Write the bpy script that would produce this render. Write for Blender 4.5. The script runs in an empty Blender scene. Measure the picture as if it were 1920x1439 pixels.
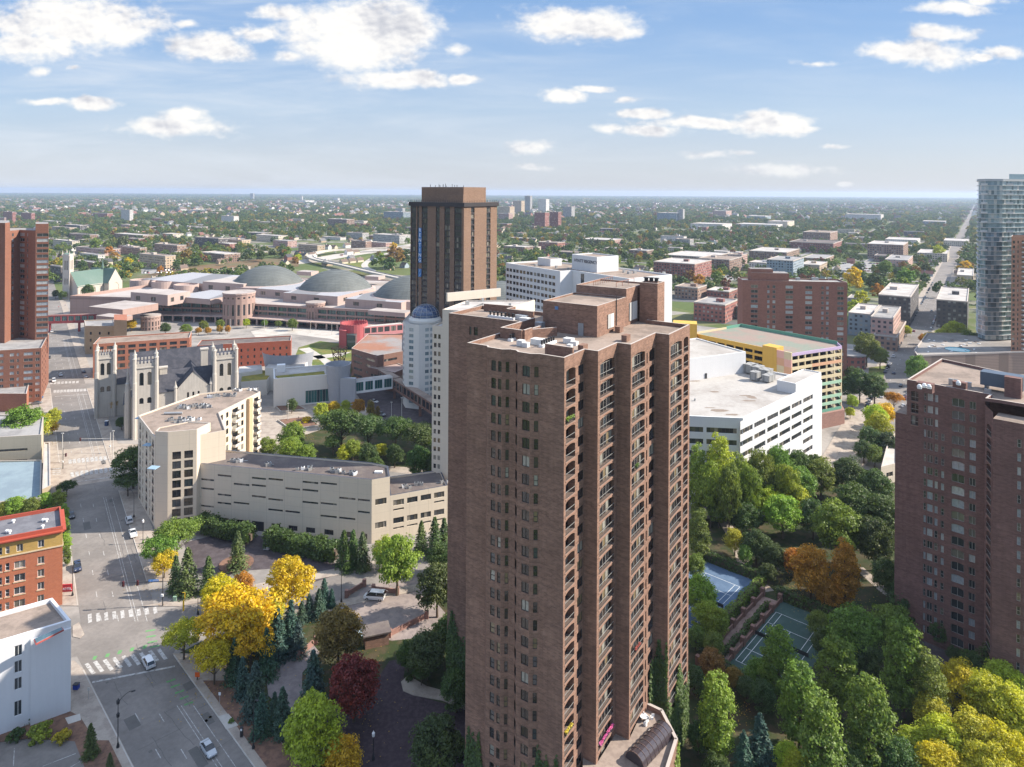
import bpy, math, random
import numpy as np
from mathutils import Vector, Matrix
random.seed(7); rng = np.random.default_rng(7)
S = bpy.context.scene
COL = S.collection
R = math.radians
# ------------------------------------------------------------------ camera
FPX = 1280.0; EYE = 360.0; H = 105.0; ROLL = R(0.3)
cam = bpy.data.objects.new('camera', bpy.data.cameras.new('camera')); COL.objects.link(cam)
cam.data.lens = 24; cam.data.sensor_width = 36; cam.data.sensor_fit = 'HORIZONTAL'
cam.data.shift_y = -(719.5 - EYE) / 1920
cam.data.clip_start = 1; cam.data.clip_end = 60000
CM = Matrix.Rotation(R(90), 3, 'X') @ Matrix.Rotation(ROLL, 3, 'Z')
cam.matrix_world = Matrix.Translation((0, 0, H)) @ CM.to_4x4()
S.camera = cam
# ------------------------------------------------------------------ light
SUN_AZ = Vector((0.997, 0.075)).normalized()          # towards the sun, on the ground
SUN_EL = R(36)
sd = Vector((SUN_AZ.x * math.cos(SUN_EL), SUN_AZ.y * math.cos(SUN_EL), math.sin(SUN_EL)))
sun = bpy.data.objects.new('sun', bpy.data.lights.new('sun', 'SUN')); COL.objects.link(sun)
sun.data.energy = 4.9; sun.data.angle = R(0.6); sun.data.color = (1.0, 0.91, 0.79)
sun.rotation_euler = sd.to_track_quat('Z', 'Y').to_euler()
S.view_settings.view_transform = 'Standard'; S.view_settings.look = 'None'
S.view_settings.gamma = 1; S.view_settings.exposure = 1.0
S.view_settings.use_curve_mapping = False
S.cycles.max_bounces = 5; S.cycles.diffuse_bounces = 3; S.cycles.glossy_bounces = 2
S.cycles.transmission_bounces = 3; S.cycles.volume_bounces = 0; S.cycles.transparent_max_bounces = 8
S.cycles.use_denoising = True
S.cycles.sample_clamp_indirect = 6

class NT:
    """small helper for node trees"""
    def __init__(s, nt): s.t = nt; s.n = nt.nodes; s.l = nt.links
    def new(s, kind, **kw):
        nd = s.n.new(kind)
        for k, v in kw.items(): setattr(nd, k, v)
        return nd
    def put(s, nd, i, v):
        if v is None: return
        if isinstance(v, bpy.types.NodeSocket): s.l.new(v, nd.inputs[i])
        else: nd.inputs[i].default_value = v
    def m(s, op, a, b=None, c=None, clamp=False):
        nd = s.new('ShaderNodeMath', operation=op, use_clamp=clamp)
        s.put(nd, 0, a); s.put(nd, 1, b); s.put(nd, 2, c)
        return nd.outputs[0]
    def v(s, op, a, b=None, c=None):
        nd = s.new('ShaderNodeVectorMath', operation=op)
        s.put(nd, 0, a); s.put(nd, 1, b)
        if c is not None: s.put(nd, 2, c)
        return nd.outputs['Value'] if op in ('LENGTH', 'DOT_PRODUCT') else nd.outputs[0]
    def mix(s, f, a, b, mode='MIX'):
        nd = s.new('ShaderNodeMix', data_type='RGBA', blend_type=mode)
        s.put(nd, 0, f); s.put(nd, 6, a); s.put(nd, 7, b)
        return nd.outputs[2]
    def noise(s, vec, scale, detail=4, rough=0.55, dist=0.0):
        nd = s.new('ShaderNodeTexNoise'); s.put(nd, 'Vector', vec)
        nd.inputs['Scale'].default_value = scale; nd.inputs['Detail'].default_value = detail
        nd.inputs['Roughness'].default_value = rough; nd.inputs['Distortion'].default_value = dist
        return nd.outputs[0]
    def step(s, x, a, b):
        nd = s.new('ShaderNodeMapRange', interpolation_type='SMOOTHSTEP'); s.put(nd, 0, x); s.put(nd, 1, a); s.put(nd, 2, b)
        return nd.outputs[0]
    def ramp(s, f, stops, const=False):
        nd = s.new('ShaderNodeValToRGB'); s.put(nd, 0, f); cr = nd.color_ramp
        if const: cr.interpolation = 'CONSTANT'
        while len(cr.elements) > 1: cr.elements.remove(cr.elements[-1])
        for i, (p, c) in enumerate(stops):
            e = cr.elements[0] if i == 0 else cr.elements.new(p)
            e.position = p; e.color = (*c, 1)
        return nd.outputs[0]

def rgb(r, g, b): return (r, g, b, 1.0)

# ------------------------------------------------------------------ sky with clouds
W = bpy.data.worlds.new('World'); S.world = W; W.use_nodes = True
def build_sky():
    t = NT(W.node_tree); t.n.clear()
    out = t.new('ShaderNodeOutputWorld'); bg = t.new('ShaderNodeBackground')
    sky = t.new('ShaderNodeTexSky', sky_type='NISHITA', sun_disc=False)
    sky.sun_elevation = SUN_EL; sky.sun_rotation = math.atan2(SUN_AZ.x, SUN_AZ.y)
    sky.altitude = 250; sky.air_density = 1.0; sky.dust_density = 0.6; sky.ozone_density = 2.0
    tc = t.new('ShaderNodeTexCoord'); d = tc.outputs['Generated']
    sp = t.new('ShaderNodeSeparateXYZ'); t.put(sp, 0, d)
    x, y, z = sp.outputs
    ys = t.m('MAXIMUM', y, 0.08)
    cb = t.new('ShaderNodeCombineXYZ')
    t.put(cb, 0, t.m('DIVIDE', x, ys)); t.put(cb, 1, t.m('DIVIDE', z, ys))
    P0 = cb.outputs[0]
    n1 = t.new('ShaderNodeTexNoise'); t.put(n1, 'Vector', P0); n1.inputs['Scale'].default_value = 14; n1.inputs['Detail'].default_value = 5
    warp = t.v('SUBTRACT', n1.outputs['Color'], (0.5, 0.5, 0.5))
    P = t.v('ADD', P0, t.v('MULTIPLY', warp, (0.05, 0.022, 0)))
    # clouds: direction (x/y, z/y), half sizes, density
    cl = [(130,42,175,58,1),(60,85,120,32,.9),(230,62,60,30,1),(395,88,85,32,1),(480,62,55,18,.9),(672,62,150,78,1.1),(760,48,75,62,1),(620,90,100,28,.9),(545,102,40,12,.9),
          (735,146,125,20,1),(870,148,32,13,1),(535,20,60,16,.9),(660,105,90,35,1),(1085,44,118,34,1.1),(1035,52,60,22,1),(1140,58,60,18,1),(1760,62,60,18,1),(1700,95,90,22,1),(1750,100,75,30,1),
          (1790,18,85,14,.9),(1840,0,50,14,.9),(1885,97,55,16,1),(1830,105,30,8,.9),(172,197,52,14,1),(80,192,40,7,.8),(325,240,115,20,1),(345,222,55,18,1),(1050,178,50,15,1),(1120,165,40,8,.8),(1205,215,58,11,1),
          (1320,232,130,13,1),(1440,232,98,24,1),(1430,216,45,14,1),(1230,247,60,13,1),(1140,240,38,10,.9),(1000,278,50,15,.8),(70,133,22,12,.7),(1170,188,30,8,.8),(1530,118,45,6,.6),
          (1470,320,100,13,.75),(1325,293,45,8,.7),(1510,241,35,8,.8),(855,95,20,12,.5),(1580,348,16,5,.7),(996,312,35,7,.6),(140,130,16,5,.6),(350,45,28,8,.8),(1395,288,25,5,.6),(1565,271,30,4,.6)]
    field = None
    for cx, cy, a, b, k in cl:
        c = ((cx - 960) / FPX, (EYE + (cx - 960) * .0052 - cy) / FPX, 0)
        q = t.v('MULTIPLY', t.v('SUBTRACT', P, c), (FPX / a, FPX / b, 0))
        f = t.m('MULTIPLY_ADD', t.v('LENGTH', q), -k, k)
        field = f if field is None else t.m('MAXIMUM', field, f)
    def fbm(vec, sc): return t.noise(t.v('MULTIPLY', vec, (1, 1.55, 1)), sc, 6, 0.55, 0.15)
    big = fbm(P0, 17.0)
    fine = fbm(P0, 60.0)
    tot = t.m('ADD', t.m('MULTIPLY_ADD', big, 1.35, t.m('MULTIPLY', fine, 0.72)), -1.03)
    dens = t.m('ADD', t.m('ADD', field, 0.08), t.m('MULTIPLY', tot, 1.0))
    edge = t.noise(P0, 9.0, 3, 0.5)
    alpha = t.step(dens, -0.10, t.m('MULTIPLY_ADD', edge, 0.9, 0.18))
    # relief of the clouds, lit by the low sun
    soft = t.noise(P0, 9.0, 3, 0.5)
    off_ = t.noise(t.v('ADD', P0, (0.02, 0.022, 0)), 9.0, 3, 0.5)
    rel = t.m('MULTIPLY', t.m('SUBTRACT', soft, off_), 3.0)
    rel2 = t.m('MULTIPLY', t.m('SUBTRACT', fine, fbm(t.v('ADD', P0, (0.003, 0.005, 0)), 60.0)), 0.9)
    thick = t.step(dens, 0.45, 1.25)
    lit = t.m('ADD', t.m('ADD', t.m('SUBTRACT', 0.86, t.m('MULTIPLY', thick, 0.12)), rel), rel2, clamp=True)
    K = 2 ** -1.0
    def c3(*c): return tuple(v * K for v in c)
    def C4(*c): return (*c3(*c), 1.0)
    ccol = t.ramp(lit, [(0.0, c3(0.52, 0.55, 0.63)), (0.4, c3(0.72, 0.73, 0.78)), (0.75, c3(0.96, 0.95, 0.95)), (1.0, c3(1.06, 1.04, 1.0))])
    # thin high veil
    P1 = t.v('MULTIPLY', P0, (1.3, 9.0, 1))
    veil = t.noise(P1, 2.2, 6, 0.6, 0.4)
    leftish = t.step(t.m('DIVIDE', x, ys), 0.75, -0.55)
    near_c = t.step(field, -0.9, 0.1)
    wisp = t.m('MULTIPLY', t.m('MULTIPLY', near_c, t.step(t.noise(t.v('MULTIPLY', P0, (1, 2.6, 1)), 22, 7, .65, .6), .5, .78)), 0.4)
    veilm = t.m('MAXIMUM', wisp, t.m('MULTIPLY', t.step(veil, 0.38, 0.78), t.m('MULTIPLY_ADD', leftish, 0.5, 0.14)))
    v = t.m('DIVIDE', z, ys)
    grad = t.ramp(t.m('MULTIPLY', v, 3.3, clamp=True), [(0.0, c3(0.68, 0.71, 0.79)), (0.16, c3(0.66, 0.72, 0.83)), (0.40, c3(0.54, 0.68, 0.87)), (0.68, c3(0.38, 0.57, 0.87)), (1.0, c3(0.26, 0.47, 0.84))])
    skyc = t.v('MULTIPLY', sky.outputs[0], (0.10 * K * 1.2, 0.10 * K * 1.2, 0.10 * K * 1.2))
    skyc = t.mix(0.8, skyc, grad)
    skyc = t.mix(veilm, skyc, C4(0.80, 0.86, 0.94))
    hz = t.step(v, 0.0, 0.10)
    col = t.mix(t.m('MULTIPLY', alpha, t.m('MULTIPLY_ADD', hz, 0.5, 0.5)), skyc, ccol)
    # brightened broken sky high overhead, out of view, added to fill the shadows
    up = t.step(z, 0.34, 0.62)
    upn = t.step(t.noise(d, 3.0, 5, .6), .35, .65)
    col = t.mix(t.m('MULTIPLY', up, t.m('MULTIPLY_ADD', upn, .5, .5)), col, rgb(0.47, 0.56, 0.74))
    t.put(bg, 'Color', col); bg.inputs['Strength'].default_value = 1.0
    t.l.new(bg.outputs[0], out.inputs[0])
build_sky()

# ------------------------------------------------------------------ pixels (of the 1920 px photo) to places on a plane of height z
def ray(px, py): return CM @ Vector(((px - 960) / FPX, -(py - EYE) / FPX, -1.0))
def G(px, py, z=0.0):
    d = ray(px, py); k = (z - H) / d.z
    return Vector((d.x * k, d.y * k, z))
def G2(px, py, z=0.0): p = G(px, py, z); return (p.x, p.y)
def px_of(p):
    c = CM.transposed() @ (Vector(p) - Vector((0, 0, H)))
    return (960 + FPX * c.x / -c.z, EYE - FPX * c.y / -c.z)
def depth_for(py, z, px=960): return G(px, py, z).y

# ------------------------------------------------------------------ materials
MATS = {}
def material(name):
    m = bpy.data.materials.new(name); m.use_nodes = True
    t = NT(m.node_tree); bs = t.n['Principled BSDF']
    return m, t, bs
def pos(t): return t.new('ShaderNodeNewGeometry').outputs['Position']
def plain(name, c, rough=0.85, var=0.25, scale=0.6, spec=0.3, metal=0.0, scale2=6.0):
    """a solid colour with two sizes of irregular wear"""
    if name in MATS: return MATS[name]
    m, t, bs = material(name)
    P = pos(t)
    a = t.noise(P, scale, 5, 0.6); b = t.noise(P, scale2, 3, 0.6)
    f = t.m('MULTIPLY_ADD', t.m('SUBTRACT', a, 0.5), 2 * var, t.m('MULTIPLY_ADD', t.m('SUBTRACT', b, 0.5), var, 1.0))
    t.put(bs, 'Base Color', scaled(t, c, f))
    bs.inputs['Roughness'].default_value = rough; bs.inputs['Specular IOR Level'].default_value = spec
    bs.inputs['Metallic'].default_value = metal
    MATS[name] = m; return m
def scaled(t, c, f):
    nd = t.new('ShaderNodeVectorMath', operation='SCALE')
    if isinstance(c, bpy.types.NodeSocket): t.l.new(c, nd.inputs[0])
    else: nd.inputs[0].default_value = c[:3]
    t.put(nd, 3, f); return nd.outputs[0]
def uvs(t): return t.new('ShaderNodeUVMap', uv_map='uv').outputs[0]
def brick(name, c1, c2, mortar, w=0.55, h=0.2, var=0.22, stain=0.25, rough=0.9, band=0.0, z0=0.0):
    """brickwork: courses from metre-true UVs, mottled, with rain streaks"""
    if name in MATS: return MATS[name]
    m, t, bs = material(name)
    U = uvs(t)
    br = t.new('ShaderNodeTexBrick'); t.put(br, 'Vector', U)
    br.inputs['Color1'].default_value = rgb(*c1); br.inputs['Color2'].default_value = rgb(*c2); br.inputs['Mortar'].default_value = rgb(*mortar)
    br.inputs['Scale'].default_value = 1.0; br.inputs['Mortar Size'].default_value = 0.014; br.inputs['Brick Width'].default_value = w; br.inputs['Row Height'].default_value = h
    br.inputs['Bias'].default_value = 0.0
    a = t.noise(t.v('MULTIPLY', U, (0.25, 1.3, 1)), 1.0, 6, 0.65)
    b = t.noise(U, 0.09, 4, 0.6)
    st = t.noise(t.v('MULTIPLY', U, (1.6, 0.06, 1)), 1.0, 4, 0.6)
    f = t.m('ADD', t.m('MULTIPLY_ADD', t.m('SUBTRACT', a, 0.5), 2 * var, 1.0), t.m('ADD', t.m('MULTIPLY', t.m('SUBTRACT', b, 0.5), stain * 1.6), t.m('MULTIPLY', t.m('SUBTRACT', st, 0.5), stain)))
    col = br.outputs[0]
    if band:
        sp = t.new('ShaderNodeSeparateXYZ'); t.put(sp, 0, U)
        fr_ = t.m('FRACT', t.m('DIVIDE', t.m('SUBTRACT', sp.outputs[1], z0), band)); j = t.m('LESS_THAN', fr_, 0.045)
        f = t.m('MULTIPLY', f, t.m('SUBTRACT', 1.0, t.m('MULTIPLY', j, 0.16)))
        cb = t.new('ShaderNodeCombineXYZ'); t.put(cb, 0, t.m('FLOOR', t.m('DIVIDE', sp.outputs[0], 7.0))); t.put(cb, 1, t.m('FLOOR', t.m('DIVIDE', t.m('SUBTRACT', sp.outputs[1], z0), band)))
        wn = t.new('ShaderNodeTexWhiteNoise', noise_dimensions='2D'); t.put(wn, 'Vector', cb.outputs[0])
        f = t.m('MULTIPLY', f, t.m('MULTIPLY_ADD', wn.outputs[0], 0.10, 0.95))
        eff = t.step(t.noise(U, 0.22, 5, 0.7), 0.56, 0.74)
        col = t.mix(t.m('MULTIPLY', eff, 0.35), col, rgb(min(1, c1[0] * 1.7), c1[1] * 1.9, c1[2] * 2.0))
    t.put(bs, 'Base Color', scaled(t, col, f))
    bs.inputs['Roughness'].default_value = rough; bs.inputs['Specular IOR Level'].default_value = 0.2
    MATS[name] = m; return m
def panel(name, c, pw=3.0, ph=3.0, line=0.75, lw=0.02, var=0.07, rough=0.8, stain=0.12):
    """concrete, stucco or metal panels with joints and faint streaks"""
    if name in MATS: return MATS[name]
    m, t, bs = material(name)
    U = uvs(t); sp = t.new('ShaderNodeSeparateXYZ'); t.put(sp, 0, U)
    jx = t.m('LESS_THAN', t.m('FRACT', t.m('DIVIDE', sp.outputs[0], pw)), lw)
    jy = t.m('LESS_THAN', t.m('FRACT', t.m('DIVIDE', sp.outputs[1], ph)), lw)
    j = t.m('MAXIMUM', jx, jy)
    a = t.noise(U, 0.35, 6, 0.65); st = t.noise(t.v('MULTIPLY', U, (1.5, 0.08, 1)), 1.0, 4, 0.6)
    f = t.m('ADD', t.m('MULTIPLY_ADD', t.m('SUBTRACT', a, 0.5), 2 * var, 1.0), t.m('MULTIPLY', t.m('SUBTRACT', st, 0.5), stain))
    f = t.m('MULTIPLY', f, t.m('MULTIPLY_ADD', j, line - 1, 1.0))
    t.put(bs, 'Base Color', scaled(t, c, f)); bs.inputs['Roughness'].default_value = rough
    bs.inputs['Specular IOR Level'].default_value = 0.3
    MATS[name] = m; return m
def winwall(name, wall, glass, cw=3.2, ch=3.1, ww=0.5, wh=0.5, var=0.2, lit=(0.30, 0.30, 0.28), rough=0.85):
    """wall of a far building: surface pattern of small panes, some with blinds"""
    if name in MATS: return MATS[name]
    m, t, bs = material(name)
    U = uvs(t); sp = t.new('ShaderNodeSeparateXYZ'); t.put(sp, 0, U)
    u = t.m('DIVIDE', sp.outputs[0], cw); v = t.m('DIVIDE', sp.outputs[1], ch)
    inu = t.m('LESS_THAN', t.m('ABSOLUTE', t.m('SUBTRACT', t.m('FRACT', u), 0.5)), ww / 2)
    inv = t.m('LESS_THAN', t.m('ABSOLUTE', t.m('SUBTRACT', t.m('FRACT', v), 0.5)), wh / 2)
    k = t.m('MULTIPLY', inu, inv)
    cb = t.new('ShaderNodeCombineXYZ'); t.put(cb, 0, t.m('FLOOR', u)); t.put(cb, 1, t.m('FLOOR', v))
    wn = t.new('ShaderNodeTexWhiteNoise', noise_dimensions='2D'); t.put(wn, 'Vector', cb.outputs[0])
    g = t.mix(t.m('GREATER_THAN', wn.outputs[0], 0.72), rgb(*glass), rgb(*lit))
    oi = t.new('ShaderNodeObjectInfo')
    a = t.noise(U, 0.12, 6, 0.65); f = t.m('MULTIPLY_ADD', t.m('SUBTRACT', a, 0.5), 2 * var, 1.0)
    f = t.m('MULTIPLY', f, t.m('MULTIPLY_ADD', oi.outputs['Random'], 0.3, 0.85))
    t.put(bs, 'Base Color', t.mix(k, scaled(t, wall, f), g))
    t.put(bs, 'Roughness', t.m('MULTIPLY_ADD', k, 0.2 - rough, rough))
    MATS[name] = m; return m
def glass(name, stops, rough=0.06, tint=(0.02, 0.025, 0.03)):
    """window panes: mostly dark rooms, some blinds and curtains, clear reflections"""
    if name in MATS: return MATS[name]
    m, t, bs = material(name)
    g = t.new('ShaderNodeNewGeometry'); oi = t.new('ShaderNodeObjectInfo')
    r = t.m('FRACT', t.m('ADD', g.outputs['Random Per Island'], t.m('MULTIPLY', oi.outputs['Random'], 7.31)))
    c = t.ramp(r, stops, const=True)
    n = t.noise(g.outputs['Position'], 1.7, 3, 0.6)
    t.put(bs, 'Base Color', scaled(t, c, t.m('MULTIPLY_ADD', n, 0.9, 0.5)))
    bs.inputs['Roughness'].default_value = rough; bs.inputs['Specular IOR Level'].default_value = 0.75
    bs.inputs['Coat Weight'].default_value = 0.25; bs.inputs['Coat Roughness'].default_value = 0.03
    MATS[name] = m; return m
D_ = (0.012, 0.013, 0.016)
GL_DARK = glass('glass_dark', [(0, D_), (.45, (0.03, 0.03, 0.035)), (.60, (0.20, 0.155, 0.09)), (.70, (0.05, 0.04, 0.035)), (.80, (0.30, 0.29, 0.25)), (.93, (0.04, 0.05, 0.06))])
GL_PALE = glass('glass_pale', [(0, (0.03, 0.035, 0.04)), (.35, (0.30, 0.33, 0.36)), (.6, (0.05, 0.055, 0.06)), (.78, (0.42, 0.43, 0.42)), (.9, (0.16, 0.15, 0.12))])
GL_FAR = glass('glass_far', [(0, (0.03, 0.035, 0.04)), (.5, (0.05, 0.055, 0.06)), (.75, (0.10, 0.09, 0.07)), (.9, (0.22, 0.2, 0.17))], rough=0.12)
GL_TEAL = glass('glass_teal', [(0, (0.02, 0.09, 0.09)), (.5, (0.03, 0.13, 0.12)), (.8, (0.02, 0.05, 0.06))], rough=0.1)
GL_BLUE = glass('glass_blue', [(0, (0.13, 0.20, 0.23)), (.3, (0.20, 0.28, 0.31)), (.6, (0.06, 0.11, 0.13)), (.75, (0.32, 0.38, 0.39)), (.9, (0.42, 0.42, 0.40))], rough=0.08)
ALU = plain('aluminium', (0.42, 0.42, 0.41), 0.45, 0.1, metal=0.5)
DARKMET = plain('dark_metal', (0.03, 0.03, 0.033), 0.5, 0.2)
WHITE = plain('white_paint', (0.72, 0.72, 0.71), 0.6, 0.06, 0.4)

# ------------------------------------------------------------------ mesh builder
class MB:
    def __init__(s): s.v = []; s.f = []; s.m = []; s.uv = []
    def q(s, pts, m=0, uv=None):
        i = len(s.v); s.v.extend(tuple(p) for p in pts); s.f.append(tuple(range(i, i + len(pts)))); s.m.append(m)
        if uv is None:
            a = Vector(pts[0]); b = Vector(pts[1]) - a; n = b.cross(Vector(pts[2]) - Vector(pts[1]))
            if n.length < 1e-9: n = Vector((0, 0, 1))
            n.normalize()
            if abs(n.z) > 0.7: uv = [(p[0], p[1]) for p in pts]
            else:
                h = Vector((-n.y, n.x, 0)).normalized()
                uv = [(p[0] * h.x + p[1] * h.y, p[2]) for p in pts]
        s.uv.extend(uv)
    def box(s, c, size, rz=0.0, m=0, top=None):
        """c = centre of the base"""
        x, y, z = c; a, b, h = size[0] / 2, size[1] / 2, size[2]
        co, si = math.cos(rz), math.sin(rz)
        P = [(x + u * co - w * si, y + u * si + w * co) for u, w in ((-a, -b), (a, -b), (a, b), (-a, b))]
        s.prism(P, z, z + h, m, m if top is None else top, bottom=True)
    def prism(s, poly, z0, z1, m=0, mt=None, bottom=False, cap=True):
        n = len(poly); acc = 0
        for i in range(n):
            a, b = poly[i], poly[(i + 1) % n]; L = math.hypot(b[0] - a[0], b[1] - a[1])
            s.q([(a[0], a[1], z0), (b[0], b[1], z0), (b[0], b[1], z1), (a[0], a[1], z1)], m, [(acc, z0), (acc + L, z0), (acc + L, z1), (acc, z1)]); acc += L
        if cap: s.q([(p[0], p[1], z1) for p in poly], m if mt is None else mt)
        if bottom: s.q([(p[0], p[1], z0) for p in reversed(poly)], m)
    def tube(s, a, b, r, seg=6, m=0, r2=None):
        a, b = Vector(a), Vector(b); d = (b - a).normalized(); r2 = r if r2 is None else r2
        u = d.orthogonal().normalized(); w = d.cross(u)
        A = [a + (u * math.cos(t) + w * math.sin(t)) * r for t in [2 * math.pi * k / seg for k in range(seg)]]
        B = [b + (u * math.cos(t) + w * math.sin(t)) * r2 for t in [2 * math.pi * k / seg for k in range(seg)]]
        for k in range(seg): s.q([A[k], A[(k + 1) % seg], B[(k + 1) % seg], B[k]], m)
        s.q(list(reversed(A)), m); s.q(B, m)
    def lathe(s, c, prof, seg=24, m=0, a0=0.0, a1=2 * math.pi):
        """prof = (radius, z) from bottom to top"""
        full = abs(a1 - a0 - 2 * math.pi) < 1e-6
        for k in range(seg):
            t0 = a0 + (a1 - a0) * k / seg; t1 = a0 + (a1 - a0) * (k + 1) / seg
            for (r0, z0), (r1, z1) in zip(prof, prof[1:]):
                p = [(c[0] + r0 * math.cos(t0), c[1] + r0 * math.sin(t0), c[2] + z0), (c[0] + r0 * math.cos(t1), c[1] + r0 * math.sin(t1), c[2] + z0),
                     (c[0] + r1 * math.cos(t1), c[1] + r1 * math.sin(t1), c[2] + z1), (c[0] + r1 * math.cos(t0), c[1] + r1 * math.sin(t0), c[2] + z1)]
                uv = [(r0 * t0, z0), (r0 * t1, z0), (r1 * t1 if r1 > .01 else r0 * t1, z1), (r1 * t0 if r1 > .01 else r0 * t0, z1)]
                if r0 < 1e-6: p = p[1:]; uv = uv[1:]
                elif r1 < 1e-6: p = p[:3]; uv = uv[:3]
                s.q(p, m, uv)
    def add(s, o, M):
        i = len(s.v); s.v.extend(tuple(M @ Vector(p)) for p in o.v)
        s.f.extend(tuple(k + i for k in f) for f in o.f); s.m.extend(o.m); s.uv.extend(o.uv)
    def mesh(s, name, mats, org=(0, 0, 0), smooth=False):
        me = bpy.data.meshes.new(name)
        v = [(p[0] - org[0], p[1] - org[1], p[2] - org[2]) for p in s.v] if any(org) else s.v
        me.from_pydata(v, [], s.f); me.update()
        for m in (mats if isinstance(mats, (list, tuple)) else [mats]): me.materials.append(m)
        me.polygons.foreach_set('material_index', s.m)
        l = me.uv_layers.new(name='uv'); l.data.foreach_set('uv', np.array(s.uv, dtype=np.float32).ravel())
        if smooth: me.polygons.foreach_set('use_smooth', [True] * len(s.f))
        return me
    def build(s, name, mats, parent=None, org=None, smooth=False):
        if org is None: org = root_loc(parent)
        o = bpy.data.objects.new(name, s.mesh(name, mats, org, smooth)); COL.objects.link(o)
        if parent: o.parent = parent
        elif any(org): o.location = org
        return o
def root_loc(o):
    v = Vector((0, 0, 0))
    while o: v += o.location; o = o.parent
    return tuple(v)
def tag(o, label=None, cat=None, group=None, kind=None):
    if label: o['label'] = label
    if cat: o['category'] = cat
    if group: o['group'] = group
    if kind: o['kind'] = kind
    return o
def thing(name, label, cat, loc=(0, 0, 0), rz=0.0, group=None):
    o = bpy.data.objects.new(name, None); COL.objects.link(o); o.location = loc; o.rotation_euler = (0, 0, rz)
    o.empty_display_size = 0.5
    return tag(o, label, cat, group)
def structure(name, mb, mats): return tag(mb.build(name, mats), kind='structure')
KIDS = {}
def copy_tree(o, parent=None):
    c = o.copy(); COL.objects.link(c); c.parent = parent
    for ch in list(o.children): copy_tree(ch, c)
    return c
def lerp2(a, b, t): return (a[0] + (b[0] - a[0]) * t, a[1] + (b[1] - a[1]) * t)
def dist2(a, b): return math.hypot(b[0] - a[0], b[1] - a[1])
def off(p, d, t): return (p[0] + d[0] * t, p[1] + d[1] * t)

# ------------------------------------------------------------------ windows
STY = {}
def win_mb(w, h, style, depth):
    """window units in local space: x along the wall, y into the wall, z up, origin at the sill centre; returns [(name, MB, mats, [sub-parts])]"""
    key = (round(w, 2), round(h, 2), style, round(depth, 2))
    if key in STY: return STY[key]
    a = w / 2; fr = MB(); gl = MB(); res = None
    y = depth - 0.04
    frame_m, glass_m = {'std': (WFR, GL_DARK), 'far': (WFR, GL_FAR), 'teal': (ALU, GL_TEAL), 'blue': (ALU, GL_BLUE), 'strip': (DARKMET, GL_FAR), 'white': (WHITE, GL_FAR), 'pale': (ALU, GL_PALE)}.get(style, (WFR, GL_DARK))
    if style in ('std', 'white', 'blue', 'far', 'teal', 'strip', 'pale'):
        if style in ('std', 'white', 'blue', 'pale'):
            t = 0.07
            for x0, x1, z0, z1 in ((-a, a, 0, t), (-a, a, h - t, h), (-a, -a + t, t, h - t), (a - t, a, t, h - t)) + (((-t / 2, t / 2, t, h - t),) if w > 1.0 else ()) + (((-a + t, a - t, h * .5 - .03, h * .5 + .03),) if w < 1.0 else ()):
                fr.prism([(x0, y - 0.07), (x1, y - 0.07), (x1, y - 0.01), (x0, y - 0.01)], z0, z1, 0, bottom=True)
        nx = max(1, int(round(w / 1.3))) if style in ('teal', 'strip', 'far') and w > 2.4 else 1
        for i in range(nx):
            x0 = -a + w * i / nx; x1 = -a + w * (i + 1) / nx
            if nx > 1:
                fr.prism([(x0, y - 0.06), (x0 + 0.1, y - 0.06), (x0 + 0.1, y - 0.01), (x0, y - 0.01)], 0, h, 0)
            gl.q([(x0, y, 0), (x1, y, 0), (x1, y, h), (x0, y, h)], 0)
        res = ('window', fr, frame_m, [('pane', gl, glass_m)])
    elif style in ('balc', 'loggia'):
        # recessed balcony: slab, rail with bars, glazed back wall with frames
        sl = MB(); sl.box((0, depth / 2, 0), (w, depth, 0.12), 0, 0)
        sl.box((0, -0.03, -0.12), (w + 0.1, 0.1, 0.14), 0, 1)
        n = max(2, int(w / 1.1))
        for i in range(n):
            x0 = -a + w * i / n; x1 = -a + w * (i + 1) / n
            gl.q([(x0, y, 0.13), (x1, y, 0.13), (x1, y, h), (x0, y, h)], 0)
            fr.prism([(x0 - 0.045, y - 0.08), (x0 + 0.045, y - 0.08), (x0 + 0.045, y - 0.02), (x0 - 0.045, y - 0.02)], 0.13, h, 0)
        fr.box((0, y - 0.05, h * 0.8), (w, 0.08, 0.07), 0, 0)
        ra = MB()
        ra.box((0, 0.04, 1.04), (w, 0.06, 0.06), 0, 1); ra.box((0, 0.04, 0.16), (w, 0.04, 0.04), 0, 0)
        k = int(w / 0.3)
        for i in range(k + 1): ra.box((-a + w * i / k, 0.05, 0.14), (0.035, 0.035, 0.9), 0, 0)
        res = ('balcony', sl, [CONC, CONC_D], [('railing', ra, [DARKMET, ALU]), ('glazing', gl, GL_DARK), ('door_frame', fr, FRL)])
    elif style == 'porch':
        # balcony of a plain slab block: projecting slab with a light parapet
        sl = MB(); sl.box((0, -0.65, -0.1), (w, 1.5, 0.14), 0, 0)
        ra = MB(); ra.box((0, -1.36, 0.04), (w, 0.05, 0.95), 0, 0)
        ra.box((-a + .03, -0.7, 0.04), (0.05, 1.3, 0.95), 0, 0); ra.box((a - .03, -0.7, 0.04), (0.05, 1.3, 0.95), 0, 0)
        gl.q([(-a + .3, y, 0.04), (a - .3, y, 0.04), (a - .3, y, h), (-a + .3, y, h)], 0)
        res = ('balcony', sl, CONC, [('railing', ra, RAILW), ('glazing', gl, GL_DARK)])
    STY[key] = [res, {}]
    return STY[key]
CONC = plain('concrete_trim', (0.20, 0.15, 0.125), 0.9, 0.2)
CONC_D = plain('brick_sill', (0.26, 0.155, 0.115), 0.9, 0.2)
RAILW = plain('pale_railing', (0.52, 0.5, 0.46), 0.5, 0.1)
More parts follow.
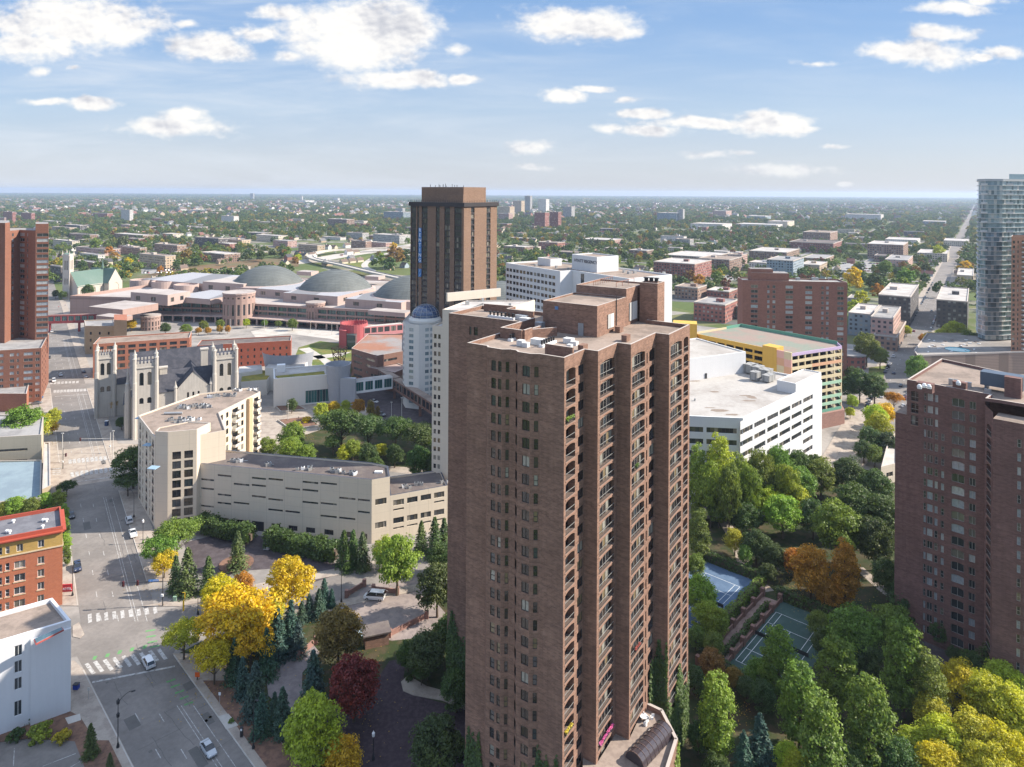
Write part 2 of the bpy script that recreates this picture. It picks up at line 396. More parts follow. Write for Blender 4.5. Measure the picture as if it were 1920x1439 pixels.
FRL = plain('pale_frame', (0.26, 0.24, 0.22), .5, .1)
WFR = plain('bronze_frame', (0.05, 0.042, 0.038), 0.45, 0.15)

class Wall:
    """the walls of one building with real openings; windows become parts (100 that show largest each, the rest one part of kind stuff)"""
    def __init__(s, root, mats, depth=0.22):
        s.root = root; s.mats = mats; s.mb = MB(); s.ops = []; s.depth = depth
    def run(s, A, B, z0, z1, cols=(), rows=(), style='std', depth=None, arch=0.0, m=0, skip=None, u0=0.0):
        """cols: (centre, width) along A->B; rows: (bottom, height)"""
        depth = s.depth if depth is None else depth
        L = dist2(A, B); d = ((B[0] - A[0]) / L, (B[1] - A[1]) / L); n = (-d[1], d[0])
        def P(u, z, y=0.0): return (A[0] + d[0] * u + n[0] * y, A[1] + d[1] * u + n[1] * y, z)
        def rect(u, v, a, b, y=0.0):
            if v - u > 1e-4 and b - a > 1e-4: s.mb.q([P(u, a, y), P(v, a, y), P(v, b, y), P(u, b, y)], m, [(u0 + u, a), (u0 + v, a), (u0 + v, b), (u0 + u, b)])
        cols = sorted(cols); rows = sorted(rows); x = 0.0
        for ci, c in enumerate(cols):
            u, v = c[0] - c[1] / 2, c[0] + c[1] / 2
            rect(x, u, z0, z1); zz = z0
            for ri, (a, hh) in enumerate(rows):
                b = a + hh
                if skip and skip(ci, ri): continue
                rect(u, v, zz, a); zz = b
                s.mb.q([P(u, a), P(v, a), P(v, a, depth), P(u, a, depth)], m)
                s.mb.q([P(u, b, depth), P(v, b, depth), P(v, b), P(u, b)], m)
                s.mb.q([P(u, a), P(u, a, depth), P(u, b, depth), P(u, b)], m)
                s.mb.q([P(v, a, depth), P(v, a), P(v, b), P(v, b, depth)], m)
                if arch > 0:
                    N = 8 if c[1] > 2 else 5; w = c[1]; r = arch if arch > .5 else arch * w
                    z_at = lambda q: b - r * (2 * abs(q - 0.5)) ** 2.6
                    for k in range(N):
                        q0, q1 = k / N, (k + 1) / N
                        za, zb = z_at(q0), z_at(q1)
                        if min(za, zb) < b - 1e-3:
                            s.mb.q([P(u + w * q0, za), P(u + w * q1, zb), P(u + w * q1, b), P(u + w * q0, b)], m, [(u0 + u + w * q0, za), (u0 + u + w * q1, zb), (u0 + u + w * q1, b), (u0 + u + w * q0, b)])
                            s.mb.q([P(u + w * q1, zb), P(u + w * q0, za), P(u + w * q0, za, .3), P(u + w * q1, zb, .3)], m)
                s.ops.append((P(c[0], a), math.atan2(d[1], d[0]), c[1], hh, c[2] if len(c) > 2 else style, depth))
            rect(u, v, zz, z1); x = v
        rect(x, L, z0, z1)
    def poly(s, poly, z0, z1, m=0):
        for i in range(len(poly)): s.run(poly[i], poly[(i + 1) % len(poly)], z0, z1, m=m)
    def cap(s, poly, z, m=1): s.mb.q([(p[0], p[1], z) for p in poly], m)
    def parapet(s, poly, z0, z1, t=0.35, m=0, mt=None):
        """upstand round a roof: outer wall continues, with inner face and coping"""
        n = len(poly); inn = inset(poly, t)
        for i in range(n):
            a, b = poly[i], poly[(i + 1) % n]; c, e = inn[i], inn[(i + 1) % n]
            L = dist2(a, b)
            s.mb.q([(a[0], a[1], z0), (b[0], b[1], z0), (b[0], b[1], z1), (a[0], a[1], z1)], m, [(0, z0), (L, z0), (L, z1), (0, z1)])
            s.mb.q([(e[0], e[1], z0), (c[0], c[1], z0), (c[0], c[1], z1), (e[0], e[1], z1)], m, [(0, z0), (L, z0), (L, z1), (0, z1)])
            s.mb.q([(a[0], a[1], z1), (b[0], b[1], z1), (e[0], e[1], z1), (c[0], c[1], z1)], m if mt is None else mt)
    def done(s, name='wall', most=100, subs=True):
        w = s.mb.build(name, s.mats, s.root)
        org = root_loc(s.root); C = Vector((0, 0, H))
        def size(o):
            p, a, ww, hh = o[0], o[1], o[2], o[3]
            v = C - Vector(p); nn = Vector((math.sin(a), -math.cos(a), 0))
            return -max(0.02, nn.dot(v.normalized())) * ww * hh / v.length_squared
        byname = {}
        for o in s.ops: byname.setdefault(win_mb(o[2], o[3], o[4], o[5])[0][0], []).append(o)
        for nm, ops in byname.items():
            ops.sort(key=size)
            for o in ops[:most]:
                (nn, mb, mat, sub), cache = win_mb(o[2], o[3], o[4], o[5])
                if not mb.f: nn, mb, mat, sub = nn, sub[0][1], sub[0][2], sub[1:]
                loc = Vector(o[0]) - Vector(org)
                if 'me' not in cache:
                    cache['me'] = mb.mesh(nn, mat); cache['sub'] = [(k, b.mesh(k, mm)) for k, b, mm in sub if b.f]
                ob = bpy.data.objects.new(nn, cache['me']); COL.objects.link(ob); ob.parent = s.root; ob.location = loc; ob.rotation_euler = (0, 0, o[1])
                for k, me in cache['sub']:
                    so = bpy.data.objects.new(k, me); COL.objects.link(so); so.parent = ob
            rest = ops[most:]
            if rest:
                big = MB(); mats = []
                for o in rest:
                    (nn, mb, mat, sub), _ = win_mb(o[2], o[3], o[4], o[5])
                    M = Matrix.Translation(o[0]) @ Matrix.Rotation(o[1], 4, 'Z')
                    for b, mm in [(mb, mat)] + [(b, mm) for _, b, mm in sub]:
                        if not b.f: continue
                        ml = mm if isinstance(mm, list) else [mm]
                        for x in ml:
                            if x not in mats: mats.append(x)
                        old = b.m; b.m = [mats.index(ml[k]) for k in old]; big.add(b, M); b.m = old
                tag(big.build(nm, mats, s.root), kind='stuff')
        return w
def inset(poly, t):
    n = len(poly); out = []
    for i in range(n):
        p0, p1, p2 = Vector(poly[i - 1]), Vector(poly[i]), Vector(poly[(i + 1) % n])
        d1 = (p1 - p0).normalized(); d2 = (p2 - p1).normalized()
        n1 = Vector((-d1.y, d1.x)); n2 = Vector((-d2.y, d2.x)); b = n1 + n2
        if b.length < 1e-6: out.append((p1.x + n1.x * t, p1.y + n1.y * t)); continue
        b.normalize(); k = t / max(0.35, b.dot(n1)); out.append((p1.x + b.x * k, p1.y + b.y * k))
    return out
def grid_cols(L, n, w, m=0.0, style=None):
    st = (L - 2 * m) / n
    return [((m + st * (i + .5)), w) + ((style,) if style else ()) for i in range(n)]
def grid_rows(z0, n, step, sill, h): return [(z0 + i * step + sill, h) for i in range(n)]

# roof plant ------------------------------------------------------------
def unit_box(parent, name, c, size, rz, mat, top=None):
    mb = MB(); mb.box(c, size, rz, 0, 1 if top else 0)
    mb.box((c[0], c[1], c[2] + size[2]), (size[0] * 1.04, size[1] * 1.04, 0.06), rz, 1 if top else 0)
    return mb.build(name, [mat, top] if top else [mat], parent)
def pipes(parent, name, c, dirv, n, step, r, h, mat, curb=None):
    mb = MB()
    L = step * (n - 1)
    mb.box((c[0] + dirv[0] * L / 2, c[1] + dirv[1] * L / 2, c[2]), (L + .8, 0.8, 0.45), math.atan2(dirv[1], dirv[0]), 1)
    for i in range(n):
        x, y = c[0] + dirv[0] * step * i, c[1] + dirv[1] * step * i
        mb.tube((x, y, c[2] + .4), (x, y, c[2] + .4 + h), r, 8, 0); mb.tube((x, y, c[2] + .4 + h), (x, y, c[2] + .5 + h), r * 1.5, 8, 0)
    return mb.build(name, [mat, curb or WHITE], parent)
def roof_clutter(parent, c, rad, n, seed, mats=None):
    """a knot of condensers and ducts standing on a roof; each one a part"""
    r = random.Random(seed)
    for i in range(n):
        x = c[0] + r.uniform(-rad[0], rad[0]); y = c[1] + r.uniform(-rad[1], rad[1]); mb = MB()
        w = r.uniform(.7, 1.2); h = r.uniform(.7, 1.1); a = r.uniform(0, .6)
        mb.box((x, y, c[2]), (w, w, h), a, 0); mb.tube((x, y, c[2] + h), (x, y, c[2] + h + .15), w * .36, 8, 1)
        mb.tube((x, y, c[2] + h * .2), (x + r.uniform(-2, 2), y + r.uniform(-1, 1), c[2] + .12), .07, 5, 0)
        mb.build('condenser', [r.choice((ALU, GREYMET, WHITE)), DARKMET], parent)
GREYMET = plain('grey_metal', (0.27, 0.28, 0.29), 0.5, 0.15, metal=0.3)
# ------------------------------------------------------------------ the ground
def ground_mat():
    m, t, bs = material('ground'); P = pos(t)
    v = t.new('ShaderNodeTexVoronoi'); t.put(v, 'Vector', t.v('MULTIPLY', P, (0.022, 0.022, 0))); v.inputs['Scale'].default_value = 1.0
    sp = t.new('ShaderNodeSeparateXYZ'); t.put(sp, 0, v.outputs['Color'])
    c = t.ramp(sp.outputs[0], [(0, (0.11, 0.13, 0.05)), (.3, (0.15, 0.15, 0.075)), (.5, (0.22, 0.20, 0.17)), (.68, (0.09, 0.12, 0.045)), (.88, (0.27, 0.25, 0.22)), (.93, (0.12, 0.12, 0.125))], const=True)
    n = t.noise(P, 0.2, 6, 0.7); n2 = t.noise(P, 0.004, 4, 0.6)
    c2 = scaled(t, c, t.m('MULTIPLY_ADD', n, 0.8, 0.6))
    g = t.mix(t.step(n2, 0.42, 0.62), c2, rgb(0.10, 0.125, 0.05))
    t.put(bs, 'Base Color', g); bs.inputs['Roughness'].default_value = 1.0; bs.inputs['Specular IOR Level'].default_value = 0.05
    return m
g = MB(); RG = 18500
ring = [(RG * math.cos(2 * math.pi * k / 96), RG * math.sin(2 * math.pi * k / 96), 0) for k in range(96)]
g.q(ring, 0)
structure('ground', g, ground_mat())

def spotted(name, c, c2, sc=0.5, var=0.3, rough=0.95, lo=.42, hi=.62):
    if name in MATS: return MATS[name]
    m, t, bs = material(name); P = pos(t)
    a = t.noise(P, sc, 6, 0.65); b = t.noise(P, sc * 12, 3, 0.6); d = t.noise(P, sc * 0.12, 4, .6)
    col = t.mix(t.step(a, lo, hi), rgb(*c), rgb(*c2))
    t.put(bs, 'Base Color', scaled(t, col, t.m('ADD', t.m('MULTIPLY_ADD', t.m('SUBTRACT', b, .5), var * 1.6, 1.0), t.m('MULTIPLY', t.m('SUBTRACT', d, .5), var * 1.6))))
    bs.inputs['Roughness'].default_value = rough; bs.inputs['Specular IOR Level'].default_value = 0.15
    MATS[name] = m; return m
ASPH = spotted('asphalt', (0.18, 0.163, 0.149), (0.225, 0.203, 0.184), 0.09, 0.28)
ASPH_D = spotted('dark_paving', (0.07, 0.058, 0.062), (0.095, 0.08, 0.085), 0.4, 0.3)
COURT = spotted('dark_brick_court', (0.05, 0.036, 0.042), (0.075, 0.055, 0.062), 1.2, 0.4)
WALKM = spotted('sidewalk_concrete', (0.36, 0.31, 0.26), (0.28, 0.235, 0.20), 0.35, 0.2)
PAVEM = spotted('downtown_concrete', (0.30, 0.275, 0.25), (0.20, 0.185, 0.17), 0.04, 0.22)
PINKW = spotted('brick_walk', (0.22, 0.15, 0.125), (0.28, 0.20, 0.165), 0.6, 0.3)
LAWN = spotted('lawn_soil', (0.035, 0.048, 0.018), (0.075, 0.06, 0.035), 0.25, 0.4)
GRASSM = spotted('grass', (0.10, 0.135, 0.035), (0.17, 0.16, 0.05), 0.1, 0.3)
MULCH = spotted('mulch', (0.20, 0.115, 0.08), (0.13, 0.08, 0.06), 0.8, 0.35)
CONCW = spotted('pale_concrete', (0.45, 0.42, 0.38), (0.38, 0.35, 0.31), 0.15, 0.12)
GRAVEL = spotted('roof_gravel', (0.285, 0.225, 0.185), (0.20, 0.16, 0.132), 0.16, 0.36)
GRAVEL_D = spotted('roof_gravel_dark', (0.12, 0.10, 0.095), (0.16, 0.135, 0.12), 0.2, 0.3)
ROOFW = spotted('roof_membrane', (0.44, 0.415, 0.39), (0.34, 0.31, 0.285), 0.1, 0.22)
ROOFG = spotted('roof_grey', (0.30, 0.29, 0.28), (0.22, 0.21, 0.205), 0.12, 0.2)
PAINTW = spotted('road_paint_white', (0.44, 0.43, 0.41), (0.235, 0.215, 0.20), 1.4, 0.3, lo=.44, hi=.64)
PAINTG = spotted('road_paint_green', (0.12, 0.28, 0.11), (0.17, 0.205, 0.145), 1.4, 0.3, lo=.48, hi=.66)

def sheet(name, poly, z, m):
    mb = MB(); mb.q([(p[0], p[1], z) for p in poly]); return structure(name, mb, m)
def slab(name, poly, z0, z1, m):
    mb = MB(); mb.prism(poly, z0, z1); return structure(name, mb, m)
def PX(*pts, z=0.0): return [G2(a, b, z) for a, b in pts]
def ccw(poly):
    a = sum(poly[i][0] * poly[(i + 1) % len(poly)][1] - poly[(i + 1) % len(poly)][0] * poly[i][1] for i in range(len(poly)))
    return poly if a > 0 else poly[::-1]
class Line:
    """straight street: n.p = c, along d (pointing away from the camera)"""
    def __init__(s, d, c): L = math.hypot(*d); s.d = (d[0] / L, d[1] / L); s.n = (s.d[1], -s.d[0]); s.c = c
    def p(s, y, o=0.0):
        """point at depth y, o metres to the right of the centre line"""
        c = s.c + o; t = (y - s.n[1] * c) / s.d[1]
        return (s.n[0] * c + s.d[0] * t, s.n[1] * c + s.d[1] * t)
    def strip(s, y0, y1, o0, o1): return [s.p(y0, o0), s.p(y0, o1), s.p(y1, o1), s.p(y1, o0)]
SU = Line((-.581, .814), 19.2)      # the avenue beyond the crossing
SL = Line((-.703, .711), 46.5)      # the avenue this side of it
SR = Line((.565, .825), 0); SR.c = SR.n[0] * 197 + SR.n[1] * 354.6
SX = Line((.93, .37), 0); SX.c = SX.n[0] * -54.5 + SX.n[1] * 177.5 + 0.0
# downtown base
sheet('downtown_paving', [(-560, 100), (-200, 40), (230, 40), (420, 330), (300, 430), (120, 560), (-60, 640), (-330, 690), (-640, 560)], 0.01, PAVEM)
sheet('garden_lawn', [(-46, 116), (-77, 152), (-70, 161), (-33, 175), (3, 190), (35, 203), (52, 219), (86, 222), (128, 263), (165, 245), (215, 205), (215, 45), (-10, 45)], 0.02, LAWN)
# avenue
mb = MB()
for L_, y0, y1 in ((SU, 158, 1500), (SL, 60, 160)):
    pl = L_.strip(y0, y1, -7.7, 7.9); mb.q([(p[0], p[1], 0.03) for p in pl])
structure('avenue_road', mb, ASPH)
sheet('cross_street_road', [SX.p(y, o) for y, o in ((140, -5.5), (140, 6.5), (212, 6.5), (212, -5.5))], 0.034, ASPH)
sheet('crossing_apron', PX((148, 1175), (300, 1150), (345, 1172), (330, 1215), (322, 1236), (160, 1250), (150, 1215)), 0.038, ASPH)
sheet('upper_crossing_road', PX((60, 850), (225, 832), (300, 836), (240, 896), (120, 915), (60, 905)), 0.038, WALKM)
mb = MB()
for L_, o0, o1, y0, y1 in ((SU, 7.9, 13.5, 183, 238), (SU, 7.9, 12.5, 262, 360), (SU, 7.9, 12.5, 378, 640), (SU, -12, -7.7, 172, 236), (SU, -13, -7.7, 262, 360), (SU, -13, -7.7, 378, 640), (SL, 7.9, 14.0, 100, 154.5)):
    mb.prism(ccw(L_.strip(y0, y1, o0, o1)), 0, 0.15)
mb.prism(ccw([SL.p(100, -7.7), SL.p(149, -7.7), (-97, 152), (-104, 150), (-97, 138), (-88.2, 136.5), (-84, 128), (-80, 118), SL.p(100, -13)]), 0, 0.15)
mb.prism(ccw(PX((136, 1175), (148, 1168), (158, 1190), (150, 1198), (136, 1195))), 0, 0.15)
mb.prism(ccw([SX.p(172, -9), SX.p(172, -5.5), SX.p(205, -5.5), SX.p(205, -9)]), 0, 0.15)
mb.prism(ccw([SX.p(172, 6.5), SX.p(172, 9.5), SX.p(196, 9.5), SX.p(196, 6.5)]), 0, 0.15)
structure('sidewalk', mb, WALKM)
# concrete kerbs, lighter than the walk
mb = MB()
for L_, o, y0, y1 in ((SU, 7.9, 183, 238), (SU, 7.9, 262, 360), (SU, -7.9, 172, 236), (SU, -7.9, 262, 360), (SL, 7.9, 100, 154), (SL, -7.9, 100, 149)):
    mb.prism(ccw(L_.strip(y0, y1, o - 0.1, o + 0.1)), 0, 0.17)
structure('kerb', mb, CONCW)
mb = MB()
for L_, o0, o1, y0, y1 in ((SL, 9.5, 13.9, 112, 146), (SL, -12, -9.3, 104, 130)):
    mb.q([(p[0], p[1], 0.156) for p in L_.strip(y0, y1, o0, o1)])
structure('planting_strip', mb, MULCH)
# yards and drives
sheet('parking_yard_paving', PX((650, 1142), (688, 1098), (790, 1082), (800, 1110), (835, 1150), (800, 1195), (735, 1202), (690, 1192)), 0.05, spotted('yard_pavers', (0.27, 0.225, 0.205), (0.21, 0.175, 0.165), 0.5, .2))
sheet('curved_drive', PX((588, 1210), (556, 1222), (524, 1244), (500, 1275), (503, 1305), (530, 1330), (562, 1345), (584, 1326), (566, 1290), (567, 1262), (600, 1225)), 0.05, spotted('drive_pavers', (0.23, 0.20, 0.195), (0.18, 0.155, 0.155), 0.5, .25))
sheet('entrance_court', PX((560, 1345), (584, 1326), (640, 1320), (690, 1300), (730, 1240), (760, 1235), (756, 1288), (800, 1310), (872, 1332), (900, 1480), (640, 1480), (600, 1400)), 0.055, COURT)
slab('entrance_walk', ccw(PX((752, 1280), (765, 1268), (800, 1288), (815, 1292), (860, 1305), (880, 1318), (882, 1336), (830, 1315), (775, 1305), (756, 1297))), 0, 0.16, WALKM)
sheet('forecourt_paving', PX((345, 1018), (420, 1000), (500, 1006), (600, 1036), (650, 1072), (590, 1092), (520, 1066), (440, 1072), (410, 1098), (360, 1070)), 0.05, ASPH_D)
slab('round_planter', [(G(443, 1058)[0] + 4.6 * math.cos(a), G(443, 1058)[1] + 4.6 * math.sin(a)) for a in [k * math.pi / 12 for k in range(24)]], 0, 0.3, MULCH)
sheet('corner_parking_paving', PX((-40, 1400), (60, 1388), (140, 1392), (160, 1445), (-40, 1460)), 0.16 + .01, ASPH)
sheet('corner_planting_bed', PX((-40, 1335), (125, 1332), (150, 1345), (175, 1385), (200, 1445), (160, 1446), (140, 1392), (60, 1386), (-40, 1398)), 0.165, MULCH)
for i, q in enumerate((((408, 1345), (428, 1340), (447, 1362), (424, 1370)), ((122, 1348), (150, 1340), (152, 1352), (128, 1360)))):
    sheet('paved_pad', PX(*q), 0.175, CONCW)
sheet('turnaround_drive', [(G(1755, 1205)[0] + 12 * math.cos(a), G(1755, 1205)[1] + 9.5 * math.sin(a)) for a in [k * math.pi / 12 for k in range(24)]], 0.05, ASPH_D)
mb = MB()
pth = [G2(*p) for p in ((1300, 905), (1345, 960), (1378, 1010), (1400, 1070), (1440, 1110))]
for a, b in zip(pth, pth[1:]):
    L = dist2(a, b); n = ((b[1] - a[1]) / L * 1.8, -(b[0] - a[0]) / L * 1.8)
    mb.q([(a[0] - n[0], a[1] - n[1], .06), (a[0] + n[0], a[1] + n[1], .06), (b[0] + n[0], b[1] + n[1], .06), (b[0] - n[0], b[1] - n[1], .06)])
pth = [G2(*p) for p in ((1610, 1065), (1660, 1110), (1720, 1145), (1790, 1165), (1830, 1200), (1815, 1250))]
for a, b in zip(pth, pth[1:]):
    L = dist2(a, b); n = ((b[1] - a[1]) / L * 1.4, -(b[0] - a[0]) / L * 1.4)
    mb.q([(a[0] - n[0], a[1] - n[1], .06), (a[0] + n[0], a[1] + n[1], .06), (b[0] + n[0], b[1] + n[1], .06), (b[0] - n[0], b[1] - n[1], .06)])
structure('garden_path', mb, WALKM)
# plaza beyond the low beige wing, and the curved road before the pink halls
sheet('courtyard_paving', PX((430, 880), (450, 770), (640, 745), (830, 760), (840, 900), (700, 880)), 0.03, WALKM)
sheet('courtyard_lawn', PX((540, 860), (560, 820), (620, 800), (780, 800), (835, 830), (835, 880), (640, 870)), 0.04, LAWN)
sheet('plaza_asphalt', PX((690, 770), (640, 700), (760, 690), (860, 760), (860, 800), (740, 800)), 0.05, ASPH_D)
sheet('plaza_lawn', PX((545, 690), (560, 652), (600, 640), (665, 648), (672, 668), (640, 690), (600, 700)), 0.05, GRASSM)
sheet('curved_road', PX((470, 622), (520, 612), (640, 622), (700, 640), (690, 652), (620, 636), (540, 626), (480, 634)), 0.06, CONCW)
for q in (((560, 655), (580, 652), (640, 690), (650, 715), (630, 705), (600, 676)), ((548, 672), (640, 662), (660, 660), (640, 668), (550, 680))):
    sheet('plaza_walk', PX(*q), 0.07, CONCW)
# the other avenue, from the ramp out to the horizon
mb = MB(); mb.q([(p[0], p[1], 0.05) for p in SR.strip(268, 6000, -8.5, 8.5)]); structure('far_avenue_road', mb, ASPH)
mb = MB()
for o0, o1 in ((-13.5, -8.5), (8.5, 13.5)): mb.prism(ccw(SR.strip(270, 1500, o0, o1)), 0, 0.2)
structure('far_avenue_sidewalk', mb, WALKM)
sheet('brick_street_paving', PX((1545, 860), (1590, 800), (1632, 745), (1668, 745), (1650, 800), (1625, 870), (1600, 900)), 0.09, WALKM)
sheet('corner_lawn', PX((1630, 690), (1662, 686), (1655, 715), (1625, 722)), 0.21, GRASSM)

# painted markings
def dash(L_, mb, y, o, ln, w):
    a = L_.p(y, o); d = L_.d; n = (L_.n[0] * w / 2, L_.n[1] * w / 2)
    b = (a[0] + d[0] * ln, a[1] + d[1] * ln)
    mb.q([(a[0] - n[0], a[1] - n[1], .052), (a[0] + n[0], a[1] + n[1], .052), (b[0] + n[0], b[1] + n[1], .052), (b[0] - n[0], b[1] - n[1], .052)])
mk = MB()
for L_, y0, y1 in ((SL, 100, 142), (SU, 166, 232), (SU, 262, 352), (SU, 380, 560)):
    y = y0
    while y < y1:
        for o in (-3.6, -0.2): dash(L_, mk, y, o, 3.0, 0.16)
        y += 12.2 * L_.d[1]
for L_, y0, y1 in ((SL, 100, 139), (SU, 166, 233), (SU, 264, 352), (SU, 380, 480)):
    for o in (3.1, 3.7, 5.5): dash(L_, mk, y0, o, (y1 - y0) / L_.d[1], 0.13)
structure('lane_marking', mk, PAINTW)
mk = MB()
def px_bar(mb, a, b, w, z=.056):
    a, b = G2(*a), G2(*b); L = dist2(a, b); n = ((b[1] - a[1]) / L * w / 2, -(b[0] - a[0]) / L * w / 2)
    mb.q([(a[0] - n[0], a[1] - n[1], z), (a[0] + n[0], a[1] + n[1], z), (b[0] + n[0], b[1] + n[1], z), (b[0] - n[0], b[1] - n[1], z)])
for x, y in ((162, 1245), (178, 1241), (196, 1238), (213, 1234), (231, 1231), (247, 1228), (264, 1225), (281, 1221), (297, 1218)):
    px_bar(mk, (x, y), (x + 14, y + 19), 0.75)
px_bar(mk, (173, 1280), (328, 1250), 0.55)
for x in range(9): px_bar(mk, (168 + x * 15.2, 1152 - x * 1.6), (169 + x * 15.4, 1168 - x * 2.1), 0.8)
for k in range(9): px_bar(mk, (132 + k * 8.2, 870 - k * 0.8), (131 + k * 8.2, 862 - k * .8), 1.0)
for k in range(9): px_bar(mk, (136 + k * 9, 895 - k * 1.2), (135 + k * 9, 886 - k * 1.2), 1.0)
px_bar(mk, (138, 905), (208, 895), 0.5); px_bar(mk, (103, 744), (172, 739), 0.5)
for k in range(12): px_bar(mk, (103 + k * 6.2, 737 - k * .3), (103 + k * 6.2, 732 - k * .3), 1.2)
for k in range(8): px_bar(mk, (96 + k * 7, 721 - k * .3), (96 + k * 7, 717 - k * .3), 1.2)
for k in range(4): px_bar(mk, (98, 880 + k * 3.4), (114, 879 + k * 3.4), .7)
structure('crosswalk_marking', mk, PAINTW)
mk = MB()
for x, y in ((177, 1235), (201, 1230), (224, 1224), (247, 1219), (271, 1214)): px_bar(mk, (x - 3, y), (x + 4, y - 1), 1.3, .058)
for x, y in ((282, 1183), (283, 1194), (286, 1204), (290, 1213)): px_bar(mk, (x - 9, y + 1.5), (x + 9, y - 1.5), .55, .058)
for x, y in ((321, 1277), (329, 1287), (337, 1298), (346, 1309), (354, 1320)): px_bar(mk, (x - 9, y + 3), (x + 8, y - 3), .55, .058)
structure('bike_lane_marking', mk, PAINTG)
mk = MB()
y = 275
while y < 900:
    for o in (-3.2, 3.2): dash(SR, mk, y, o, 3, .3)
    y += 12
structure('far_lane_marking', mk, PAINTW)
mk = MB()
for a, b in (((25, 1439), (27, 1405)), ((80, 1439), (142, 1415)), ((125, 1445), (150, 1430))): px_bar(mk, a, b, .14, .178)
structure('parking_line_marking', mk, PAINTW)
# manholes, patches and sealed cracks on the avenue
mk = MB(); rr = random.Random(3)
for i in range(26):
    L_ = rr.choice((SL, SU)); y = rr.uniform(112, 150) if L_ is SL else rr.uniform(165, 330); o = rr.uniform(-6.5, 7)
    a = L_.p(y, o); w, l = (rr.uniform(.5, .9),) * 2 if i % 3 else (rr.uniform(1, 2.2), rr.uniform(2, 6))
    d = L_.d; n = L_.n
    mk.q([(a[0] + d[0] * u * l / 2 + n[0] * v * w / 2, a[1] + d[1] * u * l / 2 + n[1] * v * w / 2, .044) for u, v in ((-1, -1), (-1, 1), (1, 1), (1, -1))])
for i in range(34):
    L_ = SL if i % 2 else SU; y = rr.uniform(108, 150) if L_ is SL else rr.uniform(165, 300); o = rr.uniform(-7, 7); a = L_.p(y, o); along = rr.random() < .6
    for k in range(rr.randint(4, 9)):
        d = L_.d if along else L_.n; b = (a[0] + d[0] * 1.6 + rr.uniform(-.3, .3), a[1] + d[1] * 1.6 + rr.uniform(-.3, .3)); l = dist2(a, b); n = ((b[1] - a[1]) / l * .05, -(b[0] - a[0]) / l * .05)
        mk.q([(a[0] - n[0], a[1] - n[1], .046), (a[0] + n[0], a[1] + n[1], .046), (b[0] + n[0], b[1] + n[1], .046), (b[0] - n[0], b[1] - n[1], .046)]); a = b
structure('road_patch', mk, plain('tar', (0.115, 0.108, 0.10), .8, .3))

# freeway beyond the pink halls
def road_px(name, pts, w, z, m, thick=None):
    P = [G(p[0], p[1], z) for p in pts]; mb = MB(); Lf = []; Rt = []
    for i, p in enumerate(P):
        a = P[max(0, i - 1)]; b = P[min(len(P) - 1, i + 1)]; d = (b - a).normalized(); n = Vector((d.y, -d.x, 0)) * w / 2
        Lf.append(p - n); Rt.append(p + n)
    for i in range(len(P) - 1):
        mb.q([Lf[i], Rt[i], Rt[i + 1], Lf[i + 1]])
        if thick:
            dz = Vector((0, 0, 1.0)); dd = Vector((0, 0, thick))
            for E, s_ in ((Lf, -1), (Rt, 1)):
                q = [E[i] - dd, E[i + 1] - dd, E[i + 1] + dz, E[i] + dz]
                mb.q(q if s_ > 0 else q[::-1])
    return structure(name, mb, m)
def smooth_px(pts, n=6):
    out = []
    for i in range(len(pts) - 1):
        p0 = pts[max(0, i - 1)]; p1 = pts[i]; p2 = pts[i + 1]; p3 = pts[min(len(pts) - 1, i + 2)]
        for k in range(n):
            t = k / n
            out.append(tuple(0.5 * ((2 * b) + (-a + c) * t + (2 * a - 5 * b + 4 * c - d) * t * t + (-a + 3 * b - 3 * c + d) * t ** 3) for a, b, c, d in zip(p0, p1, p2, p3)))
    out.append(pts[-1]); return out
road_px('freeway_road', smooth_px([(380, 512), (470, 500), (560, 492), (650, 478), (720, 468), (790, 458), (860, 450)]), 42, .12, CONCW)
road_px('freeway_ramp', smooth_px([(800, 462), (700, 466), (620, 470), (583, 478), (590, 486), (640, 497), (690, 509), (760, 524)]), 10, 6.0, CONCW, 1.2)
road_px('slip_road', smooth_px([(760, 470), (715, 478), (690, 490), (684, 500), (700, 508)]), 9, .2, CONCW)
road_px('overpass_road', smooth_px([(300, 492), (380, 482), (460, 474), (530, 470)]), 12, 6.0, CONCW, 1.4)
sheet('freeway_verge', PX((250, 520), (360, 500), (470, 488), (560, 482), (560, 500), (470, 512), (360, 525)), 0.15, spotted('verge', (0.13, 0.11, 0.06), (0.17, 0.105, 0.06), 0.02, .3))
sheet('freeway_slope', PX((640, 496), (690, 480), (715, 480), (690, 500), (690, 506)), 0.16, GRASSM)
# street grid of the neighbourhoods beyond
mb = MB(); AX = (.565, .825); BX = (.825, -.565)
GRID_A = [k * 105 for k in range(-60, 80)]; GRID_B = [k * 190 for k in range(2, 45)]
def st(p, d, L, w, z=.03):
    n = (d[1] * w / 2, -d[0] * w / 2)
    a = p; b = (p[0] + d[0] * L, p[1] + d[1] * L)
    mb.q([(a[0] - n[0], a[1] - n[1], z), (a[0] + n[0], a[1] + n[1], z), (b[0] + n[0], b[1] + n[1], z), (b[0] - n[0], b[1] - n[1], z)])
for k in GRID_A:
    o = k + SR.c - 105 * 0
    st((SR.n[0] * o + AX[0] * 760, SR.n[1] * o + AX[1] * 760), AX, 6000, 9)
for k in GRID_B:
    if k > 760: st((AX[0] * k - BX[0] * 5500, AX[1] * k - BX[1] * 5500), BX, 11000, 10, .045)
structure('neighbourhood_street', mb, spotted('far_asphalt', (0.22, 0.21, 0.2), (0.27, 0.25, 0.235), .02, .2))
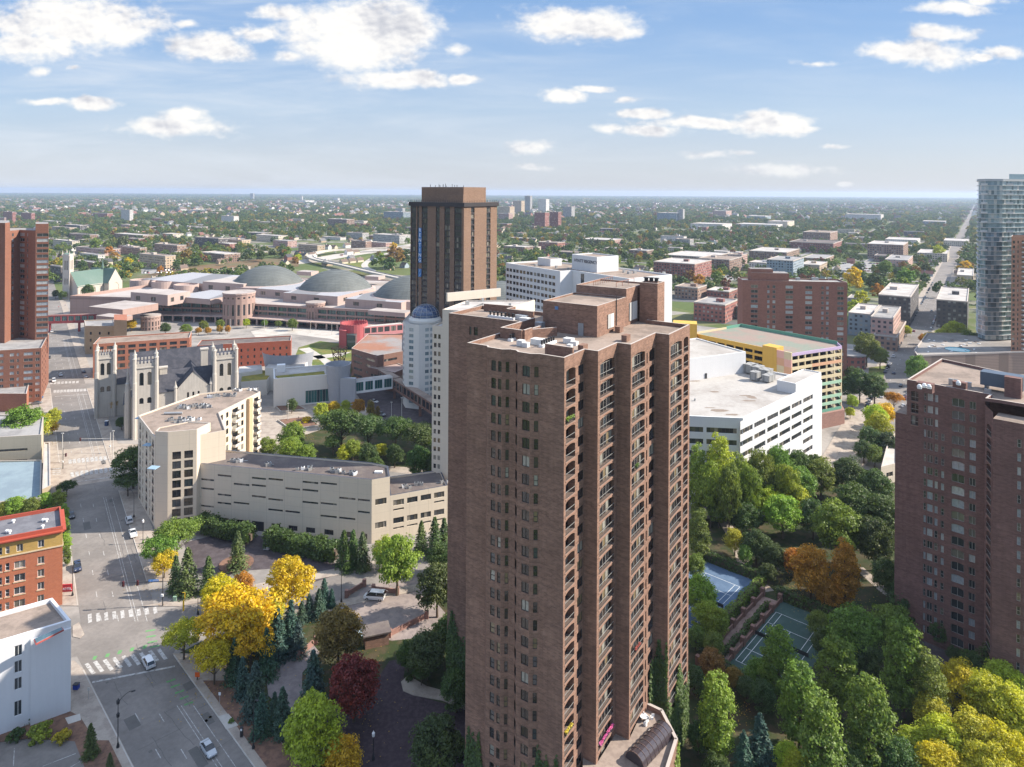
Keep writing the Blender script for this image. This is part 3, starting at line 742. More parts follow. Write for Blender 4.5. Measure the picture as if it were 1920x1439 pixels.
# ------------------------------------------------------------------ the big brick tower
BR = brick('brown_brick', (0.26, 0.15, 0.108), (0.165, 0.094, 0.07), (0.245, 0.18, 0.142), 0.6, 0.22, 0.34, 0.42, band=2.87, z0=77.4 - 2.87 * 26)
COPING = plain('stone_coping', (0.42, 0.37, 0.33), 0.85, 0.12)
def hitU(A, d, px):
    """distance along the wall line from A in direction d to where the photo column px meets it"""
    k = (px - 960) / FPX
    return (k * A[1] - A[0]) / (d[0] - k * d[1])
def pxcols(A, d, spans, style=None):
    out = []
    for a, b in spans:
        u, v = hitU(A, d, a), hitU(A, d, b); out.append(((u + v) / 2, v - u) + ((style,) if style else ()))
    return out
FLOORS = 26; ST = 2.87; ZR = 78.6
def rows_from(top_sill, h, n=FLOORS, first_h=None):
    r = [(top_sill - ST * k, h) for k in range(n)]
    if first_h: r[0] = (top_sill, first_h)
    return [x for x in r if x[0] > 0.6]
def main_tower():
    e1 = (.839, -.545); e2 = (.545, .839)
    A = (8.26, 105.7); L0 = off(A, e1, -18.76)
    root = thing('brick_apartment_tower', 'tallest reddish brown brick apartment tower, arched balconies on its sunny side, seen top to bottom', 'building', (L0[0], L0[1], 0))
    w = Wall(root, [BR, GRAVEL, COPING])
    U = lambda p: hitU(L0, e1, p)
    out = lambda u, o: (L0[0] + e1[0] * u - e2[0] * o, L0[1] + e1[1] * u - e2[1] * o)
    o = 0.75
    pts = [out(0, 0), out(U(914), 0), out(U(920.5), o), out(U(948), o), out(U(958), 0), out(U(969), 0), out(U(977), o), out(U(1001), o), out(U(1014), 0), A]
    rs = rows_from(75.6, 1.75); top = ZR
    def seg(i, spans, rows=rs, h=None, arch=0):
        a, b = pts[i], pts[i + 1]; L = dist2(a, b); d = ((b[0] - a[0]) / L, (b[1] - a[1]) / L)
        w.run(a, b, 0, top, [(min(max(c, ww / 2 + .12), L - ww / 2 - .12), ww) for c, ww in pxcols(a, d, spans)] if spans else [], rows, 'std', .2, arch)
    seg(0, None); seg(1, None); seg(2, [(923, 931.5), (937.5, 944)], arch=.12); seg(3, [(950, 956.5)], arch=.12)
    seg(4, None); seg(5, [(971, 976)]); seg(6, [(984, 998)], arch=.08); seg(7, [(1003.5, 1011.5)], arch=.12); seg(8, None)
    # sunny side: stepped piers
    P1a = off(A, e2, 6.9); P1 = off(P1a, e1, 2.4); P2a = off(P1, e2, 7.55); P2 = off(P2a, e1, 2.45); P3a = off(P2, e2, 11.4); P3 = off(P3a, e1, 2.55); B = off(P3, e2, 11.4)
    br_ = rows_from(74.3, 2.53, first_h=3.0); wr = rows_from(75.5, 1.6)
    def col_run(A0, L, items):
        """several kinds of openings side by side on one face: split it into vertical bands"""
        u = 0.0
        for (c, ww, style, rows, dep, ar, u1) in items:
            w.run(off(A0, e2, u), off(A0, e2, u1), 0, ZR, [(c - u, ww)] if c is not None else [], rows, style, dep, ar, u0=u); u = u1
        if u < L - 1e-3: w.run(off(A0, e2, u), off(A0, e2, L), 0, ZR, u0=u)
    c = pxcols(A, e2, [(1063.5, 1081), (1086, 1096.5)])
    col_run(A, 6.9, [(c[0][0], c[0][1], 'balc', br_, 1.3, .1, c[0][0] + c[0][1] / 2 + .2), (c[1][0], c[1][1], 'std', wr, .2, 0, 6.9)])
    w.run(P1a, P1, 0, ZR)
    low = [r for r in br_]
    c = pxcols(P1, e2, [(1127, 1154.5)])
    col_run(P1, 7.55, [(c[0][0], c[0][1], 'balc', br_, .6, .065, 7.55)])
    w.run(P2a, P2, 0, ZR)
    c = pxcols(P2, e2, [(1187, 1211), (1214, 1216), (1219, 1230.3)])
    slit = rows_from(74.6, 1.9)
    col_run(P2, 11.4, [(c[0][0], c[0][1], 'balc', br_, .6, .065, c[0][0] + c[0][1] / 2 + .15), (c[1][0], c[1][1], 'std', slit, .25, 0, c[1][0] + c[1][1] / 2 + .1), (c[2][0], c[2][1], 'std', rows_from(74.6, 2.2), .35, .12, 11.4)])
    w.run(P3a, P3, 0, ZR)
    c = pxcols(P3, e2, [(1259, 1280), (1283.5, 1292)])
    col_run(P3, 11.4, [(c[0][0], c[0][1], 'balc', br_, .6, .065, c[0][0] + c[0][1] / 2 + .3), (c[1][0], c[1][1], 'balc', br_, 1.4, .12, 11.4)])
    # back and rear wing
    B2 = off(B, e1, -8.5); B3 = off(B2, e2, 8); Lb = off(off(L0, e2, 45.3), e1, 0); W1 = off(L0, e2, 33); Lw = off(L0, e2, 21)
    W0 = (-13.2, 144.0); Wb = off(W0, e2, 12)
    poly = pts + [P1a, P1, P2a, P2, P3a, P3, B, B2, B3, Lb, W1, Wb, W0, Lw]
    for a, b in zip(poly[16:20], poly[17:21]): w.run(a, b, 0, ZR)
    w.run(W1, Wb, 0, ZR)
    w.run(Wb, W0, 0, ZR)
    q = pxcols(W0, e1, [(876.5, 879.5), (880.5, 884.5), (889, 896)])
    w.run(W0, Lw, 0, ZR, [x for x in q[1:]], rows_from(75.4, 1.7, 24), 'std', .2)
    w.run(Lw, L0, 0, ZR)
    w.run(B, B2, 0, ZR) if False else None
    w.parapet(poly, ZR, ZR + .75, .35, 0, 2)
    w.cap(inset(poly, .34), ZR + .02, 1)
    # penthouse volumes
    def rel(s_, t_): return off(off(L0, e1, s_), e2, t_)
    def vol(s0, s1, t0, t1, z0, z1, roof=1):
        p = [rel(s0, t0), rel(s1, t0), rel(s1, t1), rel(s0, t1)]
        w.poly(p, z0, z1); w.parapet(p, z1, z1 + .35, .3, 0, 2); w.cap(inset(p, .29), z1 + .02, roof)
    vol(3.6, 15.0, 19.2, 32.2, ZR, 84.0); vol(3.9, 15.02, 32.2, 43.5, ZR, 85.6)
    vol(15.6, 19.4, 37.6, 41.5, ZR, 86.4)
    # raised roof kerbs
    def kerb(pl, h=1.3, t=.4):
        for a, b in zip(pl, pl[1:]):
            L = dist2(a, b); d = ((b[0] - a[0]) / L, (b[1] - a[1]) / L); n = (d[1] * t, -d[0] * t)
            q = [off(a, n, 1), off(b, n, 1), b, a]; z0 = ZR + .02
            for i in range(4): w.run(q[i], q[(i + 1) % 4], z0, z0 + h)
            w.cap(q, z0 + h, 2)
    w_ = [rel(0.6, 9.5), rel(5.2, 9.5), rel(5.2, 12.2)]
    kerb(w_, 1.9); kerb([rel(.6, 9.5), rel(.6, 20.6)], 1.9); kerb([rel(5.2, 16), rel(5.2, 12.2), rel(8, 16.5)], 1.6)
    kerb([rel(13.5, 3.4), rel(18.6, 3.4)], 1.7)
    kerb([rel(-18, 30.5), rel(-11, 31.5)], 1.6); kerb([rel(-9.5, 30), rel(-9.5, 27), rel(-3, 27)], 1.8)
    ww = w.done('wall')
    WH = plain('white_hatch', (0.62, 0.62, 0.6), .6, .1)
    def hatch(s_, t_, sz, h, nm='skylight'):
        p = rel(s_, t_); unit_box(root, nm, (*p, ZR + .02), (*sz, h), math.atan2(e1[1], e1[0]), WH)
    for s_, t_, sz, h in ((9.0, 8.6, (2.4, 1.5), .9), (7.0, 6.0, (1.1, 1.1), .9), (8.3, 5.6, (1.0, .9), .7), (12.8, 12.5, (1.6, 1.3), .8), (14.4, 11.5, (1.2, .9), .6), (15.3, 8.2, (.8, .8), .8), (-5.5, 26.5, (2.6, 1.6), .9), (-4, 25, (2, 1.2), .7), (-2.0, 20.0, (.5, .5), 1.2)):
        if s_ < 0 and t_ < 21: continue
        hatch(s_, t_, sz, h)
    pipes(root, 'vent_cluster', (*rel(3.6, 8.0), ZR), e2, 6, .8, .18, .7, DARKMET, WHITE)
    pipes(root, 'vent_cluster', (*rel(10.6, 7.0), ZR), e2, 6, .8, .18, .7, DARKMET, WHITE)
    pipes(root, 'vent_cluster', (*rel(-12.6, 25.0), ZR), e1, 7, .95, .2, .8, DARKMET, WHITE)
    pipes(root, 'chimney_pot', (*rel(16.2, 39.6), 86.4), e1, 3, 1.1, .4, .7, DARKMET, BR)
    for s_, t_ in ((17.7, 8.3), (20.5, 19.5), (16.3, 26.0)):
        p = rel(s_, t_); unit_box(root, 'roof_hatch', (*p, ZR), (1.7, 1.0, 1.1), math.atan2(e2[1], e2[0]), BR)
    # louvres, door and drain pipe on the penthouse
    def plate(nm, s_, t0, t1, z0, z1, m):
        mb = MB(); a, b = rel(s_, t0), rel(s_, t1); mb.prism([a, off(a, e1, .08), off(b, e1, .08), b], z0, z1, 0, bottom=True); mb.build(nm, m, root)
    LV = panel('louvre', (0.60, 0.60, 0.58), 5, .22, .6, .3); 
    plate('louvre', 15.06, 23.6, 26.2, ZR + .9, ZR + 3.5, LV); plate('louvre', 15.1, 33.6, 37.4, ZR + .8, ZR + 4.4, LV); plate('drain_pipe', 15.06, 27.3, 27.5, ZR, ZR + 6.6, DARKMET)
    mb = MB(); a, b = rel(11.2, 19.1), rel(12.3, 19.1); mb.prism([off(a, e2, -.06), off(b, e2, -.06), b, a], ZR, ZR + 2.3, 0, bottom=True); mb.build('roof_door', GREYMET, root)
    mb = MB(); a, b = rel(6.3, 19.1), rel(7.0, 19.1); mb.prism([off(a, e2, -.06), off(b, e2, -.06), b, a], ZR + 4.3, ZR + 4.9, 0, bottom=True); mb.build('vent_grille', plain('blue_grille', (0.12, 0.22, 0.4), .6), root)
    mb = MB(); p = rel(3.9, 17.6); mb.box((*p, ZR), (1.5, 1.3, 1.9), math.atan2(e1[1], e1[0])); mb.build('air_intake', GREYMET, root)
    # drainage railing on the upper penthouse
    mb = MB()
    for t_ in range(33, 43): mb.tube((*rel(7.5, t_), 85.9), (*rel(7.5, t_), 86.9), .05, 5); 
    mb.tube((*rel(7.5, 33), 86.9), (*rel(7.5, 42), 86.9), .05, 5); mb.tube((*rel(12.5, 33), 86.9), (*rel(12.5, 42), 86.9), .05, 5)
    for t_ in range(33, 43, 3): mb.tube((*rel(12.5, t_), 85.9), (*rel(12.5, t_), 86.9), .05, 5)
    mb.build('service_rail', plain('rust', (0.3, 0.14, 0.09), .8), root)
    # garden terrace on the podium
    tp = ccw([(13.2, 103.6), (23.5, 104.6), (28.3, 114.4), (27.2, 120.9), (24.4, 122.4), P2, P2a, P1])
    tp = [(11.0, 100.5), (23.0, 103.6), (28.3, 114.4), (27.2, 120.9), (24.4, 122.9), P2, P2a, P1, P1a]
    tb = MB(); tb.prism(tp, 0, 12.6, 0, cap=False); tb.q([(p[0], p[1], 12.6) for p in tp], 1)
    inn = inset(tp[:5] + [P2, P1], .6)
    for a, b in zip(tp[:4], tp[1:5]):
        L = dist2(a, b); d = ((b[0] - a[0]) / L, (b[1] - a[1]) / L); n = (-d[1] * .55, d[0] * .55)
        tb.prism([off(a, d, .02), off(b, d, -.02), off(off(b, d, -.02), n, 1), off(off(a, d, .02), n, 1)], 12.602, 13.5, 0, 2)
    tb.build('podium', [BR, spotted('terrace_pavers', (0.30, 0.24, 0.2), (0.24, 0.19, 0.16), .8, .2), COPING], root)
    a, b = G2(1190, 1432, 12.7), G2(1246, 1372, 12.7); L = dist2(a, b); d = ((b[0] - a[0]) / L, (b[1] - a[1]) / L); n = (-d[1], d[0])
    vb = MB(); rb = MB(); r_ = 1.75; N = 10
    for k in range(N):
        t0, t1 = math.pi * k / N, math.pi * (k + 1) / N
        p = lambda q, t: (q[0] + n[0] * math.cos(t) * r_, q[1] + n[1] * math.cos(t) * r_, 12.7 + math.sin(t) * r_)
        vb.q([p(a, t0), p(b, t0), p(b, t1), p(a, t1)][::-1]); 
    vb.q([(a[0] + n[0] * math.cos(math.pi * k / N) * r_, a[1] + n[1] * math.cos(math.pi * k / N) * r_, 12.7 + math.sin(math.pi * k / N) * r_) for k in range(N + 1)])
    vb.q([(b[0] + n[0] * math.cos(math.pi * k / N) * r_, b[1] + n[1] * math.cos(math.pi * k / N) * r_, 12.7 + math.sin(math.pi * k / N) * r_) for k in range(N + 1)][::-1])
    v = vb.build('vault_skylight', plain('smoked_glass', (0.05, 0.04, 0.045), .12, .2, spec=.8), root)
    for j in range(9):
        q = off(a, d, L * j / 8)
        for k in range(N):
            t0, t1 = math.pi * k / N, math.pi * (k + 1) / N; R2 = r_ + .03
            rb.tube((q[0] + n[0] * math.cos(t0) * R2, q[1] + n[1] * math.cos(t0) * R2, 12.7 + math.sin(t0) * R2), (q[0] + n[0] * math.cos(t1) * R2, q[1] + n[1] * math.cos(t1) * R2, 12.7 + math.sin(t1) * R2), .05, 4)
    rb.build('rib_frame', plain('bronze', (0.16, 0.10, 0.08), .4), v)
    # terrace furniture
    for i, (u_, v_) in enumerate(((1205, 1345), (1213, 1352), (1222, 1348), (1210, 1360))):
        q = G(u_, v_, 12.65); mb = MB(); mb.box((q.x, q.y, 12.6), (.5, .5, .45), i * .8); mb.box((q.x + .2, q.y, 13.05), (.1, .5, .45), i * .8); tag(mb.build('garden_chair', WHITE), ['white terrace chair nearest the tower wall', 'white terrace chair beside the white table', 'white terrace chair on the rim side of the table', 'white terrace chair before the table'][i], 'chair', 'white chairs on the garden terrace')
    q = G(1207, 1350, 12.65); mb = MB(); mb.tube((q.x, q.y, 12.6), (q.x, q.y, 13.3), .06, 6); mb.lathe((q.x, q.y, 13.3), [(0, 0), (.7, 0), (.7, .05), (0, .06)], 14); tag(mb.build('garden_table', WHITE), 'round white table on the garden terrace', 'table')
    return root, rel, e1, e2, dict(L0=L0, A=A, P1=P1, P1a=P1a, P2=P2, P2a=P2a, P3=P3, P3a=P3a, B=B, W0=W0, Lw=Lw, Wb=Wb)
TOWER, TREL, TE1, TE2, TP = main_tower()

# ------------------------------------------------------------------ the brick tower across the garden
def east_tower():
    u = (.70, -.714); v = (.714, .70)
    P0 = (92.8, 164.8); P1 = off(P0, u, 2.5)
    root = thing('brick_apartment_tower', 'shaded brown brick tower beyond the tennis courts, cut by the photo edge', 'building', (P0[0], P0[1], 0))
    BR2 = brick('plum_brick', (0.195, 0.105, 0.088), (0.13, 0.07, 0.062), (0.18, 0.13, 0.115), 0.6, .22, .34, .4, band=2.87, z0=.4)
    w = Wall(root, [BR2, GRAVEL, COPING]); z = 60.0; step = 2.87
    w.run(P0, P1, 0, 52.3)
    w.mb.prism([P0, P1, off(P1, v, 12), off(P0, v, 12)], 52.28, 52.3, 0, 1)
    P2 = off(P1, u, 16.5)   # inner corner
    P3 = (103.1, 148.4); P4 = (101.3, 143.4); P5 = off(P4, (.74, -.67), 8.3)
    rows = lambda s_, h, n=20, d=0: [(s_ - step * k, h) for k in range(n - d) if s_ - step * k > 1]
    # left facade in bands
    bands = [(1704, 1720, None), (1710, 1724, 'b'), (1734.5, 1739, 'n'), (1741, 1751.5, 'w'), (1755, 1761, 'n'), (1767, 1773, 'k'), (1787, 1811, 'w3'), (1820, 1832, 'w')]
    uu = 0; L = dist2(P1, P2)
    cs = pxcols(P1, u, [(a, b) for a, b, _ in bands[1:]])
    for (c, ww), (_, _, k) in zip(cs, bands[1:]):
        rr_ = {'b': rows(z - 4.2, 2.4, 3), 'n': rows(z - 3.4, 1.7), 'w': rows(z - 3.4, 1.7), 'k': rows(z - 3.4 - step * 3, 1.6), 'w3': rows(z - 3.5, 1.9)}[k]
        st_ = 'balc' if k == 'b' else 'pale'
        e = min(L - .05, c + ww / 2 + .25)
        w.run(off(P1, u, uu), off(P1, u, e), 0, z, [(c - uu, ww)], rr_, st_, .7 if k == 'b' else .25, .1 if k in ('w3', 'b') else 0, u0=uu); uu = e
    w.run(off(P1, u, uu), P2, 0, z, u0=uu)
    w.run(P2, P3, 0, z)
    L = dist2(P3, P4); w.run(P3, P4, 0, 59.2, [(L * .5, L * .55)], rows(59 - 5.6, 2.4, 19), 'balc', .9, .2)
    d5 = (.74, -.67)
    cs = pxcols(P4, d5, [(1910, 1917), (1924, 1932)])
    w.run(P4, P5, 0, 57.5, cs, rows(57.5 - 4.6, 1.7, 19), 'pale', .25)
    w.mb.prism([P4, P5, off(P5, v, 5.5), off(P4, v, 5.5)], 57.5, 57.9, 0, 1)
    far = [off(P5, v, 30), off(P1, v, 30), off(P0, v, 30)]
    w.run(P5, far[0], 0, z); w.run(far[0], far[1], 0, z); w.run(off(P1, v, 30), off(P1, v, 0), 52.3, z)
    w.run(off(P0, v, 12), P0, 0, 52.3)
    poly = [P1, P2, P3, off(P4, v, 5.5), off(P5, v, 5.5), far[0], far[1]]
    w.parapet(poly, z, z + .7, .4, 0, 2); w.cap(inset(poly, .39), z + .02, 1)
    w.done('wall')
    for a, b, h, m in (((1735, 735), 3.2, 2.0, BR2), ((1800, 733), 2.6, 2.0, BR2), ((1783, 722), .9, 1.4, ALU), ((1792, 725), .8, 1.6, GREYMET), ((1815, 727), 1.3, 1.2, ALU), ((1852, 738), 1.2, .9, ALU), ((1900, 745), 3, 4.4, BR2)):
        p = G(a[0], a[1], z); unit_box(root, 'vent_box', (p.x, p.y, z), (b, b * .6, h), math.atan2(u[1], u[0]), m)
    p = G(1880, 735, z); mb = MB(); mb.box((p.x, p.y, z + 1.2), (8.0, 3.4, 3.0), math.atan2(u[1], u[0]))
    for s_ in (-1, 1): mb.box((p.x + s_ * 3 * u[0], p.y + s_ * 3 * u[1], z), (.4, 3, 1.2), math.atan2(u[1], u[0]))
    mb.build('cooling_unit', plain('blue_grey_metal', (0.10, 0.13, 0.17), .5, .2, metal=.3), root)
    for x, y in ((1724, 729), (1733, 727), (1797, 722), (1742, 729)):
        p = G(x, y, z + 2.0); mb = MB(); mb.lathe((p.x, p.y, z + 2.0), [(.45, 0), (.5, .5), (.3, .9), (0, 1.0)], 10); mb.build('chimney_cap', WHITE, root, smooth=True)
    return root
east_tower()
# ------------------------------------------------------------------ buildings of the town centre
def flat_roof(w, poly, z, par=.7, roof=1, cop=2, t=.35, m=0):
    w.parapet(poly, z, z + par, t, m, cop); w.cap(inset(poly, t - .01), z + .02, roof)
def near(poly, k=.5): return tuple(sum(p[i] for p in poly) / len(poly) for i in (0, 1))
def unitv(a, b): L = dist2(a, b); return ((b[0] - a[0]) / L, (b[1] - a[1]) / L)
CREAM = panel('cream_stucco', (0.60, 0.515, 0.405), 6, 2.9, .86, .03, .05, .85, .15)
CREAM2 = panel('cream_stone', (0.60, 0.53, 0.44), 3, 1.5, .9, .03, .06, .85, .12)
def put_clutter(root, pts, z, seed, rad=(2.4, .9), n=6):
    for i, p in enumerate(pts):
        q = G(p[0], p[1], z); roof_clutter(root, (q.x, q.y, z + .02), rad, n, seed + i)

def beige_apartments():
    T = [(-109.9, 211.3), (-105.7, 210.8), (-98, 213.3), (-96.6, 218.6), (-91.4, 219.5)]
    poly = [(-127, 232.7), (-110.4, 212), (-98, 214.2), (-91.4, 219.0), (-101.0, 236.4), (-95.8, 261), (-102, 266.3), (-118, 258)]
    root = thing('beige_apartment_block', 'cream flat roofed apartment block with a stair tower of paired square windows beside the avenue', 'building', (-127, 232.7, 0))
    w = Wall(root, [CREAM, GRAVEL, COPING]); z = 27.6
    a, b = poly[0], poly[1]; L = dist2(a, b)
    w.run(a, b, 0, z, [(L * .13, 1.8), (L * .3, 1.3, 'std'), (L * .52, 2.4), (L * .72, 1.3, 'std'), (L * .88, 2.4)], [(1.2 + 2.9 * k, 2.1) for k in range(9)], 'balc', .9)
    w.run(poly[1], poly[2], 0, z); w.run(poly[2], poly[3], 0, z); w.run(poly[3], poly[4], 0, z, [(3, 1.3), (8, 1.3), (13, 1.3)], [(1.6 + 2.9 * k, 1.3) for k in range(9)], 'std')
    a, b = poly[4], poly[5]; L = dist2(a, b)
    w.run(a, b, 0, z, [(1.5, 1.3), (4.6, 1.3), (9.2, 3.4, 'porch'), (13.6, 1.4), (19.4, 1.2), (22.3, 2.8, 'porch')], [(1.6 + 2.9 * k, 1.9) for k in range(9)], 'std', .25)
    for i in (5, 6, 7): w.run(poly[i], poly[(i + 1) % 8], 0, z)
    flat_roof(w, poly, z, .5)
    # stair tower
    tp = [(-110.5, 214.5), (-109.9, 211.0), (-105.7, 210.4), (-97.9, 212.9), (-96.4, 219.2), (-104, 220)]
    zt = 30.1
    w.run(tp[0], tp[1], 0, zt); w.run(tp[1], tp[2], 0, zt)
    L = dist2(tp[2], tp[3]); w.run(tp[2], tp[3], 0, zt, pxcols(tp[2], unitv(tp[2], tp[3]), [(325.5, 342), (348, 364.5)]), [(zt - 8.4 - 2.95 * k, 2.35) for k in range(8) if zt - 8.4 - 2.95 * k > .5], 'std', .2)
    w.run(tp[3], tp[4], 0, zt); w.run(tp[4], tp[5], z, zt); w.run(tp[5], tp[0], z, zt)
    flat_roof(w, tp, zt, .3)
    d = unitv(poly[4], poly[5]); n = (d[1], -d[0])
    w.mb.prism([off(off(poly[4], d, 16.2), n, .01), off(off(poly[4], d, 16.2), n, 1.2), off(off(poly[4], d, 18.3), n, 1.2), off(off(poly[4], d, 18.3), n, .01)], 0, z + .3, 3)
    w.mats.append(panel('tan_stucco', (0.50, 0.36, 0.22), 9, 2.9, .85, .02))
    w.done('wall')
    put_clutter(root, [(330, 790), (360, 790)], z, 5, (3.5, 1.6), 11); put_clutter(root, [(345, 766), (375, 764), (390, 764)], z, 9, (2.6, 1.2), 8); put_clutter(root, [(400, 745), (430, 743)], z, 19, (2.4, 1), 7); put_clutter(root, [(445, 733), (478, 732)], z, 29, (2, .7), 4)
    q = G(308, 778, z); mb = MB(); mb.tube((q.x, q.y, z + .5), (q.x + 6, q.y + .5, z + .5), .4, 8); mb.build('roof_duct', ALU, root)
    for px_, py_, k in ((263, 783, 0), (278, 816, 1), (288, 840, 2)):
        q = G(px_, py_, z - .4); mb = MB(); mb.prism([(q.x - 1.4, q.y - 1.0), (q.x + 1.3, q.y - 1.6), (q.x + 1.6, q.y + .9), (q.x - 1.2, q.y + 1.4)], z - .6 - k * 2.9 * (k > 0), z - .45 - k * 2.9 * (k > 0), bottom=True)
        mb.build('balcony_canopy', plain('pale_blue_canvas', (0.25, 0.36, 0.46), .6, .1), root)
beige_apartments()

def beige_low_wing():
    a, b, c = (-98.6, 214.8), (-41.3, 203.2), (-36.3, 205.5); d_, e_ = (-43.9, 216.2), (-94.6, 226)
    root = thing('beige_office_wing', 'long low cream wing with staggered ribbon windows and a dark flat roof', 'building', (a[0], a[1], 0))
    w = Wall(root, [CREAM, GRAVEL_D, plain('dark_coping', (0.06, 0.065, 0.085), .6, .15)]); z = 18.6; L = dist2(a, b); d = unitv(a, b)
    edges = [408, 438, 472, 503, 535, 567, 601, 636, 671, 698]
    sp = [(x + 3, edges[i + 1] - 1.5) for i, x in enumerate(edges[:-1])]; cs = pxcols(a, d, sp); sq = pxcols(a, d, [(x + 9, edges[i + 1] - 6) for i, x in enumerate(edges[:-1])])
    left = pxcols(a, d, [(375.5, 404)])[0]
    PAT = {0: [4, 6], 1: [1, 3], 2: [1, 2], 3: [0, 2], 4: [], }  # unused columns handled below
    on = {0: (4, 2), 1: (6, 4, 3, 2), 2: (5, 4, 1), 3: (6, 4, 2, 1), 4: (5, 3, 1), 5: (5, 3), 6: (6, 4, 2), 7: (6, 4, 2, 1), 8: (4, 3, 2)}
    rib = {6: 15.6, 5: 13.6, 4: 11.5, 3: 9.3, 2: 7.6, 1: 6.2}
    # one vertical band for each column so that every column has its own pattern
    u = 0.0
    seq = {-1: [14.6, 11.8], 0: [16.4, 10.4, 7.8], 1: [14.2, 8.4], 2: [16.6, 14.4, 11.0], 3: [16.8, 10.6, 7.4], 4: [14.4, 7.4], 5: [16.9, 14.5, 10.8], 6: [17.1, 11.0, 7.2], 7: [13.2, 7.2], 8: [13.2, 9.6]}
    cols = [(left, [14.6, 11.8, 6.3], None)] + [(cs[i], seq[i], sq[i]) for i in range(9)]
    for (cc_, rows, q) in cols:
        e = cc_[0] + cc_[1] / 2 + .12; R_ = [(r - .75, .62) for r in rows]
        w.run(off(a, d, u), off(a, d, e), 3.4, z, [(cc_[0] - u, cc_[1])], R_, 'far', .25, u0=u)
        if q: w.run(off(a, d, u), off(a, d, e), 0, 3.4, [(q[0] - u, min(q[1], 3.0))], [(1.2, 1.6)], 'std', .25, u0=u)
        else: w.run(off(a, d, u), off(a, d, e), 0, 3.4, u0=u)
        u = e
    w.run(off(a, d, u), b, 0, z, u0=u)
    # second floor of square windows
    w.run(b, c, 0, z, [(2.8, 3.4)], [(4.2, 1.8), (11.2, 1.8)], 'far')
    w.run(c, d_, 13, z); w.run(d_, e_, 0, z); w.run(e_, a, 0, z)
    poly = [a, b, c, (-38.3, 213.5), d_, e_]
    flat_roof(w, poly, z, .5, t=.5)
    # lower annex
    p0 = c; p1 = (-19.6, 213.0); p2 = (-23.0, 225.0); p3 = (-39.5, 219)
    dd = unitv(p0, p1); L = dist2(p0, p1)
    w.run(p0, p1, 0, 12.8, grid_cols(L, 4, 3.3, .6), [(2.9, .55), (4.6, 1.7), (8.5, .55), (10.0, 1.7)], 'far', .25, skip=lambda ci, ri: (ci in (1, 2) and ri == 2))
    w.run(p1, p2, 0, 12.8); w.run(p2, p3, 0, 12.8)
    flat_roof(w, [p0, p1, p2, p3], 12.8, .5, t=.5)
    w.done('wall')
    put_clutter(root, [(442, 866), (505, 874), (570, 881), (633, 886), (655, 890)], z, 50, (2.0, .6), 5); put_clutter(root, [(765, 915), (790, 910), (835, 905)], 12.8, 60, (1.8, .6), 3)
    q = G(710, 887, z); mb = MB(); mb.box((q.x, q.y, z), (2.4, 1.2, .5)); mb.build('skylight', WHITE, root)
    # garage doors at the foot
    for px_ in (470, 487):
        u_ = hitU(a, d, px_); mb = MB(); A_, B_ = off(a, d, u_ - 2), off(a, d, u_ + 2); nn = (d[1] * .06, -d[0] * .06)
        mb.prism([(A_[0] + nn[0], A_[1] + nn[1]), (B_[0] + nn[0], B_[1] + nn[1]), B_, A_], 0.02, 2.9, bottom=True)
        if px_ > 480: mb.build('garage_door', DARKMET, root)
beige_low_wing()

def cream_tower():
    A = (-25.9, 224); d = (.94, -.34); n = (.34, .94)
    root = thing('cream_apartment_tower', 'tall cream tower with pairs of small windows, half hidden behind the big brick tower', 'building', (A[0], A[1], 0))
    w = Wall(root, [CREAM2, ROOFW, COPING]); B = off(A, d, 20)
    w.run(A, B, 0, 60.5, pxcols(A, d, [(815.3, 820), (823, 827.5)]), [(56.8 - 2.83 * k, 1.45) for k in range(19)], 'std', .2)
    poly = [A, B, off(B, n, 24), off(A, n, 24)]
    for i in (1, 2, 3): w.run(poly[i], poly[(i + 1) % 4], 0, 60.5)
    flat_roof(w, poly, 60.5, .5)
    A2 = off(off(A, d, 3.6), n, .02); p2 = [A2, off(A2, d, 16.4), off(off(A2, d, 22), n, 30), off(A2, n, 20)]
    w.poly(p2, 60.5, 66.0); flat_roof(w, p2, 66.0, .5)
    # long pale wall of the roof house
    a, b = G2(839, 566, 66), G2(939, 556, 66); q = unitv(a, b); nn = (-q[1] * 1, q[0] * 1)
    w.poly([a, b, (b[0] + nn[0], b[1] + nn[1]), (a[0] + nn[0], a[1] + nn[1])], 66, 69.0); w.cap([a, b, (b[0] + nn[0], b[1] + nn[1]), (a[0] + nn[0], a[1] + nn[1])], 69.0, 2)
    w.done('wall')
    for px_, py_, s_ in ((876, 572, 1.2), (905, 566, .8), (935, 583, 1.0), (956, 576, .7)):
        p = G(px_, py_, 66); unit_box(root, 'vent_box', (p.x, p.y, 66), (s_, s_, 1.2), .3, ALU)
    p = G(895, 583, 66); mb = MB(); mb.q([(p.x - 4, p.y, 66.1), (p.x + 2, p.y - 1, 66.1), (p.x + 2, p.y - 1, 68.8)]); mb.q([(p.x + 2, p.y - 1, 66.1), (p.x - 4, p.y, 66.1), (p.x + 2, p.y - .9, 68.8)]); mb.build('roof_fin', CREAM2, root)
cream_tower()

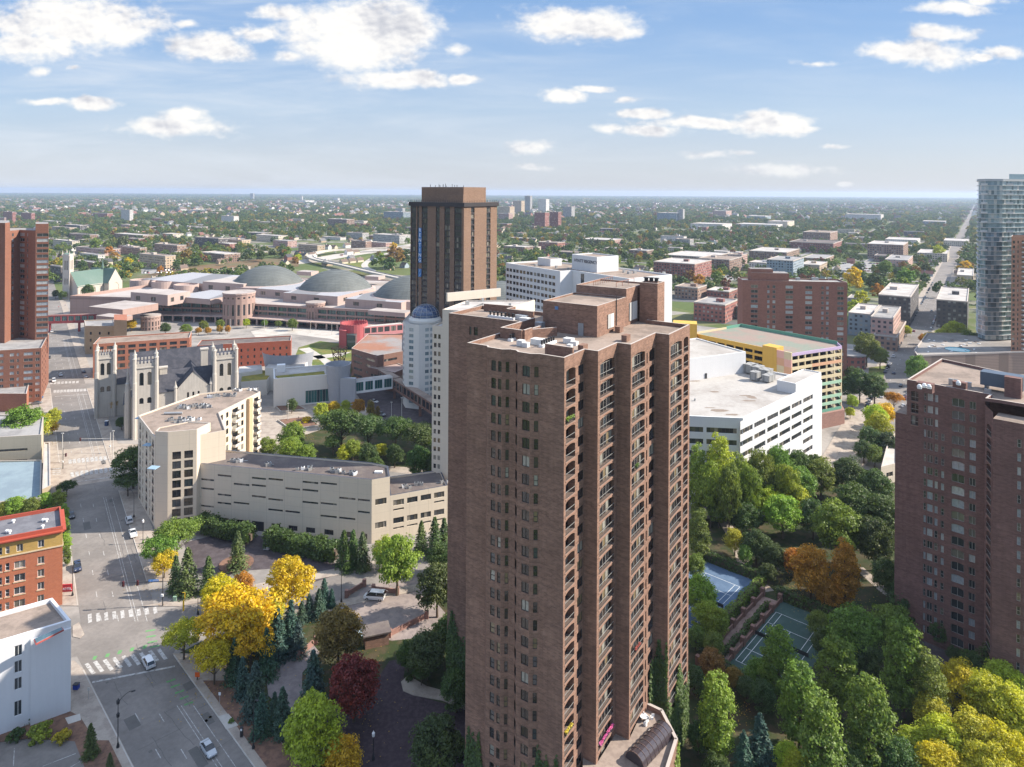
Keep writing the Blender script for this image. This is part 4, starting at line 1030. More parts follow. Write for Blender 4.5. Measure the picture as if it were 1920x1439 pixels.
def domed_hotel():
    c = (-42.5, 335); root = thing('round_cornered_hotel', 'white hotel with a blue glass dome and columns of bay windows', 'building', (*c, 0))
    w = Wall(root, [panel('white_concrete', (0.60, 0.585, 0.55), 2.2, 2.9, .9, .03, .05), ROOFW, COPING])
    pts = [(757, 338), (762, 331), (787, 328.5), (806, 330.5), (840, 336)]
    P_ = [((x - 960) / FPX * y, y) for x, y in pts]
    rows = [(37.2 - 2.88 * k, 1.7) for k in range(13)]
    w.run(P_[0], P_[1], 0, 40.4, [(2.5, 2.2)], rows, 'blue')
    L = dist2(P_[1], P_[2]); w.run(P_[1], P_[2], 0, 40.4, [(L * .42, 2.4)], rows, 'blue')
    L = dist2(P_[2], P_[3]); w.run(P_[2], P_[3], 0, 40.4, [(L * .8, 1.9)], rows, 'blue')
    L = dist2(P_[3], P_[4]); w.run(P_[3], P_[4], 0, 40.4, [(L * .16, 1.9)], rows, 'blue')
    back = [(P_[4][0], 360), (P_[0][0], 360)]
    w.run(P_[4], back[0], 0, 40.4); w.run(back[0], back[1], 0, 40.4); w.run(back[1], P_[0], 0, 40.4)
    flat_roof(w, P_ + back, 40.4, .4); w.done('wall')
    mb = MB(); cc = (-42.5, 338, 40.5); mb.lathe(cc, [(7.9, 0), (8.2, .6), (8.2, 1.6), (7.6, 2.0), (7.4, 2.6), (6.9, 2.7)], 32); mb.build('dome_drum', plain('white_concrete2', (0.6, 0.58, 0.54), .8, .08), root, smooth=False)
    mb = MB(); N = 9; prof = [(6.9 * math.cos(k * math.pi / 2 / N), 2.7 + 6.0 * math.sin(k * math.pi / 2 / N)) for k in range(N)] + [(0, 8.7)]
    mb.lathe(cc, prof, 28); dm = mb.build('dome', glass('dome_glass', [(0, (0.03, 0.06, 0.14)), (.5, (0.05, 0.09, 0.18))], .1), root)
    mb = MB()
    for k in range(14):
        a = 2 * math.pi * k / 14
        for (r0, z0), (r1, z1) in zip(prof, prof[1:]): mb.tube((cc[0] + (r0 + .04) * math.cos(a), cc[1] + (r0 + .04) * math.sin(a), cc[2] + z0), (cc[0] + (r1 + .04) * math.cos(a), cc[1] + (r1 + .04) * math.sin(a), cc[2] + z1 + .03), .07, 4)
    for r0, z0 in prof[1:-1:2]:
        for k in range(28):
            a, b = 2 * math.pi * k / 28, 2 * math.pi * (k + 1) / 28; mb.tube((cc[0] + (r0 + .04) * math.cos(a), cc[1] + (r0 + .04) * math.sin(a), cc[2] + z0), (cc[0] + (r0 + .04) * math.cos(b), cc[1] + (r0 + .04) * math.sin(b), cc[2] + z0), .06, 4)
    mb.build('rib_frame', ALU, dm)
domed_hotel()

def tan_tower():
    C = (-23.2, 330); e1 = (.839, -.545); e2 = (.545, .839); A = off(C, e1, -34); B = off(C, e2, 28.4)
    root = thing('tan_brick_tower', 'very tall tan brick tower above the horizon with dark window strips and blue banner', 'building', (A[0], A[1], 0))
    TB = brick('tan_brick', (0.215, 0.138, 0.095), (0.17, 0.108, 0.078), (0.2, 0.14, 0.10), .8, .3, .15, .2)
    TD = plain('dark_band', (0.035, 0.03, 0.032), .6, .2)
    w = Wall(root, [TB, GRAVEL, TD]); z = 97.6; n = 33
    rows = [(z - 2.9 - 2.85 * k, 2.1) for k in range(n)]
    def strips(a, d, L, spans):
        cs = pxcols(a, d, spans); w.run(a, off(a, d, L), 0, z, cs, rows, 'strip', .5)
        for c, ww in cs:   # dark spandrels make each strip continuous
            for k in range(n + 1):
                zz = z - 2.9 - 2.85 * k; t0 = max(zz + 2.1, 0); t1 = zz + 2.85
                if k == n: break
                u, v = c - ww / 2 + .05, c + ww / 2 - .05
                nn = (d[1] * .03, -d[0] * .03); p, q = off(off(a, d, u), nn, 1), off(off(a, d, v), nn, 1)
                w.mb.q([(p[0], p[1], t0), (q[0], q[1], t0), (q[0], q[1], min(t1, z)), (p[0], p[1], min(t1, z))], 2)
    strips(A, e1, 34, [(771, 780.5), (782.5, 786), (791, 802), (817.5, 824.5), (833.5, 844), (852, 866)])
    strips(C, e2, 28.4, [(883.5, 890), (912.5, 920)])
    far = [off(B, e1, -34)]
    w.run(B, far[0], 0, z); w.run(far[0], A, 0, z)
    poly = [A, C, B, far[0]]
    # dark crown with chamfered corners
    pr = inset(poly, -.7); w.mb.prism(pr, z, z + 2.0, 2, 1)
    c2 = [off(off(C, e1, -31), e2, 5), off(off(C, e1, -4), e2, 5), off(off(C, e1, -4), e2, 24), off(off(C, e1, -31), e2, 24)]
    w.poly(c2, z + 2, 106.6); w.parapet(c2, 106.6, 107.2, .4, 0, 0); w.cap(inset(c2, .38), 106.62, 1)
    c3 = [off(off(C, e1, -11), e2, 1.5), off(off(C, e1, -1.5), e2, 1.5), off(off(C, e1, -1.5), e2, 20), off(off(C, e1, -11), e2, 20)]
    w.poly(c3, z + 2, 103.3); w.cap(c3, 103.3, 1)
    w.done('wall')
    r = random.Random(4)
    for k in range(14):
        p = off(off(C, e1, -r.uniform(6, 30)), e2, r.uniform(6, 22)); mb = MB(); mb.tube((*p, 106.6), (*p, 107.8 + r.random() * 1.2), .14, 5); mb.build('antenna', DARKMET, root)
    # rails along the crown
    mb = MB()
    for i in range(4):
        a, b = pr[i], pr[(i + 1) % 4]; L = dist2(a, b)
        for k in range(int(L / 1.4)):
            q = lerp2(a, b, k * 1.4 / L); mb.box((*q, z + 2), (.12, .12, 1.1))
    mb.build('railing', DARKMET, root)
    # banner: RENTING and a smaller panel below it
    def sign_on(a, d, u, zt, hh, ww, text, col, tcol, nm='banner', vert=True, size=None):
        nn = (d[1], -d[0]); p = off(off(a, d, u), nn, .18); ang = math.atan2(d[1], d[0])
        mb = MB(); mb.box((p[0], p[1], zt - hh), (ww, .1, hh), ang); o = mb.build(nm, col, root)
        q = off(off(a, d, u), nn, .26)
        letters = text if vert else [text]
        st = hh / len(letters)
        for k, ch in enumerate(letters):
            cu = bpy.data.curves.new('letter', 'FONT'); cu.body = ch; cu.size = size or st * .95; cu.align_x = 'CENTER'; cu.align_y = 'CENTER'; cu.extrude = .03
            t_ = bpy.data.objects.new('letter', cu); me = bpy.data.meshes.new_from_object(t_); bpy.data.objects.remove(t_)
            me.name = 'letter'; ob = bpy.data.objects.new('letter', me); me.materials.append(tcol); COL.objects.link(ob); ob.parent = o
            ob.location = Vector((q[0], q[1], zt - st * (k + .5))) - Vector(root_loc(root)); ob.rotation_euler = (R(90), 0, ang)
        return o
    BLUE = plain('banner_blue', (0.05, 0.17, 0.40), .6, .08); WT = plain('letter_white', (0.75, 0.77, 0.8), .6, .03)
    u = hitU(A, e1, 788.5); sign_on(A, e1, u, 105 - (427 - 359) * 347 / 1280, 17.6, 1.9, 'RENTING', BLUE, WT)
    sign_on(A, e1, u, 105 - (503.5 - 359) * 347 / 1280, 4.0, 2.0, '//', BLUE, WT)
tan_tower()
SIGNFN = None

def text_mesh(s, size, mat, loc, ang, parent, name='lettering', tilt=90, ext=.05):
    cu = bpy.data.curves.new(name, 'FONT'); cu.body = s; cu.size = size; cu.align_x = 'CENTER'; cu.align_y = 'CENTER'; cu.extrude = ext
    t_ = bpy.data.objects.new(name, cu); me = bpy.data.meshes.new_from_object(t_); bpy.data.objects.remove(t_)
    me.name = name; me.materials.clear(); me.materials.append(mat); ob = bpy.data.objects.new(name, me); COL.objects.link(ob); ob.parent = parent
    ob.location = Vector(loc) - Vector(root_loc(parent)); ob.rotation_euler = (R(tilt), 0, ang); return ob

def white_hotel():
    h1 = (.575, -.818); h2 = (.818, .575); Q = (21.3, 299.6); P = off(Q, h1, -42); Rr = (47.2, 274.8); K = off(Q, h2, 6.9)
    root = thing('white_hotel_tower', 'big white hotel slab with rows of dark windows and lettering on its roof', 'building', (P[0], P[1], 0))
    WP = panel('white_panel', (0.60, 0.60, 0.60), 4.0, 2.95, .93, .02, .04, .7, .08)
    w = Wall(root, [WP, GRAVEL, WHITE]); z = 69.6; rows = [(z - 3.3 - 2.95 * k, 1.5) for k in range(23)]
    w.run(P, Q, 0, z, [(1.6 + 2.6 * k + (k // 2) * .35, 2.1) for k in range(14)], rows, 'std', .3)
    w.run(Q, K, 0, z)
    u0 = dist2(K, Rr); dd = unitv(K, Rr)
    cs = pxcols(K, dd, [(1119.5, 1130), (1132.5, 1142), (1145.5, 1156), (1158.5, 1169)])
    w.run(K, Rr, 0, z, cs, rows, 'std', .3)
    T = off(Rr, h2, 25.5); w.run(Rr, T, 0, z)
    bk = [off(T, h1, -30), off(off(Q, h2, 22), h1, -42), off(P, h2, 0)]
    w.run(T, bk[0], 0, z); w.run(bk[0], bk[1], 0, z); w.run(bk[1], P, 0, z)
    poly = [P, Q, K, Rr, T, bk[0], bk[1]]
    flat_roof(w, poly, z, .7, t=.5)
    # roof house with the lettering
    c = (37.5, 300); a = off(c, h1, -17); b = off(c, h2, 13); p2 = [a, c, b, off(a, h2, 13)]
    w.poly(p2, z, 76); flat_roof(w, p2, 76, .5, t=.5)
    c2 = G2(1032, 500, z); p3 = [off(c2, h1, -10), c2, off(c2, h2, 7), off(off(c2, h2, 7), h1, -10)]; w.poly(p3, z, 72.8); flat_roof(w, p3, 72.8, .3)
    w.done('wall')
    DL = plain('letter_dark', (0.03, 0.03, 0.05), .5, .05)
    m = lerp2(a, c, .56); nn = (h1[1] * .12, -h1[0] * .12)
    text_mesh('HYATT REGENCY', 1.95, DL, (m[0] + nn[0], m[1] + nn[1], 73.9), math.atan2(h1[1], h1[0]), root, 'lettering')
    # dark recess in the plain wall and a small roof plant
    mb = MB(); q0 = hitU(K, dd, 1090); q1 = hitU(K, dd, 1096); A_, B_ = off(K, dd, q0), off(K, dd, q1); nv = (dd[1] * .05, -dd[0] * .05)
    mb.prism([(A_[0] + nv[0], A_[1] + nv[1]), (B_[0] + nv[0], B_[1] + nv[1]), B_, A_], 63.5, 69.4, bottom=True); mb.build('stair_window', GL_DARK, root)
    for px_, py_, sx in ((1180, 514, 1.5), (1190, 513, 1.2), (1170, 512, 1.0), (1005, 500, 1.2), (1043, 503, .9), (1065, 507, .9), (1245, 515, 1.0)):
        p = G(px_, py_, z); unit_box(root, 'vent_box', (p.x, p.y, z), (sx, sx, 1.1), .5, ALU)
    return h1, h2
HH1, HH2 = white_hotel()

def white_annex():
    A = (44, 231.5); F = (77.4, 227.6); B = (124.7, 273.7)
    root = thing('white_office_block', 'low white office block with ribbon windows and stained flat roof beside the striped car park', 'building', (A[0], A[1], 0))
    WP = MATS['white_panel']; WR = spotted('stained_roof', (0.39, 0.37, 0.345), (0.31, 0.285, 0.26), .06, .25)
    w = Wall(root, [WP, WR, WHITE]); z = 29.2; rows = [(z - 4.6 - 3.95 * k, 1.75) for k in range(7)]
    d = unitv(A, F); w.run(A, F, 0, z, pxcols(A, d, [(1200, 1225), (1232, 1262), (1268, 1321), (1327, 1384)]), rows, 'far', .3)
    d = unitv(F, B); L = dist2(F, B)
    cs = pxcols(F, d, [(1390.5, 1413.5), (1416.5, 1437.5), (1441, 1461), (1464, 1484), (1486.5, 1505), (1508, 1526)])
    w.run(F, B, 0, z, cs, rows, 'far', .3, skip=lambda c, r: c == 4 and r < 3)
    bk = [off(B, (-.72, .69), 22), off(A, (-.2, .98), 55)]
    w.run(B, bk[0], 0, z); w.run(bk[0], bk[1], 0, z); w.run(bk[1], A, 0, z)
    poly = [A, F, B, bk[0], bk[1]]; flat_roof(w, poly, z, .75, t=.5)
    # taller blind box behind and the roof house at the far corner
    x0 = (60, 269); x1 = (99, 288); p = [x0, x1, off(x1, (-.45, .89), 30), off(x0, (-.45, .89), 30)]
    w.poly(p, z, 37.6); flat_roof(w, p, 37.6, .5, t=.5)
    e = off(B, d, -24); p = [off(e, (d[1], -d[0]), -.3), off(B, (d[1], -d[0]), -.3), off(B, (-.71, .70), 7.5), off(e, (-.71, .70), 7.5)]
    w.poly(p, z, 32.9); flat_roof(w, p, 32.9, .4)
    w.done('wall')
    mb = MB(); q = off(off(e, (-.71, .70), 7.5), (-.71, .70), .05)
    for px_, py_, (sx, sy, sz) in ((1408, 700, (5, 4, 3.4)), (1420, 704, (5, 4, 3.4)), (1436, 708, (5, 4, 3.0)), (1416, 714, (3.4, 3, 3.2)), (1441, 716, (5.5, 3, 2.4))):
        p = G(px_, py_, z); unit_box(root, 'cooling_unit', (p.x, p.y, z + .5), (sx, sy, sz), .75, panel('louvred_metal', (0.33, 0.33, 0.32), 2.4, .4, .6, .3))
    for px_, py_ in ((1303, 752), (1330, 700), (1332, 694)):
        p = G(px_, py_, z); mb = MB(); mb.tube((p.x, p.y, z), (p.x, p.y, z + .9), .35, 8); mb.build('vent_cap', ALU, root)
    for px_, s_ in ((1325, .9), ):
        q = off(x0, unitv(x0, x1), hitU(x0, unitv(x0, x1), px_)); mb = MB(); mb.box((q[0] + .1, q[1] - .12, z), (s_, .2, 2.2), .45); mb.build('roof_door', DARKMET, root)
    sm = MB(); r = random.Random(8)
    for px_, py_, a_, b_ in ((1348, 770, 4.5, 1.6), (1372, 778, 3.0, 1.0), (1405, 752, 3.6, 1.0), (1398, 742, 2.4, .9), (1330, 765, 2.4, .6), (1340, 735, 2, 1.1), (1410, 745, 2.0, 2.0), (1300, 715, 3.4, 1.0)):
        p = G(px_, py_, z); K_ = 16
        sm.q([(p.x + a_ * math.cos(k * 6.283 / K_) * r.uniform(.6, 1.1), p.y + b_ * math.sin(k * 6.283 / K_) * r.uniform(.6, 1.1), z + .03) for k in range(K_)])
    sm.build('roof_stain', plain('rust_stain', (0.21, 0.165, 0.13), .9, .4, 1.2), root)
white_annex()

def striped_carpark():
    FL = (89.6, 340); FR = (122.4, 297.4); C1 = (133.8, 303.5); C2 = (151.3, 312.4); C3 = (153.0, 320); BK = (121.7, 362)
    root = thing('multicolour_car_park', 'open sided multistorey car park with yellow bands and a green edged roof deck', 'building', (FL[0], FL[1], 0))
    YEL = panel('yellow_panel', (0.56, 0.34, 0.07), 5.2, 2.9, .85, .02, .05); GRN = panel('green_panel', (0.12, 0.30, 0.22), 4, 9, .9, .02); PNK = panel('pink_panel', (0.62, 0.36, 0.30), 2.4, 2.4, .9, .02)
    LIL = panel('lilac_panel', (0.46, 0.36, 0.52), 3, 9, .9, .02); CRM = panel('cream_band', (0.56, 0.47, 0.30), 4, 9, .9, .02); MNT = panel('mint_band', (0.33, 0.50, 0.36), 4, 9, .9, .02); ORG = panel('orange_band', (0.58, 0.33, 0.2), 3, 9, .9, .02)
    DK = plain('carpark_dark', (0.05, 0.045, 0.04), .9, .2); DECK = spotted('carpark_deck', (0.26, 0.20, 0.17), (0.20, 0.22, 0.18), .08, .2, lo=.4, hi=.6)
    SLB = plain('carpark_slab', (0.30, 0.27, 0.23), .9, .15)
    z = 34.2; fl = 3.05; n = 11
    poly = [FL, FR, C1, C2, C3, BK]
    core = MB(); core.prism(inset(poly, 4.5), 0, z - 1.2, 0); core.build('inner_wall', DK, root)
    dk = MB(); dk.prism(poly, z - .4, z, 0, 1, bottom=True); dk.build('roof_deck', [SLB, DECK], root)
    for k in range(1, n):
        zz = z - fl * k
        if zz < 1: break
        mb = MB(); mb.prism(poly, zz - .25, zz, bottom=True); mb.build('floor_slab', SLB, root)
    d = unitv(FL, FR); L = dist2(FL, FR); nn = (d[1], -d[0])
    def band(a, b, z0, z1, m, t=.3, name='parapet_band', o=.02):
        q = unitv(a, b); nv = (q[1], -q[0]); mb = MB(); mb.prism([off(a, nv, o), off(b, nv, o), off(b, nv, o - t), off(a, nv, o - t)], z0, z1, bottom=True); return mb.build(name, m, root)
    for k in range(0, n):
        zz = z - fl * k
        if zz < 1: continue
        band(FL, off(FL, d, L * .74), zz - (.9 if k == 0 else .35), zz + (1.1 if k == 0 else .75), YEL)
        cm = [ORG, CRM, CRM, ORG, CRM, CRM, MNT, MNT, MNT, GRN, ORG][k] if k else LIL
        band(off(FL, d, L * .93), FR, zz - .3, zz + 1.0, cm) if k else None
        band(FR, C1, zz - .3, zz + 1.0, [LIL, CRM, CRM, CRM, CRM, ORG, MNT, CRM, MNT, GRN, ORG][k])
        band(C1, C2, zz - .3, zz + 1.0, [LIL, CRM, ORG, CRM, CRM, MNT, CRM, MNT, MNT, GRN, LIL][k])
        band(C2, C3, zz - .3, zz + 1.0, [LIL, CRM, CRM, CRM, MNT, CRM, MNT, MNT, GRN, GRN, LIL][k])
    for k in range(9):
        q = off(FL, d, L * .74 * k / 8); mb = MB(); mb.box((q[0] - nn[0] * .3, q[1] - nn[1] * .3, 0), (.75, .75, z), math.atan2(d[1], d[0])); mb.build('column', YEL, root)
    for a, b, K in ((FR, C1, 3), (C1, C2, 4)):
        for k in range(K + 1):
            q = lerp2(a, b, k / K); mb = MB(); mb.box((q[0] - .2, q[1] + .3, 0), (.6, .6, z), .5); mb.build('column', CRM, root)
    # stair tower with blocks of yellow, salmon and lilac
    s0 = off(FL, d, L * .74); s1 = FR
    mb = MB(); mb.prism([off(s0, nn, .6), off(off(FL, d, L * .87), nn, .6), off(off(FL, d, L * .87), nn, -5), off(s0, nn, -5)], 0, z + 2.2, 0, 0); mb.build('stair_tower', YEL, root)
    mm = [PNK, ORG, CRM, LIL]; r = random.Random(2)
    for k in range(10):
        for j in range(2):
            a = off(FL, d, L * (.87 + .065 * j)); b = off(FL, d, L * (.87 + .065 * (j + 1)) - .02)
            mb = MB(); mb.prism([off(a, nn, .5), off(b, nn, .5), off(b, nn, -.1), off(a, nn, -.1)], z + 1.4 - 3.3 * (k + 1), z + 1.4 - 3.3 * k - .02, bottom=True); mb.build('cladding_panel', mm[(k + j * 2 + r.randint(0, 1)) % 4], root)
    band(C3, BK, z - .6, z + 1.6, GRN, o=-.0); band(BK, off(BK, unitv(BK, FL), 12), z - .6, z + 1.4, GRN)
    band(off(BK, unitv(BK, FL), 12), FL, z - .6, z + 1.0, CRM)
    # brick foot
    mb = MB(); pp = [off(FR, (.9, -.4), 1.5), off(C1, (.6, -.8), 1.5), off(C2, (.5, -.85), 1.6), off(C3, (1, 0), 1.8), off(C3, (1, .1), 1.0)]
    mb.prism(ccw([off(FR, (0, 1), 2)] + pp[:4] + [off(C2, (-1, 1), 2)]), 0, 6.5); mb.build('brick_base', brick('carpark_brick', (0.30, 0.17, 0.14), (0.25, 0.14, 0.115), (0.3, .2, .17), .8, .3), root)
    y = MB(); q = G2(1285, 608, 40); y.prism([(q[0] - 6, q[1]), (q[0] + 5, q[1] - 3), (q[0] + 7, q[1] + 5), (q[0] - 4, q[1] + 8)], 0, 40.5); y.build('lift_tower', YEL, root)
striped_carpark()

def brick_slab_tower():
    A = (129, 381); B = (184, 374); d = unitv(A, B); n = (-d[1], d[0])
    root = thing('red_brick_apartment_block', 'broad red brick apartment block with evenly spaced windows standing behind the striped car park', 'building', (A[0], A[1], 0))
    RB = brick('red_brick', (0.26, 0.125, 0.09), (0.205, 0.095, 0.07), (0.25, .15, .12), .8, .3, .15, .2)
    w = Wall(root, [RB, ROOFG, COPING]); z = 55.6
    C_ = pxcols(A, d, [(1409, 1422), (1439.5, 1444), (1449.5, 1455), (1474, 1488), (1511, 1524), (1541, 1545.5), (1550, 1555), (1571, 1583)])
    w.run(A, B, 0, z, C_, [(z - 3.4 - 2.78 * k, 1.65) for k in range(20)], 'pale', .25)
    bb = [off(B, n, 14), off(off(A, n, 14), d, 0)]
    w.run(B, bb[0], 0, z); w.run(bb[0], bb[1], 0, z); w.run(bb[1], A, 0, z); poly = [A, B] + bb
    flat_roof(w, poly, z, .8, t=.4)
    ua, ub = hitU(A, d, 1410), hitU(A, d, 1481); q = [off(off(A, d, ua), n, 1), off(off(A, d, ub), n, 1), off(off(A, d, ub), n, 10), off(off(A, d, ua), n, 10)]
    w.poly(q, z, 60.5); w.cap(q, 60.5, 1)
    q2 = [off(off(A, d, ua), n, 2), off(off(A, d, ua + 12), n, 2), off(off(A, d, ua + 12), n, 9), off(off(A, d, ua), n, 9)]; w.poly(q2, 60.5, 62.6); w.cap(q2, 62.6, 1)
    w.done('wall')
    for px_ in (1500, 1530, 1535, 1560): p = G(px_, 527, z); unit_box(root, 'vent_box', (p.x, p.y + 3, z), (2, 1.5, 1.5), 0, ALU)
brick_slab_tower()

def glass_tower():
    y = 433; f = lambda px_, yy: ((px_ - 960) / FPX * yy, yy)
    pts = [f(1832, 452), f(1834, 438), f(1848, 430), f(1880, 430), f(1925, 436), f(1960, 450)]
    root = thing('glass_apartment_tower', 'tall glass tower wrapped in thin balcony slabs', 'building', (*pts[0], 0))
    w = Wall(root, [plain('slab_white', (0.50, 0.50, 0.49), .7, .08), ROOFG, COPING]); z = 113.5; st_ = 2.95; n = 35
    bk = [f(1960, 470), f(1835, 470)]
    poly = pts + bk; inn = inset(poly, .25)
    core = MB()
    for k in range(n):
        z1 = z - st_ * k; z0 = z1 - st_
        if z0 < 13: break
        for i in range(len(pts) - 1):
            a, b = inn[i], inn[i + 1]; L = dist2(a, b); m = max(1, int(L / 1.5))
            for j in range(m):
                p, q = lerp2(a, b, j / m), lerp2(a, b, (j + 1) / m)
                core.q([(p[0], p[1], z0 + .15), (q[0], q[1], z0 + .15), (q[0], q[1], z1), (p[0], p[1], z1)])
        mb = MB(); mb.prism(inset(poly, -.35), z1 - .12, z1 + .14, bottom=True); mb.build('floor_slab', w.mats[0], root)
    core.build('curtain_wall', GL_BLUE, root)
    mb = MB(); mb.prism([f(1892, 436), f(1935, 440), f(1935, 456), f(1892, 456)], z, z + 4.5, 0, bottom=True); mb.build('roof_house', GL_BLUE, root)
    mb = MB(); mb.prism(inset(poly, -.2), z + .14, z + 1.2); mb.build('roof_edge', plain('slab_grey', (0.33, 0.35, 0.36), .7, .08), root)
    for k in range(0, 30, 1):   # balconies with glass rails on the two near corners
        z1 = z - st_ * (k + 1)
        for px_, yy in ((1842, 431), (1890, 430)):
            if (k + px_) % 2: continue
            p = f(px_, yy); mb = MB(); mb.box((p[0], p[1] - .9, z1 + .14), (4.2, 1.6, .1)); mb.box((p[0], p[1] - 1.65, z1 + .24), (4.2, .08, 1.0)); mb.build('balcony', w.mats[0], root)
    # podium with louvres and a pool deck
    r2 = thing('louvred_podium', 'brick podium with long louvre bands and pool terrace below the glass tower', 'building', (*f(1716, 391), 0))
    LB = panel('louvre_brick', (0.30, 0.22, 0.175), 22, .9, .62, .3, .08); P_ = [f(1716, 400), f(1722, 388), f(1900, 398), f(1960, 400), f(1960, 450), f(1740, 450)]
    mb = MB(); mb.prism(P_, 0, 12.6, 0, 1); mb.build('wall', [LB, PAVEM], r2)
    mb = MB(); mb.prism(inset(P_, -.15), 12.61, 13.5, cap=False); q = inset(P_, .3)
    for i in range(len(P_)):
        a, b = q[i], q[(i + 1) % len(P_)]; mb.q([(b[0], b[1], 12.62), (a[0], a[1], 12.62), (a[0], a[1], 13.5), (b[0], b[1], 13.5)]); c, e = inset(P_, -.15)[i], inset(P_, -.15)[(i + 1) % len(P_)]
        mb.q([(c[0], c[1], 13.5), (e[0], e[1], 13.5), (b[0], b[1], 13.5), (a[0], a[1], 13.5)])
    mb.build('parapet', COPING, r2)
    p = G(1795, 655, 13); mb = MB(); mb.lathe((p.x, p.y, 12.7), [(0, 0), (6.5, 0), (6.5, .25)], 20); mb.build('pool', plain('pool_water', (0.10, 0.36, 0.42), .08, .1), r2)
    for i in range(26):
        q = G(random.uniform(1735, 1850), random.uniform(636, 664), 12.8); mb = MB(); mb.box((q.x, q.y, 12.65), (1.8, .7, .4), random.random() * 3)
        mb.build('sun_lounger', WHITE if i % 3 else CONC, r2)
    A = f(1897, 402); B = f(1960, 405); r3 = thing('orange_brick_tower', 'narrow orange brick tower in front of the glass tower, cut by the photo edge', 'building', (*A, 0))
    w = Wall(r3, [brick('orange_brick', (0.32, 0.165, 0.105), (0.27, 0.14, 0.09), (0.4, .25, .17), .8, .3, .12, .2), ROOFG, COPING])
    w.run(A, B, 0, 79.5, [(1.6, 1.6), (4.4, .9), (8.2, 3.0, 'porch'), (13, 1.6), (17, 1.6)], [(2 + 2.85 * k, 1.6) for k in range(27)], 'std')
    C_ = f(1975, 416); D2 = f(1898, 415)
    w.run(B, C_, 0, 79.5); w.run(C_, D2, 0, 79.5); w.run(D2, A, 0, 79.5, [(3, 1.4), (8, 1.4)], [(2 + 2.85 * k, 1.6) for k in range(27)]); flat_roof(w, [A, B, C_, D2], 79.5, .8); w.done('wall')
glass_tower()

def west_brick_tower():
    f = lambda px_, yy: ((px_ - 960) / FPX * yy, yy)
    root = thing('red_brick_tower', 'red brown high-rise with pale window bands at the photo edge beyond the avenue', 'building', (*f(22, 360), 0))
    RB = brick('rust_brick', (0.235, 0.105, 0.07), (0.19, 0.083, 0.057), (0.22, .14, .1), .8, .3, .15, .2)
    w = Wall(root, [RB, ROOFG, COPING])
    a, b, c, d, e, g, h = f(-40, 357), f(10, 352), f(19, 358), f(37, 366), f(67, 360), f(91, 362), f(91.5, 384)
    rows = lambda z: [(z - 3.2 - 2.8 * k, 1.7) for k in range(28) if z - 3.2 - 2.8 * k > 20]
    w.run(a, b, 18, 87.6, [(3, 2), (8, 2), (12, 2)], rows(84), 'pale'); w.run(b, c, 18, 87.6); w.run(c, d, 18, 83.2, [(2.5, 1.5)], rows(83.2), 'pale')
    w.run(d, e, 18, 83.2, [(2.6, 4.0), (7.2, .9)], rows(83.2), 'pale'); L = dist2(e, g)
    w.run(e, g, 18, 86.8, [(L * .55, 5.2)], rows(83.2), 'pale'); w.run(g, h, 18, 86.8, [(5, 3), (13, 3)], rows(83.2), 'pale')
    bk = f(-40, 390); w.run(h, bk, 18, 83.2)
    c9, a9, e9 = f(19, 384), f(-40, 384), f(67, 383)
    w.mb.q([(p[0], p[1], 83.2) for p in (c, d, e, e9, c9)], 1); w.mb.q([(p[0], p[1], 87.4) for p in (a, b, c, c9, a9)], 1); w.run(c, c9, 83, 87.6)
    w.mb.q([(p[0], p[1], 86.6) for p in (e, g, h, e9)], 1); w.run(e9, e, 83, 86.8)
    # podium block
    p0, p1, p2, p3 = f(-30, 330), f(79, 338), f(93, 372), f(-30, 380)
    rr_ = [(2.2 + 3.0 * k, 1.5) for k in range(8)]
    w.run(p0, p1, 0, 25.5, pxcols(p0, unitv(p0, p1), [(-20, -8), (1, 8), (20, 28), (33, 37), (46, 63), (68, 76)]), rr_, 'pale'); w.run(p1, p2, 0, 25.5, [(6, 2.5), (14, 2.5), (22, 2.5)], rr_, 'std'); w.run(p2, p3, 0, 25.5)
    flat_roof(w, [p0, p1, p2, p3], 25.5, 1.0); w.done('wall')
    p = G(58, 430, 84); 
    for q in ((56, 431), (66, 431)): p = G(*q, 83.4); mb = MB(); mb.lathe((p.x, p.y + 4, 83.2), [(.7, 0), (.7, 1.1), (0, 1.6)], 10); mb.build('vent_cap', WHITE, root)
west_brick_tower()

